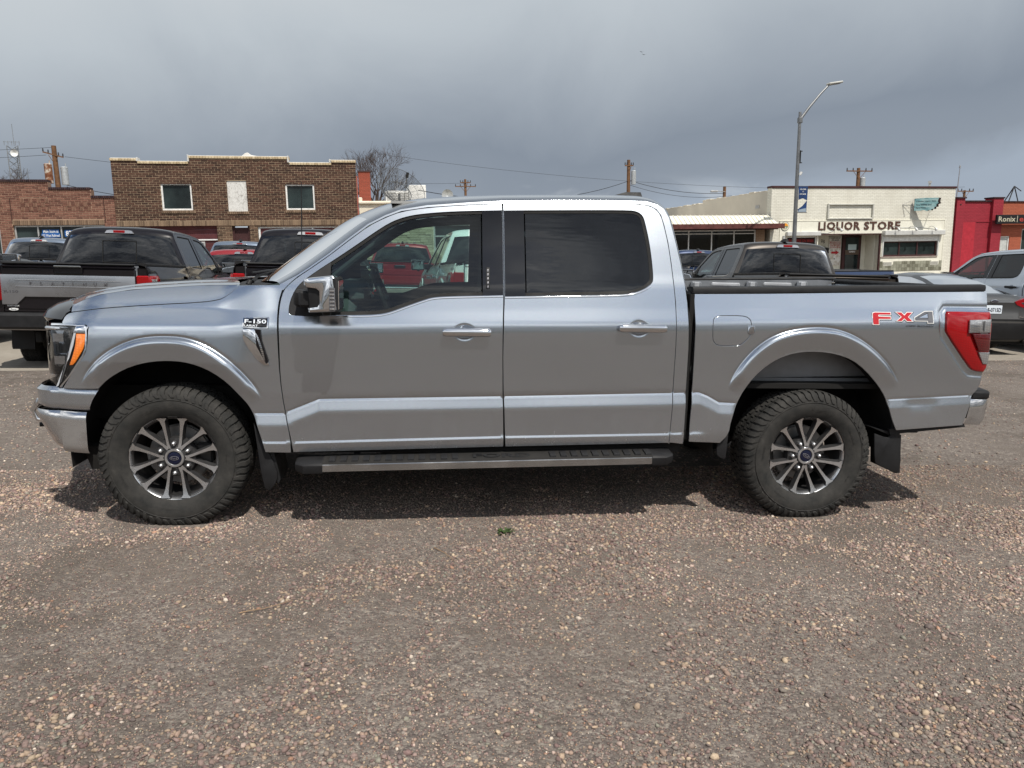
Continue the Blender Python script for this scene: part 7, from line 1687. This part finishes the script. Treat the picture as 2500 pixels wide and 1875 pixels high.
def wire(p0, p1, sag, lab, r_=.02, n=16):
    m_ = MB(); p0, p1 = Vector(p0), Vector(p1); m_.tube([p0.lerp(p1, i / n) - Vector((0, 0, sag * 4 * (i / n) * (1 - i / n))) for i in range(n + 1)], r_, 5, caps=False); o = m_.build('overhead_wire', mat("black_cable", (.02, .02, .022), .6), None, 0, BF); tag(o, lab, "wire", "overhead wires")
wire((-13.7, 25.8, 6.45), (-3.9, 12, 4.40), .15, "upper black cable from the rusty transformer to the brown building")
wire((-13.7, 25.8, 6.35), (-3.9, 11, 3.75), .5, "lower black cable sagging from the rusty transformer to the brown building")
wire((8.5, 14.0, 5.20), (26.4, 27.3, 7.0), .95, "thick black cable from the dish roof to the pole behind the cab", .02)
wire((26.6, 27.3, 7.05), (34.0, 25.5, 5.95), .35, "black cable between the two poles right of the cab roof", .02)
wire((26.6, 27.3, 6.7), (34.5, 25.5, 5.75), .45, "second thinner cable below, between the two poles right of the cab roof", .015)
wire((7.4, 40, 10.5), (60.6, 30.3, 6.9), 1.2, "faint thin line crossing the sky above the cab", .012, 30)
wire((-13.7, 26, 8.3), (17, 50.4, 8.9), .6, "faint thin line from the left pole towards the middle pole", .012, 24)
wire((-50, 50, 13), (-14.3, 26.0, 8.9), .8, "faint thin line arriving from the left at the leaning pole", .012, 24); wire((-50, 50, 12.2), (-14.8, 26.0, 8.4), .8, "second faint line arriving from the left, just below the first", .012, 24)
# lattice tower
T1 = Bld('lattice_tower', -33.6, 72.5, "grey lattice tower with a white dish at its top, far left", "tower"); GS = simple("tower_steel", (.25, .26, .27), .5, .5)
m_ = MB(); ca = [(-34.3, 72.2), (-33.1, 72.2), (-33.7, 73.2)]; nlev = 18
for i in range(3):
    x, y = ca[i]; m_.tube([(x - (.0), y, 0), (x, y, 15.0)], .05, 5)
    x2, y2 = ca[(i + 1) % 3]
    for k in range(nlev): z = k * 15 / nlev; z2 = z + 15 / nlev; m_.tube([(x, y, z), (x2, y2, z2)], .028, 4); m_.tube([(x2, y2, z), (x, y, z2)], .028, 4)
m_.tube([(-33.6, 72.5, 15), (-33.6, 72.5, 17.5)], .03, 5); m_.tube([(-33.0, 72.2, 11.6), (-32.4, 72.2, 11.6)], .03, 4); m_.tube([(-32.4, 72.2, 10.9), (-32.4, 72.2, 12.4)], .03, 4); T1.part('lattice', m_, GS, 0)
m_ = MB(); m_.lathe([(0, 0), (-.10, .25), (-.22, .42)], 20, 0, (-33.4, 71.9, 14.1)); T1.part('dish', m_, WFRAME, 50)
m_ = MB()
for x in np.linspace(-34.5, -32.9, 5): m_.tube([(x, 72.1, 15.0), (x, 72.1, 15.5)], .03, 4)
m_.tube([(-34.6, 72.1, 15.4), (-32.8, 72.1, 15.4)], .03, 4); T1.part('rail', m_, GS)
# mesh satellite dish
D1 = Bld('satellite_dish', 7.2, 12.4, "big grey mesh satellite dish on a roof left of the cab roof", "satellite dish"); MESHM = simple("dish_steel", (.10, .105, .11), .5, .5)
Mx = Matrix.Translation((7.25, 12.4, 4.95)) @ Matrix.Rotation(R(28), 4, 'Z') @ Matrix.Rotation(R(-38), 4, 'X')
def dp(r_, a): return Mx @ Vector((r_ * math.cos(a), -.30 * r_ * r_ / 1.2 + .1, r_ * math.sin(a)))
m_ = MB(); RD = 1.42
for k in range(24): a = 2 * PI * k / 24; m_.tube([dp(r_, a) for r_ in (.15, .5, .9, 1.2, RD)], .010, 4)
D1.part('rib', m_, MESHM, 0); m_ = MB()
for r_, t_ in ((.15, .012), (.75, .026), (1.1, .008), (RD, .016)): m_.tube([dp(r_, 2 * PI * k / 48) for k in range(49)], t_, 5, caps=False)
D1.part('ring', m_, MESHM, 0)
m_ = MB()
for r_ in np.linspace(.25, 1.38, 34): m_.tube([dp(r_, 2 * PI * k / 40) for k in range(41)], .0035, 3, caps=False)
for k in range(96): a = 2 * PI * k / 96; m_.tube([dp(r_, a) for r_ in (.4, .8, 1.2, RD)], .003, 3, caps=False)
D1.part('mesh', m_, MESHM, 0); fp = Mx @ Vector((0, -1.15, 0)); m_ = MB()
for k in range(3): m_.tube([dp(.78, 2 * PI * k / 3 + .5), fp], .014, 5)
D1.part('feed_strut', m_, MESHM); m_ = MB(); m_.cyl(fp, fp + (Mx.to_3x3() @ Vector((0, .0, .0))) + Vector((.06, -.05, .28)), .085, .075, 14); D1.part('feed_horn', m_, BLKPL, 40); m_ = MB(); m_.tube([(7.3, 12.6, 3.3), (7.3, 12.6, 4.9)], .07, 10); m_.tube([(7.3, 12.6, 4.2), dp(.7, -PI / 2)], .03, 6); D1.part('mast', m_, MESHM)
D2 = Bld('small_satellite_dish', 10.26, 14.9, "small grey dish just showing over the silver cab's roof", "satellite dish"); m_ = MB(); m_.lathe([(0, 0), (-.05, .2), (-.14, .34)], 24, 0, (10.3, 14.9, 4.98)); D2.part('dish', m_, TRGREY, 50); m_ = MB().tube([(10.3, 15, 3.3), (10.3, 15, 4.9)], .04, 8); D2.part('mast', m_, MESHM)
# roof masts at the right
Q1 = Bld('radio_mast', 40.2, 8.6, "thin radio mast behind the red building", "mast"); m_ = MB().tube([(40.0, 8.5, 3.3), (40.2, 8.6, 6.15)], [.05, .02], 6); Q1.part('mast', m_, GS); m_ = MB().cyl((40.2, 8.6, 6.1), (40.2, 8.6, 6.25), .06, .03, 8); Q1.part('tip', m_, GS)
Q2 = Bld('roof_tripod', 38.9, 3.4, "black steel tripod on the orange shop's roof", "tripod"); m_ = MB()
for x, y in ((38.1, 3.0), (39.25, 3.2), (38.8, 4.2)): m_.tube([(x, y, 3.3), (39.05, 3.5, 4.6)], .03, 6)
m_.tube([(38.1, 3.0, 3.5), (39.25, 3.2, 3.5)], .02, 5); m_.tube([(39.05, 3.5, 4.6), (39.5, 3.5, 4.35)], .025, 5); Q2.part('leg', m_, BLKPL)
# bare trees
BARK = simple("grey_brown_bark", (.085, .062, .052), .9, 0, .3, 5)
def tree(a, d, z0, h, seed, label, spread=.55, n_main=6, r0=.22, depth=6, up=.5):
    T = Bld('bare_tree', a, d, label, "tree"); r_ = random.Random(seed); tr_ = MB(); br = MB()
    def grow(p, dr, ln, rad, lev, mb):
        pts = [p]; rr = [rad]; q = Vector(p); dd_ = Vector(dr)
        k = 4 if lev < 3 else 3
        for i in range(k):
            dd_ = (dd_ + Vector((r_.uniform(-1, 1), r_.uniform(-1, 1), r_.uniform(-.6, 1))) * .16).normalized(); q = q + dd_ * ln / k; pts.append(Vector(q)); rr.append(rad * (1 - .45 * (i + 1) / k))
        mb.tube(pts, rr, 6 if lev < 2 else 4 if lev < 4 else 3, caps=False)
        if lev >= depth: return
        for i in range(3 if lev < 3 else 3):
            j = r_.randint(2, k); ang = r_.uniform(.28, .75); az = r_.uniform(0, 2 * PI); o = dd_.orthogonal().normalized(); o2 = dd_.cross(o)
            nd = (dd_ * math.cos(ang) + (o * math.cos(az) + o2 * math.sin(az)) * math.sin(ang) + Vector((0, 0, .10))).normalized()
            grow(pts[j], nd, ln * r_.uniform(.58, .82), max(.008, rr[j] * .66), lev + 1, br)
    base = Vector((a, d, 0)); tr_.tube([base, Vector((a + .1, d, z0 * .6)), Vector((a, d, z0))], [r0 * 1.3, r0 * 1.05, r0], 10)
    for i in range(n_main):
        az = 2 * PI * i / n_main + r_.uniform(-.3, .3); t_ = r_.uniform(.25, spread); grow(Vector((a, d, z0 - r_.uniform(0, .6))), Vector((math.cos(az) * t_, math.sin(az) * t_, 1)).normalized(), h * .36, r0 * .62, 1, tr_)
    T.part('trunk', tr_, BARK, 60); T.part('twigs', br, BARK, 0)
tree(6.55, 31.4, 4.6, 6.0, 4, "tall bare tree with fine upright twigs behind the satellite dish", .75, 6, .24, 6)
tree(2.2, 33.0, 3.2, 5.2, 9, "bare tree top just showing over the brown building's coping", .6, 5, .16, 5)
tree(-22.8, 38.0, 4.8, 5.2, 12, "bare tree at the left edge beside the lattice tower", 1.0, 6, .2, 6)
# a bird or two
for i, (a_, z_) in enumerate(((40.5, 25.2), (40.8, 24.9))):
    m_ = MB(); m_.add([(a_ - .35, 60, z_ + .12), (a_, 60, z_), (a_ + .35, 60, z_ + .14), (a_, 60.15, z_ + .03), (a_, 59.8, z_ - .02)], [(0, 1, 3), (1, 2, 3), (0, 4, 1), (4, 2, 1)]); o = m_.build('bird', BLKPL, None, 0, BF); tag(o, ("tiny dark bird in the sky right of the cab, the upper of two", "tiny dark bird in the sky right of the cab, the lower of two")[i], "bird")
